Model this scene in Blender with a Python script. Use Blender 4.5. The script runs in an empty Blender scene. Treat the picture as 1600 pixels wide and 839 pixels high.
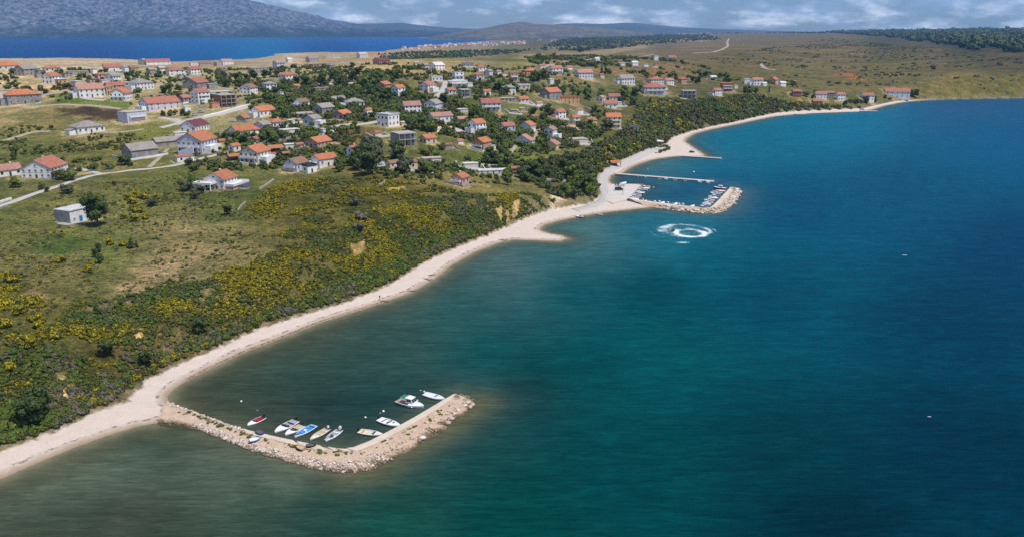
import bpy, bmesh, math, random
import numpy as np
from mathutils import Vector, Matrix, Euler
R = math.radians
random.seed(7); RNG = np.random.default_rng(7)
sc = bpy.context.scene
COL = sc.collection

# ------------------------------------------------------------------ camera
CAMH = 90.0; FPX = 1246.0; HORIZON = 47.0
PITCH = math.atan((419.5 - HORIZON) / FPX)
cd = bpy.data.cameras.new('camera'); cam = bpy.data.objects.new('camera', cd); COL.objects.link(cam)
cd.sensor_width = 36; cd.lens = 36 * FPX / 1600; cd.clip_start = 1; cd.clip_end = 80000
cam.location = (0, 0, CAMH); cam.rotation_euler = (math.pi / 2 - PITCH, 0, 0)
sc.camera = cam

# ------------------------------------------------------------------ world, sun, exposure
SUN_EL, SUN_AZ = R(64), R(-32)          # direction to the sun: az measured from +X towards +Y
sv = Vector((math.cos(SUN_EL) * math.cos(SUN_AZ), math.cos(SUN_EL) * math.sin(SUN_AZ), math.sin(SUN_EL)))
world = bpy.data.worlds.new('World'); sc.world = world; world.use_nodes = True
wn, wl = world.node_tree.nodes, world.node_tree.links
bg = wn['Background']; bg.inputs['Strength'].default_value = 0.085
sky = wn.new('ShaderNodeTexSky'); sky.sky_type = 'NISHITA'; sky.sun_disc = False
sky.sun_elevation = SUN_EL; sky.sun_rotation = math.pi / 2 - SUN_AZ
sky.air_density = 1.0; sky.dust_density = 0.3; sky.ozone_density = 3.0; sky.altitude = 60
# clouds: noise looked up on a flat layer high above (direction divided by its height)
tc = wn.new('ShaderNodeTexCoord'); sep = wn.new('ShaderNodeSeparateXYZ'); wl.new(tc.outputs['Generated'], sep.inputs[0])
zz = wn.new('ShaderNodeMath'); zz.operation = 'ADD'; zz.inputs[1].default_value = 0.30; wl.new(sep.outputs['Z'], zz.inputs[0])
zm = wn.new('ShaderNodeMath'); zm.operation = 'MAXIMUM'; zm.inputs[1].default_value = 0.1; wl.new(zz.outputs[0], zm.inputs[0])
def dv(o):
    n = wn.new('ShaderNodeMath'); n.operation = 'DIVIDE'; wl.new(o, n.inputs[0]); wl.new(zm.outputs[0], n.inputs[1]); return n.outputs[0]
cmb = wn.new('ShaderNodeCombineXYZ'); wl.new(dv(sep.outputs['X']), cmb.inputs[0]); wl.new(dv(sep.outputs['Y']), cmb.inputs[1])
cn = wn.new('ShaderNodeTexNoise'); cn.inputs['Scale'].default_value = 3.6; cn.inputs['Detail'].default_value = 6; cn.inputs['Roughness'].default_value = 0.6
wl.new(cmb.outputs[0], cn.inputs['Vector'])
cr = wn.new('ShaderNodeValToRGB'); cr.color_ramp.elements[0].position = 0.46; cr.color_ramp.elements[1].position = 0.70
cr.color_ramp.elements[0].color = (0, 0, 0, 1); cr.color_ramp.elements[1].color = (0.7, 0.7, 0.7, 1)
wl.new(cn.outputs[0], cr.inputs[0])
cn2 = wn.new('ShaderNodeTexNoise'); cn2.inputs['Scale'].default_value = 6.0; cn2.inputs['Detail'].default_value = 5; wl.new(cmb.outputs[0], cn2.inputs['Vector'])
cc = wn.new('ShaderNodeValToRGB'); cc.color_ramp.elements[0].position = 0.42; cc.color_ramp.elements[1].position = 0.62
cc.color_ramp.elements[0].color = (6.5, 8.6, 13.0, 1); cc.color_ramp.elements[1].color = (25, 25.5, 28, 1); wl.new(cn2.outputs[0], cc.inputs[0])
SKYTINT = (0.66, 0.82, 1.12, 1)
tint = wn.new('ShaderNodeMixRGB'); tint.blend_type = 'MULTIPLY'; tint.inputs[0].default_value = 1; tint.inputs[2].default_value = SKYTINT; wl.new(sky.outputs[0], tint.inputs[1])
mx = wn.new('ShaderNodeMixRGB'); wl.new(cr.outputs[0], mx.inputs[0]); wl.new(tint.outputs[0], mx.inputs[1]); wl.new(cc.outputs[0], mx.inputs[2])
wl.new(mx.outputs[0], bg.inputs['Color'])
sl = bpy.data.lights.new('sun', 'SUN'); sun = bpy.data.objects.new('sun', sl); COL.objects.link(sun)
sl.energy = 4.5; sl.angle = R(0.5); sl.color = (1.0, 0.95, 0.88)
sun.rotation_euler = sv.to_track_quat('Z', 'Y').to_euler()
sc.view_settings.view_transform = 'Standard'; sc.view_settings.look = 'None'
sc.view_settings.exposure = 0.0; sc.view_settings.gamma = 1; sc.view_settings.use_curve_mapping = False
cy = sc.cycles
cy.max_bounces = 5; cy.diffuse_bounces = 2; cy.glossy_bounces = 2; cy.transparent_max_bounces = 6; cy.volume_bounces = 0
cy.use_denoising = False; cy.use_adaptive_sampling = False
cy.caustics_reflective = False; cy.caustics_refractive = False

# ------------------------------------------------------------------ numeric helpers
def lin(c):
    c = np.asarray(c, float) / 255.0
    return np.where(c <= 0.04045, c / 12.92, ((c + 0.055) / 1.055) ** 2.4)
def hash2(ix, iy, s):
    h = (ix.astype(np.int64) * 374761393 + iy.astype(np.int64) * 668265263 + s * 1442695041) & 0xffffffff
    h = ((h ^ (h >> 13)) * 1274126177) & 0xffffffff
    return ((h ^ (h >> 16)) & 0xffff) / 65535.0
def vnoise(x, y, s=0):
    ix, iy = np.floor(x), np.floor(y); fx, fy = x - ix, y - iy
    fx = fx * fx * (3 - 2 * fx); fy = fy * fy * (3 - 2 * fy)
    a, b, c, d = hash2(ix, iy, s), hash2(ix + 1, iy, s), hash2(ix, iy + 1, s), hash2(ix + 1, iy + 1, s)
    return (a * (1 - fx) + b * fx) * (1 - fy) + (c * (1 - fx) + d * fx) * fy
def fbm(x, y, s=0, n=5, g=0.5, ridged=False):
    t = 0.0; a = 1.0; tot = 0.0
    for k in range(n):
        v = vnoise(x, y, s + k)
        if ridged: v = 1 - abs(2 * v - 1)
        t = t + a * v; tot += a; a *= g; x = x * 2.03 + 17.3; y = y * 2.03 + 9.1
    return t / tot
def ray(px, py):
    """horizontal azimuth and downward tangent of a photo pixel (1600 x 839)"""
    u = (px - 800) / FPX; v = (419.5 - py) / FPX
    cp, sp = math.cos(PITCH), math.sin(PITCH)
    x, y, z = u, cp + v * sp, -sp + v * cp
    h = math.hypot(x, y)
    return math.atan2(x, y), z / h
def flat(px, py, z=0.0):
    az, t = ray(px, py); r = (z - CAMH) / t
    return (r * math.sin(az), r * math.cos(az))
def inside(X, Y, poly):
    P = np.asarray(poly); res = np.zeros(X.shape, bool); j = len(P) - 1
    for i in range(len(P)):
        xi, yi = P[i]; xj, yj = P[j]
        if yi != yj:
            c = ((yi > Y) != (yj > Y)) & (X < (xj - xi) * (Y - yi) / (yj - yi) + xi)
            res ^= c
        j = i
    return res
def pdist(X, Y, pts, closed=False):
    P = np.asarray(pts, float); d = np.full(X.shape, 1e12)
    n = len(P)
    for i in range(n if closed else n - 1):
        ax, ay = P[i]; bx, by = P[(i + 1) % n]
        vx, vy = bx - ax, by - ay; L = vx * vx + vy * vy + 1e-9
        t = np.clip(((X - ax) * vx + (Y - ay) * vy) / L, 0, 1)
        np.minimum(d, (X - ax - t * vx) ** 2 + (Y - ay - t * vy) ** 2, out=d)
    return np.sqrt(d)

# ------------------------------------------------------------------ shorelines (traced at water level)
SHORE_PX = [(-200, 835), (-100, 792), (0, 748), (60, 722), (120, 697), (180, 676), (215, 666), (245, 661), (262, 652), (276, 640), (264, 628), (262, 618), (272, 607), (292, 594), (330, 575),
    (380, 551), (440, 528), (500, 504), (560, 485), (600, 472), (645, 456), (680, 435), (705, 415), (740, 395), (775, 381), (800, 375), (840, 376), (876, 377),
    (889, 373), (878, 368), (855, 364), (843, 359), (850, 352), (875, 345), (905, 339), (940, 333), (985, 328), (1022, 324), (1022, 319), (978, 313.5), (1003, 289.2),
    (958, 289), (952, 283), (955, 275), (964, 272), (974, 271), (977, 267.5), (986, 262), (1000, 256), (1020, 250), (1045, 246), (1064, 244.5), (1102, 245), (1100, 241), (1086, 232), (1071, 222), (1073, 217),
    (1085, 209.5), (1110, 203), (1150, 195), (1180, 188.5), (1210, 182.5), (1250, 178.5), (1300, 176.5), (1345, 175), (1362, 172), (1382, 166), (1410, 160.5), (1440, 157.5),
    (1480, 155.5), (1530, 154.5), (1600, 153.5), (1750, 152.5)]
VEG_PX = [(-200, 778), (-100, 745), (0, 708), (60, 687), (110, 664), (150, 645), (200, 628), (215, 612), (235, 593), (280, 571), (340, 546), (390, 521), (450, 500), (500, 486), (545, 472),
    (590, 455), (620, 440), (650, 421), (680, 403), (720, 385), (760, 370), (790, 357), (815, 346), (837, 337), (865, 328), (882, 325), (905, 321), (922, 320), (934, 311), (943, 300), (939, 290),
    (936, 281), (940, 273), (950, 266), (972, 259), (990, 251), (1012, 243), (1022, 236), (1028, 230), (1044, 224), (1048, 217), (1080, 206), (1110, 199), (1150, 191), (1180, 184), (1210, 178),
    (1250, 174.5), (1300, 172.5), (1345, 171), (1375, 164), (1400, 159), (1440, 155.8), (1500, 154.2), (1600, 152.4), (1750, 151.4)]
BAY_NEAR = [(-260, 93), (0, 92), (100, 91), (200, 93), (270, 97), (330, 95), (400, 92), (430, 87), (428, 85), (440, 84), (500, 82), (560, 82), (600, 81), (607, 79), (625, 77), (650, 74), (700, 69), (740, 66), (770, 63.6), (800, 62)]
BAY_FAR = [(760, 60.6), (720, 60.4), (690, 60.8), (640, 58.6), (500, 57.8), (300, 57.6), (0, 57.3), (-300, 57.3)]
SHORE = [flat(*p) for p in SHORE_PX]; VEG = [flat(p[0], p[1], 1.2) for p in VEG_PX]
pre = [(-900, -300), (-420, 20)]
SEA = pre + SHORE + [(2500, 1250), (7000, 1500), (7000, -4000), (-900, -4000)]
VEGL = [(-900, -270), (-425, 60)] + VEG + [(2500, 1268), (7000, 1530)]
VEGP = [(-900, -4000)] + VEGL[::-1] + []
VEGW = VEGL + [(7000, -4000), (-900, -4000)]       # everything on the water side of the vegetation edge
BAYN = [flat(*p) for p in BAY_NEAR]; BAYF = [flat(*p) for p in BAY_FAR]
BAY = BAYN + BAYF + [(-14000, 10000), (-9000, 2300)]
# harbour arms (outline at the water, photo pixels)
ARM_IN = [(262, 630), (300, 644), (345, 661), (390, 676.5), (440, 688), (490, 698), (530, 704.5), (548, 705), (575, 695), (610, 677), (650, 655), (690, 631), (714, 617)]
ARM_OUT = [(245, 661), (275, 664), (310, 672), (350, 688), (400, 707), (450, 722), (500, 735), (545, 741), (585, 735), (615, 718), (650, 698), (695, 671), (732, 643), (747, 628), (736, 619), (714, 617)]
ARM = [flat(*p) for p in ARM_IN] + [flat(*p) for p in ARM_OUT[::-1][1:]]
MOLE_IN = [(978, 313.5), (1020, 319), (1060, 324.5), (1098, 328.5), (1110, 328.2), (1120, 319), (1131, 307), (1140, 297.5)]
MOLE_OUT = [(1008, 323), (1035, 327), (1060, 330.5), (1090, 333.5), (1112, 334.5), (1130, 331.5), (1144, 321), (1155, 307), (1158, 299), (1153, 296), (1140, 297.5)]
MOLE = [flat(*p) for p in MOLE_IN] + [flat(*p) for p in MOLE_OUT[::-1][1:]]

# ------------------------------------------------------------------ terrain heights
def ctrl(px, py, z=None, d=None):
    az, t = ray(px, py)
    r = d if d else (z - CAMH) / t
    return az, math.log(r), (CAMH + t * r)
CP = [ctrl(*p) for p in [(0, 322, 19), (70, 281, 20), (118, 350, 17), (345, 300, 17), (0, 500, 15), (0, 600, 12), (60, 655, 4), (150, 430, 15), (300, 400, 15), (450, 330, 16), (600, 350, 15), (720, 290, 15),
    (130, 210, 25), (207, 192, 28), (310, 242, 22), (430, 258, 20), (500, 262, 19), (620, 200, 29), (620, 240, 22), (750, 238, 18), (850, 235, 14), (860, 300, 8), (905, 300, 6), (920, 262, 9), (950, 205, 14), (1000, 200, 12),
    (745, 210, 24), (640, 177, 33), (540, 187, 33), (420, 206, 28), (340, 172, 34), (250, 172, 33), (140, 152, 40), (30, 162, 37), (500, 142, 41), (600, 146, 41), (700, 140, 42), (800, 150, 36), (880, 160, 28), (960, 165, 20),
    (-300, 300, 22), (-300, 180, 32), (-300, 500, 14)]]
CP += [ctrl(p[0], p[1], None, p[2]) for p in [(20, 108, 900), (150, 110, 900), (270, 112, 900), (380, 110, 920), (450, 110, 900), (600, 101, 900), (680, 110, 840), (752, 111, 860), (830, 118, 830), (910, 122, 850), (1020, 147, 850), (1075, 152, 870),
    (-300, 110, 900), (932, 98, 1300), (1049, 97, 1250), (800, 92, 1500), (700, 92, 1400), (800, 80, 2300), (640, 78, 3300), (720, 74, 3300), (800, 70, 3500), (870, 64, 3600), (900, 58, 4200), (1000, 54, 4600), (1100, 44, 5200), (950, 49, 6200), (880, 54, 6200),
    (1000, 44.5, 6000), (1200, 47.5, 4600), (1300, 49, 4600), (1460, 41, 4700), (1380, 44, 5000), (1600, 46, 4200), (1520, 58, 3300), (1600, 88, 2100), (1600, 120, 1350), (1600, 150, 1120), (1400, 120, 1420), (1400, 146, 1120), (1300, 152, 1050), (1300, 100, 1900), (1400, 75, 2700), (1250, 70, 2700),
    (1200, 152, 930), (1130, 143, 960), (1200, 120, 1350), (1200, 100, 1750), (1100, 120, 1200), (1100, 82, 2200), (1060, 62, 2600), (1130, 64, 2700), (1180, 132, 1010), (1750, 150, 1130), (1900, 100, 1900), (1900, 50, 4500)]]
CP += [(ray(x, 90)[0], math.log(d), z) for x, d, z in [(0, 1500, 24), (0, 2300, 3), (200, 1500, 24), (200, 2300, 3), (400, 1500, 22), (400, 2350, 3), (-300, 1500, 24), (-300, 2300, 3), (550, 1700, 18), (520, 2700, 3), (620, 2600, 10), (620, 1600, 30),
    (760, 6000, 8), (700, 9000, 2), (850, 9500, 30), (1100, 9500, 60), (1400, 9500, 70), (1800, 9500, 70), (300, 9000, 0), (0, 9000, 0), (0, 60, 8), (-500, 100, 10), (-500, 300, 20), (-500, 900, 50), (-500, 2300, 5), (1300, 300, 8), (1300, 600, 8), (800, 200, 10), (1800, 600, 8)]]
CP = np.array(CP); KA = 2.2
def tps(d2): return np.where(d2 > 1e-12, 0.5 * d2 * np.log(np.maximum(d2, 1e-12)), 0)
_A = CP[:, 0] * KA; _L = CP[:, 1]; n = len(CP)
_K = tps((_A[:, None] - _A) ** 2 + (_L[:, None] - _L) ** 2) + np.eye(n) * 4e-3
_P = np.stack([np.ones(n), _A, _L], 1)
_M = np.block([[_K, _P], [_P.T, np.zeros((3, 3))]])
_W = np.linalg.solve(_M, np.concatenate([CP[:, 2], np.zeros(3)]))
def base_z(az, lr):
    out = _W[n] + _W[n + 1] * az * KA + _W[n + 2] * lr
    for i in range(n):
        out = out + _W[i] * tps((az * KA - _A[i]) ** 2 + (lr - _L[i]) ** 2)
    return out
NA, NR, RMIN, RMAX = 900, 800, 62.0, 10200.0
AZ = np.linspace(R(-50), R(50), NA)
RR = np.linspace(RMIN ** -0.5, RMAX ** -0.5, NR) ** -2.0
def build_height():
    A, Rg = np.meshgrid(AZ, RR, indexing='ij')
    X = Rg * np.sin(A); Y = Rg * np.cos(A)
    # base height on a coarser grid, then interpolated (it is smooth)
    ca, cr_ = AZ[::6], np.arange(0, NR, 5); ca = np.append(ca, AZ[-1]); cr_ = np.append(cr_, NR - 1)
    Bc = base_z(*np.meshgrid(ca, np.log(RR[cr_]), indexing='ij'))
    Bt = np.stack([np.interp(np.arange(NR), cr_, Bc[i]) for i in range(len(ca))])
    Bz = np.stack([np.interp(AZ, ca, Bt[:, j]) for j in range(NR)], 1)
    Bz = np.maximum(Bz, 1.3)
    dsea = np.full(X.shape, 4000.0); dveg = np.full(X.shape, 4000.0); insea = np.zeros(X.shape, bool); inveg = np.ones(X.shape, bool)
    k = int(np.searchsorted(RR, 2600))
    x, y = X[:, :k], Y[:, :k]
    dsea[:, :k] = pdist(x, y, pre + SHORE + [(2500, 1250), (7000, 1500)]); insea[:, :k] = inside(x, y, SEA)
    dveg[:, :k] = pdist(x, y, VEGL); inveg[:, :k] = ~inside(x, y, VEGW)
    far = (Rg > 2600) & (X > 0) & (Y < 1250 + (X - 860) * 0.05) & (X > 860); insea |= far; inveg &= ~far
    j = int(np.searchsorted(RR, 1800))
    dbay = np.full(X.shape, 4000.0); inbay = np.zeros(X.shape, bool)
    dbay[:, j:] = pdist(X[:, j:], Y[:, j:], BAYN + BAYF); inbay[:, j:] = inside(X[:, j:], Y[:, j:], BAY)
    nz = fbm(X / 60, Y / 60, 3, 4) - 0.5; nf = fbm(X / 9, Y / 9, 11, 4) - 0.5
    slope = 0.42 + 0.22 * fbm(X / 45, Y / 45, 21, 2)
    # gentler bank close to the left edge, steep earth bluff by the headland
    hb = np.exp(-(((X - flat(800, 330)[0]) ** 2 + (Y - flat(800, 330)[1]) ** 2) / 45 ** 2)); slope = slope + 0.55 * hb
    dv = np.where(inveg, dveg, 0)
    prof = 1.2 + slope * dv
    kk = 3.0; hh = np.clip(0.5 + 0.5 * (prof - Bz) / kk, 0, 1)
    zl = prof * (1 - hh) + Bz * hh - kk * hh * (1 - hh)
    fade = np.clip(dv / 25, 0, 1)
    zl = zl + fade * (nz * np.clip(Rg / 200, 1, 6) * 1.6 + nf * 0.5 * np.clip(1.6 - Rg / 900, 0, 1))
    band = np.clip(dsea / np.maximum(dsea + dveg, 1e-6), 0, 1)
    zs = 1.2 * band ** 0.8 + 0.12 * nf * band
    z = np.where(inveg, np.maximum(zl, 1.15), zs)
    z = np.where(insea, -0.10 * dsea - 0.05, z)
    z = np.where(insea, np.maximum(z, -14), z)
    # the bay behind
    zb = 0.02 * dbay
    z = np.where((Rg > 1800) & ~inbay & ~insea, np.minimum(z, 0.6 + zb), z)
    z = np.where(inbay, np.maximum(-0.03 * dbay - 0.5, -20), z)
    sd_veg = np.where(inveg, dveg, -dveg)
    return X, Y, z, sd_veg, np.where(inbay | insea, -1, 1) * np.minimum(dsea, dbay), Rg, np.where(inbay, -dbay, dbay)
TX, TY, TZ, TVEG, TSHORE, TR, TBAY = build_height()
def zat(x, y):
    r = min(max(math.hypot(x, y), RMIN * 1.001), RMAX * 0.999); a = math.atan2(x, y)
    fa = (a - AZ[0]) / (AZ[1] - AZ[0]); fa = min(max(fa, 0), NA - 1.001)
    fr = (r ** -0.5 - RMIN ** -0.5) / (RMAX ** -0.5 - RMIN ** -0.5) * (NR - 1)
    i, j = int(fa), int(fr); u, v = fa - i, fr - j
    return float((TZ[i, j] * (1 - v) + TZ[i, j + 1] * v) * (1 - u) + (TZ[i + 1, j] * (1 - v) + TZ[i + 1, j + 1] * v) * u)
def gat(G, x, y):
    r = min(max(math.hypot(x, y), RMIN * 1.001), RMAX * 0.999); a = math.atan2(x, y)
    i = int(min(max((a - AZ[0]) / (AZ[1] - AZ[0]), 0), NA - 1)); j = int((r ** -0.5 - RMIN ** -0.5) / (RMAX ** -0.5 - RMIN ** -0.5) * (NR - 1))
    return float(G[i, j])
def hit(px, py):
    """first ground point a photo pixel looks at: x, y, z, slant distance"""
    az, t = ray(px, py)
    fa = min(max((az - AZ[0]) / (AZ[1] - AZ[0]), 0), NA - 1.001); i = int(fa); u = fa - i
    prof = np.maximum(TZ[i] * (1 - u) + TZ[i + 1] * u, 0)
    d = CAMH + t * RR - prof
    w = np.nonzero(d <= 0)[0]
    if len(w) == 0: r = RMAX * 0.9
    elif w[0] == 0: r = RR[0]
    else:
        k = w[0]; f = d[k - 1] / (d[k - 1] - d[k]); r = RR[k - 1] + f * (RR[k] - RR[k - 1])
    x, y = r * math.sin(az), r * math.cos(az)
    return x, y, max(zat(x, y), 0.0), r * math.hypot(1, t)

# ------------------------------------------------------------------ object helpers
def tag(o, label=None, cat=None, group=None, kind=None):
    if label: o['label'] = label
    if cat: o['category'] = cat
    if group: o['group'] = group
    if kind: o['kind'] = kind
    return o
def link(name, data, parent=None, loc=None, rz=None):
    o = bpy.data.objects.new(name, data); COL.objects.link(o)
    if parent: o.parent = parent
    if loc is not None: o.location = loc
    if rz is not None: o.rotation_euler = (0, 0, rz)
    return o
def empty(name, loc, rz=0): return link(name, None, None, loc, rz)
def copy_tree(o, parent=None):
    c = o.copy(); COL.objects.link(c)
    if parent: c.parent = parent
    for ch in list(o.children): copy_tree(ch, c)
    return c
class MB:
    """collects boxes, prisms and strips into one mesh"""
    def __init__(s): s.v = []; s.f = []; s.m = []
    def face(s, pts, m=0):
        i = len(s.v); s.v += [tuple(p) for p in pts]; s.f.append(tuple(range(i, i + len(pts)))); s.m.append(m)
    def box(s, x0, x1, y0, y1, z0, z1, m=0):
        i = len(s.v)
        s.v += [(x0, y0, z0), (x1, y0, z0), (x1, y1, z0), (x0, y1, z0), (x0, y0, z1), (x1, y0, z1), (x1, y1, z1), (x0, y1, z1)]
        for q in ((3, 2, 1, 0), (4, 5, 6, 7), (0, 1, 5, 4), (1, 2, 6, 5), (2, 3, 7, 6), (3, 0, 4, 7)): s.f.append(tuple(i + k for k in q)); s.m.append(m)
    def prism(s, poly, z0, z1, m=0):
        n_ = len(poly); i = len(s.v)
        a = sum(poly[k][0] * poly[(k + 1) % n_][1] - poly[(k + 1) % n_][0] * poly[k][1] for k in range(n_))
        if a < 0: poly = poly[::-1]
        s.v += [(p[0], p[1], z0) for p in poly] + [(p[0], p[1], z1) for p in poly]
        s.f.append(tuple(i + k for k in range(n_))[::-1]); s.f.append(tuple(i + n_ + k for k in range(n_))); s.m += [m, m]
        for k in range(n_):
            q = (k + 1) % n_; s.f.append((i + k, i + q, i + n_ + q, i + n_ + k)); s.m.append(m)
    def tube(s, pts, rad, n_=6, m=0):
        rings = []
        for k, p in enumerate(pts):
            p = Vector(p); a = Vector(pts[max(k - 1, 0)]); b = Vector(pts[min(k + 1, len(pts) - 1)])
            d = (b - a).normalized(); x = d.orthogonal().normalized(); y = d.cross(x)
            r = rad[k] if isinstance(rad, (list, tuple)) else rad
            i = len(s.v); rings.append(i)
            s.v += [tuple(p + r * (math.cos(t) * x + math.sin(t) * y)) for t in [2 * math.pi * q / n_ for q in range(n_)]]
        for a, b in zip(rings, rings[1:]):
            for q in range(n_): s.f.append((a + q, a + (q + 1) % n_, b + (q + 1) % n_, b + q)); s.m.append(m)
        s.f.append(tuple(rings[0] + q for q in range(n_))[::-1]); s.f.append(tuple(rings[-1] + q for q in range(n_))); s.m += [m, m]
    def mesh(s, name, mats, smooth=False):
        me = bpy.data.meshes.new(name); me.from_pydata(s.v, [], s.f)
        for mm in (mats if isinstance(mats, (list, tuple)) else [mats]): me.materials.append(mm)
        me.polygons.foreach_set('material_index', s.m)
        if smooth: me.polygons.foreach_set('use_smooth', [True] * len(s.f))
        me.update(); return me
    def build(s, name, mats, parent=None, loc=None, rz=None, smooth=False):
        return link(name, s.mesh(name, mats, smooth), parent, loc, rz)
def np_mesh(name, V, F, mat, smooth=True):
    me = bpy.data.meshes.new(name); F = np.asarray(F, np.int32); nf, k = F.shape
    me.vertices.add(len(V)); me.vertices.foreach_set('co', np.asarray(V, np.float32).ravel())
    me.loops.add(nf * k); me.loops.foreach_set('vertex_index', F.ravel())
    me.polygons.add(nf); me.polygons.foreach_set('loop_start', np.arange(0, nf * k, k, dtype=np.int32))
    me.update(calc_edges=True)
    if smooth: me.polygons.foreach_set('use_smooth', np.ones(nf, bool))
    if mat: me.materials.append(mat)
    me.validate(); return me
def grid_faces(na, nr, keep=None):
    i = np.arange(na * nr).reshape(na, nr)
    F = np.stack([i[:-1, :-1], i[:-1, 1:], i[1:, 1:], i[1:, :-1]], -1).reshape(-1, 4)
    return F if keep is None else F[keep[F].any(1)]
def fattr(me, name, arr):
    a = me.attributes.new(name, 'FLOAT', 'POINT'); a.data.foreach_set('value', np.asarray(arr, np.float32).ravel())
def cattr(me, name, arr):
    a = me.attributes.new(name, 'FLOAT_COLOR', 'POINT'); c = np.ones((len(arr), 4), np.float32); c[:, :3] = arr; a.data.foreach_set('color', c.ravel())

# ------------------------------------------------------------------ material helpers
class NT:
    def __init__(s, name):
        s.mat = bpy.data.materials.new(name); s.mat.use_nodes = True; s.t = s.mat.node_tree
        s.bsdf = s.t.nodes['Principled BSDF']; s.out = s.t.nodes['Material Output']
    def n(s, typ, **kw):
        nd = s.t.nodes.new('ShaderNode' + typ)
        for k, v in kw.items(): setattr(nd, k, v)
        return nd
    def put(s, sock, val):
        if isinstance(val, bpy.types.NodeSocket): s.t.links.new(val, sock)
        elif val is not None: sock.default_value = val
    def math(s, op, a, b=None, clamp=False):
        nd = s.n('Math', operation=op); nd.use_clamp = clamp; s.put(nd.inputs[0], a); s.put(nd.inputs[1], b); return nd.outputs[0]
    def noise(s, scale, detail=4, rough=0.55, vec=None, dist=0):
        nd = s.n('TexNoise'); nd.inputs['Scale'].default_value = scale; nd.inputs['Detail'].default_value = detail; nd.inputs['Roughness'].default_value = rough
        nd.inputs['Distortion'].default_value = dist
        s.put(nd.inputs['Vector'], vec if vec is not None else s.pos()); return nd.outputs[0]
    def pos(s):
        if not hasattr(s, '_p'): s._p = s.n('NewGeometry').outputs['Position']
        return s._p
    def obj(s): return s.n('TexCoord').outputs['Object']
    def map(s, vec, scale=(1, 1, 1), rot=(0, 0, 0)):
        nd = s.n('Mapping'); s.put(nd.inputs['Vector'], vec); nd.inputs['Scale'].default_value = scale; nd.inputs['Rotation'].default_value = rot; return nd.outputs[0]
    def ramp(s, fac, stops):
        nd = s.n('ValToRGB'); el = nd.color_ramp.elements
        while len(el) < len(stops): el.new(0.5)
        for e, (p, c) in zip(el, stops): e.position = p; e.color = (c, c, c, 1) if isinstance(c, (int, float)) else (*c, 1)
        s.put(nd.inputs[0], fac); return nd.outputs[0]
    def mix(s, fac, a, b, mode='MIX'):
        nd = s.n('MixRGB', blend_type=mode); s.put(nd.inputs[0], fac)
        for k, v in ((1, a), (2, b)): s.put(nd.inputs[k], (*v, 1) if isinstance(v, tuple) and len(v) == 3 else v)
        return nd.outputs[0]
    def attr(s, name, out='Fac'): nd = s.n('Attribute'); nd.attribute_name = name; return nd.outputs[out]
    def bump(s, h, strength=0.5, dist=0.1):
        nd = s.n('Bump'); nd.inputs['Strength'].default_value = strength; nd.inputs['Distance'].default_value = dist; s.put(nd.inputs['Height'], h)
        s.t.links.new(nd.outputs[0], s.bsdf.inputs['Normal']); return nd
    def set(s, color=None, rough=None, spec=None, **kw):
        if color is not None: s.put(s.bsdf.inputs['Base Color'], (*color, 1) if isinstance(color, tuple) and len(color) == 3 else color)
        if rough is not None: s.put(s.bsdf.inputs['Roughness'], rough)
        if spec is not None: s.bsdf.inputs['Specular IOR Level'].default_value = spec
        for k, v in kw.items(): s.put(s.bsdf.inputs[k.replace('_', ' ')], v)
        return s.mat
def plain(name, col, rough=0.6, spec=0.4, var=0.12, scale=1.5, bump=0.0):
    m = NT(name); v = m.noise(scale, 5, 0.6, m.obj())
    rnd = m.n('ObjectInfo').outputs['Random']
    c = m.mix(1, m.mix(1, col, m.ramp(v, [(0.3, 1 - var * 2), (0.7, 1 + var)]), 'MULTIPLY'), m.ramp(rnd, [(0, 0.9), (1, 1.08)]), 'MULTIPLY')
    if bump: m.bump(m.noise(scale * 6, 4, 0.6, m.obj()), bump, 0.05)
    return m.set(c, rough, spec)
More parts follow.
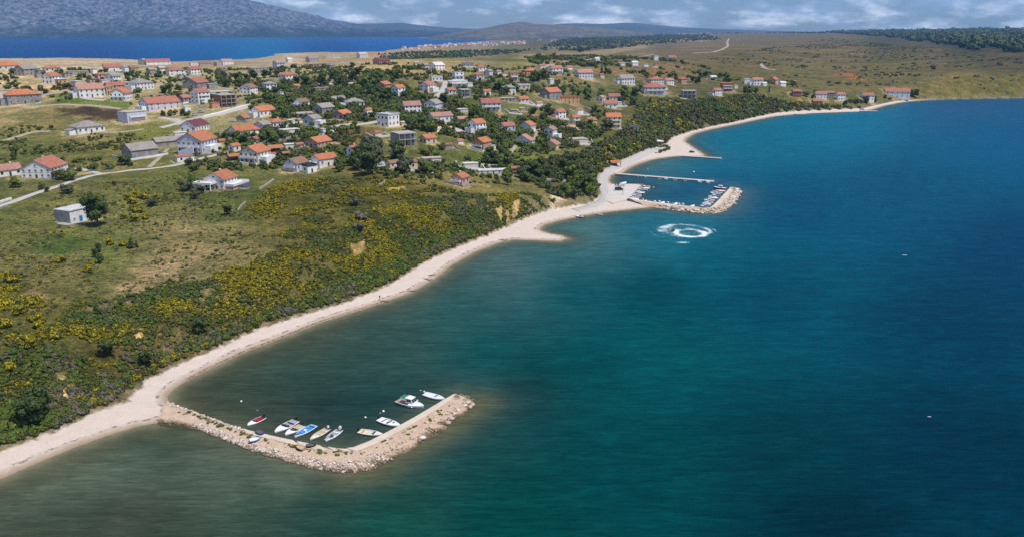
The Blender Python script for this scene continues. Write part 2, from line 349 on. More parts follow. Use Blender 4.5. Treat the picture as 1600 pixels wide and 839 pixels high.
# ------------------------------------------------------------------ ground colours (albedo by place, mottled in the shader)
def kern(pts, A, D, s=0.02):
    """colour at (azimuth, depression) from control pixels"""
    num = np.zeros(A.shape + (3,)); den = np.zeros(A.shape)
    for px, py, c in pts:
        az, t = ray(px, py); d2 = (A - az) ** 2 + ((D - math.atan(-t)) * 1.6) ** 2
        w = 1.0 / (d2 + s * s) ** 1.8
        num += w[..., None] * lin(c); den += w
    return num / den[..., None]
GC = [(300, 100, (160, 152, 138)), (210, 97, (176, 168, 154)), (380, 98, (160, 152, 138)), (450, 89, (180, 172, 158)), (520, 86, (160, 152, 138)), (420, 95, (152, 146, 130)), (60, 480, (98, 95, 56)), (100, 420, (110, 103, 72)), (150, 400, (84, 96, 52)), (0, 600, (80, 86, 44)), (300, 385, (118, 110, 80)), (260, 430, (128, 117, 92)), (450, 330, (98, 92, 50)), (600, 310, (88, 82, 42)), (600, 400, (84, 84, 40)),
    (200, 550, (84, 78, 46)), (330, 520, (90, 82, 55)), (130, 240, (112, 108, 68)), (50, 230, (98, 102, 60)), (200, 230, (112, 108, 66)), (90, 175, (108, 102, 66)), (350, 310, (88, 98, 54)), (250, 290, (100, 104, 58)), (40, 350, (96, 100, 58)), (500, 200, (98, 102, 60)), (700, 210, (88, 94, 56)), (450, 155, (100, 104, 62)), (620, 130, (98, 98, 60)),
    (60, 130, (172, 152, 128)), (110, 140, (170, 148, 130)), (50, 97, (182, 174, 160)), (150, 97, (180, 172, 158)), (260, 102, (158, 142, 114)), (360, 110, (140, 128, 98)), (500, 102, (150, 136, 104)), (610, 108, (178, 156, 126)), (700, 97, (138, 128, 96)), (740, 140, (86, 94, 56)), (850, 95, (128, 120, 96)), (780, 80, (78, 84, 56)), (810, 90, (112, 114, 74)),
    (640, 77, (160, 144, 122)), (760, 73, (150, 140, 120)), (950, 50, (50, 58, 46)), (900, 62, (60, 68, 52)), (840, 68, (74, 80, 60)), (960, 68, (74, 74, 54)), (990, 78, (128, 122, 98)), (880, 82, (140, 134, 112)), (1080, 60, (112, 102, 86)), (1040, 66, (100, 96, 76)), (1200, 60, (104, 98, 72)), (1300, 90, (110, 103, 72)), (1400, 115, (98, 98, 62)),
    (1500, 137, (112, 108, 66)), (1560, 146, (104, 104, 60)), (1300, 70, (102, 95, 70)), (1150, 100, (98, 95, 62)), (1250, 130, (106, 104, 66)), (1500, 62, (40, 52, 38)), (1600, 62, (40, 52, 38)), (1460, 50, (40, 52, 38)), (1390, 58, (66, 70, 48)), (1580, 88, (80, 75, 52)), (1450, 85, (98, 92, 66)), (1100, 180, (72, 78, 42)), (950, 225, (88, 88, 52)), (1000, 145, (84, 88, 52)), (880, 290, (110, 104, 72)), (720, 292, (110, 104, 66)), (780, 240, (86, 98, 48)), (1030, 115, (112, 98, 72))]
DEPR = np.arctan2(CAMH - np.maximum(TZ, 0), TR)
ca_ = list(range(0, NA, 6)) + [NA - 1]; cr2 = list(range(0, NR, 5)) + [NR - 1]
AZG = np.repeat(AZ[ca_][:, None], len(cr2), 1)
gc = kern(GC, AZG, DEPR[np.ix_(ca_, cr2)])
GCOL = np.empty((NA, NR, 3))
for ch in range(3):
    t_ = np.stack([np.interp(np.arange(NR), cr2, gc[i, :, ch]) for i in range(len(ca_))])
    GCOL[..., ch] = np.stack([np.interp(AZ, AZ[ca_], t_[:, j]) for j in range(NR)], 1)
def patch(poly_px, col, soft=4.0, amt=1.0, wob=6.0, seed=5):
    P = [hit(*p)[:2] for p in poly_px]
    xs, ys = [p[0] for p in P], [p[1] for p in P]
    m = (TX > min(xs) - 20) & (TX < max(xs) + 20) & (TY > min(ys) - 30) & (TY < max(ys) + 30)
    ix = np.nonzero(m); x, y = TX[ix], TY[ix]
    d = pdist(x, y, P, True); d = np.where(inside(x, y, P), d, -d)
    w = np.clip((d + wob * (fbm(x / 7, y / 7, seed, 3) - 0.5)) / soft + 0.5, 0, 1)[:, None] * amt
    GCOL[ix] = GCOL[ix] * (1 - w) + lin(col) * w
patch([(90, 170), (150, 167), (190, 172), (200, 184), (192, 192), (140, 186), (105, 180)], (62, 50, 44), 8, 0.95, 18)
patch([(66, 149), (100, 146), (135, 151), (180, 158), (210, 160), (200, 172), (140, 164), (90, 162)], (88, 108, 44), 5, 0.9, 8)
patch([(190, 205), (240, 190), (285, 196), (270, 214), (200, 218)], (92, 102, 50), 6, 0.8, 8)
patch([(60, 375), (110, 365), (130, 385), (100, 400), (40, 395)], (70, 96, 44), 4, 0.8, 8)
SCARS = [[(774, 325), (784, 321), (787, 344), (780, 352)], [(801, 314), (813, 311), (810, 340), (799, 344)], [(790, 328), (796, 326), (796, 346), (790, 350)], [(95, 606), (106, 602), (111, 622), (102, 632), (95, 622)], [(545, 381), (570, 376), (576, 393), (556, 402)], [(86, 583), (104, 578), (104, 596), (90, 600)], [(210, 520), (222, 517), (224, 528), (212, 530)]]
for q in SCARS: patch(q, (184, 158, 122), 1.5, 0.95, 4)
patch([(95, 608), (106, 604), (110, 622), (102, 630), (96, 622)], (186, 160, 140), 1.5, 0.9, 3)
patch([(85, 645), (110, 625), (120, 640), (60, 672), (40, 680)], (120, 116, 70), 2, 0.6, 3)
patch([(605, 294), (632, 291), (634, 297), (612, 299)], (196, 172, 128), 1.5, 1, 2)
patch([(545, 383), (568, 378), (574, 392), (556, 400)], (150, 126, 90), 2, 0.7, 5)
patch([(180, 462), (260, 430), (330, 405), (380, 385), (372, 378), (280, 405), (190, 440)], (140, 124, 102), 3, 0.8, 10)
patch([(30, 455), (60, 445), (70, 460), (48, 480), (30, 472)], (130, 110, 88), 3, 0.8, 6)
patch([(1360, 128), (1300, 117), (1316, 114), (1336, 116), (1342, 121), (1325, 124)], (160, 100, 66), 4, 0.8, 8)
patch([(540, 198), (590, 200), (575, 215), (545, 225), (520, 215)], (98, 80, 52), 4, 0.8, 8)
patch([(930, 108), (1000, 108), (1060, 112), (1040, 120), (930, 116)], (126, 100, 72), 6, 0.8, 10)
patch([(845, 113), (940, 126), (880, 132), (870, 121)], (120, 104, 72), 6, 0.5, 10)
patch([(770, 216), (800, 214), (798, 226), (765, 228)], (84, 106, 48), 3, 0.8, 5)
patch([(805, 246), (830, 229), (845, 231), (835, 250), (800, 262)], (98, 106, 50), 3, 0.8, 5)
patch([(930, 218), (950, 215), (948, 230), (925, 232)], (92, 112, 50), 3, 0.8, 4)
patch([(862, 325), (885, 312), (900, 300), (882, 292), (868, 300), (858, 318)], (214, 196, 178), 2, 0.8, 4)
patch([(1016, 222), (1034, 222), (1040, 232), (1020, 238), (1010, 230)], (206, 190, 168), 2, 0.9, 3)
patch([(812, 85), (900, 84), (960, 76), (1010, 70), (1010, 76), (960, 84), (870, 92), (810, 93)], (150, 142, 122), 8, 0.75, 30)
patch([(1020, 60), (1100, 50), (1118, 56), (1105, 66), (1060, 66)], (150, 136, 116), 12, 0.5, 40)
patch([(880, 195), (900, 190), (925, 205), (922, 222), (890, 226)], (180, 160, 136), 3, 0.8, 6)
patch([(660, 205), (690, 196), (735, 205), (725, 208), (690, 206)], (210, 194, 172), 2, 0.9, 4)

def terrain_material():
    m = NT('ground_cover'); p = m.pos()
    col = m.attr('ground', 'Color'); veg = m.attr('veg'); shr = m.attr('shore')
    big = m.noise(0.012, 4, 0.6); mid = m.noise(0.09, 5, 0.62); fine = m.noise(0.55, 5, 0.7); tuft = m.noise(2.2, 3, 0.6)
    c = m.mix(1, col, m.ramp(big, [(0.3, (0.78, 0.84, 0.72)), (0.7, (1.2, 1.12, 1.12))]), 'MULTIPLY')
    c = m.mix(1, c, m.ramp(mid, [(0.32, (0.58, 0.66, 0.56)), (0.5, (0.98, 1.0, 0.92)), (0.68, (1.5, 1.34, 1.34))]), 'MULTIPLY')
    c = m.mix(1, c, m.ramp(fine, [(0.36, (0.48, 0.54, 0.42)), (0.52, (1.0, 1.0, 1.0)), (0.66, (1.55, 1.46, 1.36))]), 'MULTIPLY')
    c = m.mix(1, c, m.ramp(tuft, [(0.36, 0.6), (0.62, 1.2)]), 'MULTIPLY')
    far_ = m.noise(0.012, 6, 0.7, m.map(p, (0.3, 1.0, 1)))
    c = m.mix(1, c, m.ramp(far_, [(0.35, (0.62, 0.68, 0.6)), (0.62, (1.18, 1.12, 1.08))]), 'MULTIPLY')
    # dry earth strip at the foot of the bank
    strip = m.math('MULTIPLY', m.ramp(m.math('DIVIDE', veg, 14), [(0.0, 1), (0.6, 0)]), m.ramp(m.noise(0.22, 4, 0.6), [(0.42, 0), (0.58, 0.85)]))
    c = m.mix(strip, c, m.mix(fine, (0.16, 0.115, 0.07), (0.36, 0.28, 0.19)))
    # sand, wet towards the water, wrack line, pebbles
    sandn = m.noise(0.35, 6, 0.65); speck = m.noise(4.0, 3, 0.7)
    s = m.mix(sandn, (0.50, 0.405, 0.335), (0.66, 0.565, 0.49))
    s = m.mix(1, s, m.ramp(speck, [(0.3, 0.86), (0.65, 1.06)]), 'MULTIPLY')
    wob = m.math('ADD', shr, m.math('MULTIPLY', m.math('SUBTRACT', m.noise(0.3, 4), 0.5), 2.2))
    s = m.mix(m.ramp(m.math('DIVIDE', wob, 4.0), [(0.1, 0.85), (0.75, 0)]), s, (0.27, 0.195, 0.12))
    wr = m.math('MULTIPLY', m.ramp(m.math('ABSOLUTE', m.math('SUBTRACT', wob, 2.6)), [(0.15, 1), (0.7, 0)]), m.ramp(m.noise(0.6, 3, 0.6), [(0.48, 0), (0.6, 0.75)]))
    s = m.mix(wr, s, (0.11, 0.075, 0.05))
    under = m.ramp(m.math('MULTIPLY', shr, -0.2), [(0.0, 0), (0.6, 1)])
    s = m.mix(under, s, (0.2, 0.17, 0.1))
    edge = m.math('ADD', veg, m.math('MULTIPLY', m.math('SUBTRACT', m.noise(0.45, 4, 0.6), 0.5), 3.5))
    c = m.mix(m.ramp(m.math('MULTIPLY_ADD', edge, 0.5), [(0.42, 0), (0.9, 1)]), s, c)
    m.bump(m.math('ADD', m.math('MULTIPLY', fine, 1.0), m.math('MULTIPLY', tuft, 0.4)), 0.6, 0.5)
    return m.set(c, 0.95, 0.1)
def make_terrain():
    keep = ((TSHORE > -60) & (TZ > -9)).ravel()
    me = np_mesh('terrain', np.stack([TX, TY, TZ], -1).reshape(-1, 3), grid_faces(NA, NR, keep), terrain_material())
    cattr(me, 'ground', (GCOL * (np.array([1.04, 1.02, 0.90]) + np.clip((TR - 900) / 500, 0, 1)[..., None] * np.array([0.06, -0.07, -0.06]))).reshape(-1, 3)); fattr(me, 'veg', np.clip(TVEG, -200, 200)); fattr(me, 'shore', np.clip(TSHORE, -200, 400))
    tag(link('terrain', me), kind='structure')

# ------------------------------------------------------------------ water
WC = [(200, 740, (90, 109, 95)), (300, 790, (64, 84, 74)), (250, 816, (46, 62, 56)), (150, 806, (52, 68, 60)), (430, 745, (88, 108, 95)), (120, 765, (88, 106, 92)), (360, 560, (66, 84, 70)), (480, 530, (70, 84, 74)), (640, 470, (66, 92, 86)), (100, 715, (98, 105, 88)), (300, 610, (64, 80, 68)), (330, 640, (48, 68, 62)), (420, 640, (46, 64, 62)), (500, 650, (22, 56, 62)), (600, 640, (12, 62, 68)), (550, 570, (50, 82, 78)), (450, 590, (50, 78, 72)), (700, 480, (38, 90, 92)), (620, 530, (52, 84, 80)), (600, 800, (16, 78, 72)), (700, 690, (8, 72, 74)), (760, 560, (20, 84, 86)), (900, 450, (8, 82, 90)), (800, 405, (78, 108, 108)),
    (870, 400, (52, 104, 108)), (920, 355, (76, 116, 116)), (1000, 345, (34, 110, 126)), (1000, 560, (6, 86, 92)), (1200, 450, (2, 76, 97)), (1400, 300, (0, 82, 111)), (1550, 200, (2, 90, 127)), (1550, 163, (40, 88, 124)), (1300, 188, (12, 112, 142)), (1150, 222, (14, 110, 134)), (1040, 262, (70, 122, 124)), (1110, 255, (24, 108, 130)), (1068, 361, (40, 128, 142)), (1060, 300, (14, 74, 112)), (990, 300, (20, 70, 96)), (1120, 290, (14, 80, 116)), (1230, 320, (0, 80, 110)), (1100, 390, (2, 82, 102)),
    (1200, 700, (2, 63, 74)), (1500, 700, (1, 57, 76)), (1590, 400, (0, 67, 98)), (1500, 500, (0, 65, 88)), (200, 800, (78, 84, 74)), (50, 790, (78, 92, 80)), (60, 830, (54, 68, 60)), (330, 760, (88, 106, 93)), (400, 790, (44, 74, 66)), (1020, 450, (0, 72, 84)), (820, 610, (0, 64, 70)), (940, 580, (2, 76, 82)), (500, 790, (24, 70, 66)), (800, 800, (8, 72, 72)), (1000, 720, (4, 72, 78)), (1300, 830, (1, 52, 66)), (240, 690, (58, 80, 70)),
    (0, 75, (0, 70, 128)), (300, 63, (22, 96, 152)), (300, 88, (0, 78, 132)), (150, 88, (0, 66, 126)), (600, 64, (8, 86, 150)), (415, 85, (14, 108, 158)), (700, 64, (10, 84, 146)), (500, 76, (0, 70, 130))]
def water_material():
    m = NT('sea_water'); p = m.pos()
    c = m.attr('wcol', 'Color'); sh = m.attr('shore')
    lowp = m.noise(0.016, 4, 0.6, m.map(p, (0.6, 1.4, 1), (0, 0, 0.2)))
    c = m.mix(1, c, m.ramp(lowp, [(0.3, (0.93, 0.95, 0.96)), (0.7, (1.07, 1.05, 1.03))]), 'MULTIPLY')
    weed = m.math('MULTIPLY', m.ramp(m.noise(0.07, 5, 0.65), [(0.5, 0), (0.64, 1)]), m.ramp(m.math('DIVIDE', sh, 60), [(0.05, 0), (0.15, 0.2), (0.9, 0)]))
    c = m.mix(weed, c, m.mix(1, c, (0.5, 0.55, 0.55), 'MULTIPLY'))
    w1 = m.noise(1.0, 3, 0.6, m.map(p, (0.17, 0.85, 1), (0, 0, 0.10)), 0.5)
    w2 = m.noise(1.0, 3, 0.6, m.map(p, (0.5, 2.3, 1), (0, 0, -0.08)), 0.4)
    w3 = m.noise(1.0, 2, 0.5, m.map(p, (0.055, 0.26, 1), (0, 0, 0.06)), 0.6)
    w4 = m.noise(1.0, 4, 0.6, m.map(p, (0.11, 0.19, 1), (0, 0, 0.1)), 0.6)
    h = m.math('ADD', m.math('MULTIPLY', w1, 0.55), m.math('ADD', m.math('MULTIPLY', w2, 0.2), m.math('MULTIPLY', w3, 0.9)))
    c = m.mix(1, c, m.ramp(m.math('ADD', m.math('ADD', m.math('MULTIPLY', w1, 0.38), m.math('MULTIPLY', w4, 0.22)), m.math('ADD', m.math('MULTIPLY', w2, 0.18), m.math('MULTIPLY', w3, 0.22))), [(0.40, (0.76, 0.77, 0.80)), (0.51, (0.99, 0.99, 0.99)), (0.60, (1.34, 1.29, 1.25))]), 'MULTIPLY')  # ripple crests painted lighter and troughs darker, standing in for weak reflections
    m.bump(h, 1.0, 1.4)
    m.set(c, 0.3, 0.5, IOR=1.025)
    # the first decimetres are clear: the sandy bottom shows through
    sh = m.attr('clear')
    tr = m.n('BsdfTransparent'); tr.inputs[0].default_value = (0.86, 0.93, 0.9, 1); ms = m.n('MixShader')
    shw = m.math('ADD', sh, m.math('MULTIPLY', m.math('SUBTRACT', m.noise(0.2, 4, 0.6), 0.5), 6))
    m.put(ms.inputs[0], m.ramp(m.math('DIVIDE', shw, 12), [(0.0, 0.12), (0.35, 0.6), (1.0, 1.0)]))
    m.t.links.new(tr.outputs[0], ms.inputs[1]); m.t.links.new(m.bsdf.outputs[0], ms.inputs[2]); m.t.links.new(ms.outputs[0], m.out.inputs['Surface'])
    return m.mat
def make_water():
    na, nr = 520, 460
    az = np.linspace(R(-62), R(62), na); rr = np.linspace(25 ** -0.5, 14000 ** -0.5, nr) ** -2.0
    A, G = np.meshgrid(az, rr, indexing='ij'); X, Y = G * np.sin(A), G * np.cos(A)
    d = np.full(X.shape, 4000.0); ins = np.zeros(X.shape, bool); k = int(np.searchsorted(rr, 2600))
    d[:, :k] = np.minimum(pdist(X[:, :k], Y[:, :k], pre + SHORE), np.minimum(pdist(X[:, :k], Y[:, :k], ARM, True), pdist(X[:, :k], Y[:, :k], MOLE, True)))
    ins[:, :k] = inside(X[:, :k], Y[:, :k], SEA)
    dc = np.full(X.shape, 4000.0); dc[:, :k] = pdist(X[:, :k], Y[:, :k], pre + SHORE)
    j = int(np.searchsorted(rr, 1700)); d[:, j:] = np.minimum(d[:, j:], pdist(X[:, j:], Y[:, j:], BAYN + BAYF)); ins[:, j:] |= inside(X[:, j:], Y[:, j:], BAY)
    ins |= (G > 2600) & (X > 860) & (Y < 1250 + (X - 860) * 0.05)
    c = kern(WC, A, np.arctan2(CAMH, G), 0.045); c = np.maximum(c - np.array([0.004, 0.010, 0.016]), 0.0006) * 0.80
    q = np.exp(-np.maximum(d, 0) / 7.0)[..., None] * 0.40 * (G < 1700)[..., None]
    c = c * (1 - q) + np.array([0.14, 0.135, 0.08]) * q
    # submerged bank outside the harbour arm
    da = pdist(X[:, :k], Y[:, :k], [flat(*p) for p in [(545, 741), (585, 735), (650, 698), (695, 671), (732, 643), (750, 628)]])
    b = np.exp(-(da / 5.0) ** 2)[..., None] * 0.6; c[:, :k] = c[:, :k] * (1 - b) + np.array([0.11, 0.105, 0.05]) * b
    da = pdist(X[:, :k], Y[:, :k], [flat(1112, 283), flat(1150, 286.5)]); b = np.exp(-(da / 3.5) ** 2)[..., None] * 0.5; c[:, :k] = c[:, :k] * (1 - b) + np.array([0.12, 0.17, 0.15]) * b
    keep = (ins | (d < 14)).ravel()
    me = np_mesh('sea', np.stack([X, Y, np.zeros_like(X)], -1).reshape(-1, 3), grid_faces(na, nr, keep), water_material())
    cattr(me, 'wcol', c.reshape(-1, 3)); fattr(me, 'shore', np.clip(d, 0, 400)); fattr(me, 'clear', np.clip(dc, 0, 400))
    tag(link('sea', me), kind='structure')

# ------------------------------------------------------------------ far mountains and hills
def ridge(name, tops, d0, dp, d1, z0, mat, amp=0.25, freq=1 / 900.0, na=420, nr=110, seed=1, p=1.2, az0=None, az1=None, jag=0.02):
    a = np.array([ray(x, 60)[0] for x, y in tops])
    zt = np.array([CAMH + dp * ray(x, y)[1] for x, y in tops])
    az = np.linspace(az0 if az0 is not None else a[0], az1 if az1 is not None else a[-1], na); Z = np.interp(az, a, zt)
    s = np.linspace(0, 1, nr); rr = d0 + (d1 - d0) * s
    A, G = np.meshgrid(az, rr, indexing='ij'); X, Y = G * np.sin(A), G * np.cos(A)
    t = np.clip((G - d0) / (dp - d0), 0, 1); back = np.clip((G - dp) / (d1 - dp), 0, 1)
    prof = t ** p
    nz = fbm(X * freq, Y * freq, seed, 6, 0.52, True) - 0.55
    nz = 0.55 * nz + 0.75 * (fbm(X * freq * .36 + 3, Y * freq * .36, seed + 4, 3, 0.5, True) - 0.55)
    nz2 = fbm(X * freq * 5, Y * freq * 5, seed + 9, 4) - 0.5
    H = np.maximum(Z[:, None] - z0, 1)
    z = z0 + H * (prof - 0.35 * back) + H * (amp * nz * 4 * t * (1 - t) * 1.2 + jag * nz2 * 2 * t)
    me = np_mesh(name, np.stack([X, Y, z], -1).reshape(-1, 3), grid_faces(na, nr), mat)
    return tag(link(name, me), kind='structure')
def hill_material(name, low, high, rock, zlo, zhi, scale):
    m = NT(name); z = m.n('SeparateXYZ'); m.put(z.inputs[0], m.pos())
    n1 = m.noise(scale, 7, 0.68); n2 = m.noise(scale * 6, 8, 0.78)
    f = m.math('ADD', m.math('DIVIDE', m.math('SUBTRACT', z.outputs[2], zlo), zhi - zlo), m.math('MULTIPLY', m.math('SUBTRACT', n1, 0.5), 1.6))
    c = m.mix(m.math('MULTIPLY', f, 1, True), low, high)
    c = m.mix(m.math('MULTIPLY', m.ramp(n2, [(0.42, 0), (0.64, 1)]), m.ramp(m.math('MULTIPLY_ADD', f, 0.6), [(0.35, 0.12), (0.75, 1.0)])), c, rock)
    c = m.mix(1, c, m.ramp(n1, [(0.3, 0.7), (0.7, 1.2)]), 'MULTIPLY')
    m.bump(m.math('ADD', n1, m.math('MULTIPLY', n2, 0.35)), 1.0, 0.25 / scale * 0.12)
    return m.set(c, 0.95, 0.05)
def make_hills():
    M1 = hill_material('limestone_mountain', (0.016, 0.026, 0.028), (0.035, 0.042, 0.052), (0.25, 0.24, 0.255), 90, 330, 0.0024)
    ridge('mountain', [(-900, -16), (-500, -16), (0, -18), (150, -20), (260, -16), (330, -9), (380, -3), (415, 5), (450, 16), (480, 22), (520, 31), (560, 38), (600, 43), (650, 47), (700, 50), (740, 55)], 10600, 13600, 15600, -4, M1, 0.85, 1 / 1100.0, 760, 260, 3, 1.0, jag=0.10)
    M2 = hill_material('dark_scrub_hill', (0.06, 0.065, 0.05), (0.08, 0.085, 0.065), (0.24, 0.19, 0.15), 5, 160, 0.004)
    ridge('hills', [(655, 62), (690, 55), (720, 50), (745, 46), (775, 41), (800, 36), (812, 35), (835, 37.5), (870, 39), (910, 42), (960, 46), (1020, 52)], 7600, 9400, 11500, -6, M2, 0.25, 1 / 700.0, 260, 90, 8, 0.8, jag=0.05)
    M3 = plain('distant_hill_slope', (0.08, 0.09, 0.08), 0.95, 0.05, 0.2, 0.0008)
    ridge('hills', [(520, 44), (560, 38), (600, 37), (630, 36), (660, 40), (700, 44), (760, 46), (820, 44), (870, 38), (900, 36.5), (940, 38), (975, 36), (1000, 37), (1025, 40), (1060, 43), (1120, 46), (1250, 50), (1400, 54)], 12800, 14600, 15700, -10, M3, 0.1, 1 / 1500.0, 240, 40, 15, 0.7, jag=0.03)
make_water(); make_hills()
HAZE = True
if HAZE:
    hb = MB(); hb.box(-14500, 14500, -1500, 15900, -70, 1150)
    hm = bpy.data.materials.new('air'); hm.use_nodes = True; ht = hm.node_tree; ht.nodes.clear()
    ho = ht.nodes.new('ShaderNodeOutputMaterial'); hv = ht.nodes.new('ShaderNodeVolumePrincipled')
    hv.inputs['Color'].default_value = (0.24, 0.54, 1.0, 1); hv.inputs['Density'].default_value = 4.8e-5; hv.inputs['Anisotropy'].default_value = 0.0
    ht.links.new(hv.outputs[0], ho.inputs['Volume'])
    tag(hb.build('haze', hm), kind='stuff')
# ------------------------------------------------------------------ foliage
def leaf_mat(name, col, var=0.5, yellow=None):
    m = NT(name); t = m.attr('tone'); rnd = m.n('ObjectInfo').outputs['Random']
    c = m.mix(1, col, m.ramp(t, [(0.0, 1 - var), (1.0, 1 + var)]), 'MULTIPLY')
    c = m.mix(1, c, m.mix(rnd, (0.78, 0.86, 0.8), (1.2, 1.1, 1.0)), 'MULTIPLY')
    if yellow: c = m.mix(m.ramp(t, [(0.36, 0), (0.72, 1)]), c, yellow)
    return m.set(c, 0.75, 0.15)
LM = {'dark': leaf_mat('dark_leaves', (0.064, 0.090, 0.027)), 'mid': leaf_mat('mid_green_leaves', (0.098, 0.138, 0.030)), 'grey': leaf_mat('grey_green_leaves', (0.090, 0.100, 0.056)),
      'bright': leaf_mat('bright_green_leaves', (0.095, 0.135, 0.020)), 'olive': leaf_mat('olive_brown_leaves', (0.100, 0.102, 0.028)), 'broom': leaf_mat('flowering_broom', (0.125, 0.132, 0.016), 0.4, (0.42, 0.325, 0.010)),
      'bare': leaf_mat('bare_twigs', (0.15, 0.135, 0.115), 0.35), 'dry': leaf_mat('dry_grass', (0.20, 0.165, 0.09), 0.3), 'blossom': leaf_mat('white_blossom', (0.09, 0.11, 0.04), 0.4, (0.5, 0.47, 0.38))}
BARK = plain('bark', (0.13, 0.10, 0.075), 0.9, 0.1)
def crown_mesh(name, mat, lobes, nleaf, size, core=0.72, seed=0, top_bias=0.0):
    """leaf cards spread over several lobes (x,y,z,rx,ry,rz) around a lumpy inner mass"""
    g = np.random.default_rng(seed); V = []; F = []; T = []
    lob = np.array(lobes, float); w = (lob[:, 3] * lob[:, 4] * lob[:, 5]) ** 0.66; w /= w.sum()
    k = g.choice(len(lob), nleaf, p=w); d = g.normal(size=(nleaf, 3)); d /= np.linalg.norm(d, axis=1)[:, None]
    rad = g.uniform(0.6, 1.06, nleaf) ** 0.7
    P = lob[k, :3] + d * lob[k, 3:] * rad[:, None]
    nrm = d + g.normal(size=(nleaf, 3)) * 0.45; nrm[:, 2] += 0.25 + top_bias; nrm /= np.linalg.norm(nrm, axis=1)[:, None]
    ax = np.cross(nrm, g.normal(size=(nleaf, 3))); ax /= np.linalg.norm(ax, axis=1)[:, None] + 1e-9; ay = np.cross(nrm, ax)
    s = size * g.uniform(0.6, 1.35, nleaf)[:, None]
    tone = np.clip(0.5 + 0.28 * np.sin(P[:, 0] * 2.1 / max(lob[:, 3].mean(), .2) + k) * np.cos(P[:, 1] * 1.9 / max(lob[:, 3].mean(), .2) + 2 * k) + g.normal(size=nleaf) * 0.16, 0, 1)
    V = np.stack([P - ax * s * 0.5, P - ay * s * 0.36, P + ax * s * 0.55, P + ay * s * 0.36], 1).reshape(-1, 3)
    F = [tuple(range(4 * i, 4 * i + 4)) for i in range(nleaf)]; T = list(np.repeat(tone, 4)); V = [tuple(v) for v in V]
    bm = bmesh.new(); bmesh.ops.create_icosphere(bm, subdivisions=2 if nleaf > 120 else 1, radius=1)
    bv = np.array([v.co[:] for v in bm.verts]); bf = [[v.index for v in f.verts] for f in bm.faces]; bm.free()
    for i, l in enumerate(lob):
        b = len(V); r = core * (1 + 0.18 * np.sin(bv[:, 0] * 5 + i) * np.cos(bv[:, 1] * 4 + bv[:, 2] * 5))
        V += [tuple(q) for q in l[:3] + bv * l[3:] * r[:, None]]; F += [tuple(b + q for q in f) for f in bf]; T += list(np.clip(0.32 + 0.2 * np.sin(bv[:, 0] * 6 + bv[:, 2] * 7), 0, 1))  # inner mass toned darker: shade between the leaves put into the colour
    me = bpy.data.meshes.new(name); me.from_pydata(V, [], F); me.materials.append(mat); fattr(me, 'tone', np.array(T)); me.update()
    # leaves are shaded like the clump they belong to
    ln = d * 1.0 + np.array([0, 0, 0.25]) + g.normal(size=d.shape) * 0.22; ln /= np.linalg.norm(ln, axis=1)[:, None]; NV = np.concatenate([np.repeat(ln, 4, 0)] + [bv / np.linalg.norm(bv, axis=1)[:, None]] * len(lob))
    me.polygons.foreach_set('use_smooth', np.ones(len(me.polygons), bool)); me.normals_split_custom_set_from_vertices([tuple(q) for q in NV]); return me
def lobes(g, n_, r, h0, h1, lr):
    o = [(0, 0, (h0 + h1) / 2, r * 0.72, r * 0.72, (h1 - h0) * 0.5)]
    for i in range(n_):
        a = g.uniform(0, 6.28); q = g.uniform(0.35, 0.8) * r; z = g.uniform(h0 + 0.15 * (h1 - h0), h1 - 0.1 * (h1 - h0)); s = g.uniform(0.7, 1.25) * lr
        o.append((q * math.cos(a), q * math.sin(a), z, s, s, s * g.uniform(0.75, 1.0)))
    return o
# ---- scrub: masses nobody could count, scattered with geometry nodes from hidden prototypes
def proto_collection(name, defs):
    c = bpy.data.collections.new(name)
    for i, (mat, r, h, nl, ls, sd) in enumerate(defs):
        g = np.random.default_rng(sd)
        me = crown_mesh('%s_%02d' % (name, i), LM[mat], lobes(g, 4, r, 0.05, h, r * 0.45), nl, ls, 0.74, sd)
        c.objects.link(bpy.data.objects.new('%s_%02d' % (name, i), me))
    return c
SCRUB_DEFS = [('broom', 1.0, 1.25, 110, 0.42, 1), ('broom', 1.15, 1.1, 110, 0.42, 2), ('mid', 1.0, 1.2, 100, 0.42, 3), ('olive', 1.0, 0.9, 90, 0.42, 4), ('dark', 1.05, 1.5, 110, 0.42, 5), ('grey', 1.0, 1.0, 100, 0.4, 6), ('bright', 1.0, 1.1, 100, 0.42, 7), ('bare', 1.0, 1.1, 90, 0.34, 8), ('dry', 0.9, 0.6, 70, 0.4, 9)]
SCRUB = proto_collection('scrub_plants', SCRUB_DEFS)
KIND = {'broom': (0, 1), 'mid': (2,), 'olive': (3,), 'dark': (4,), 'grey': (5,), 'bright': (6,), 'bare': (7,), 'dry': (8,)}
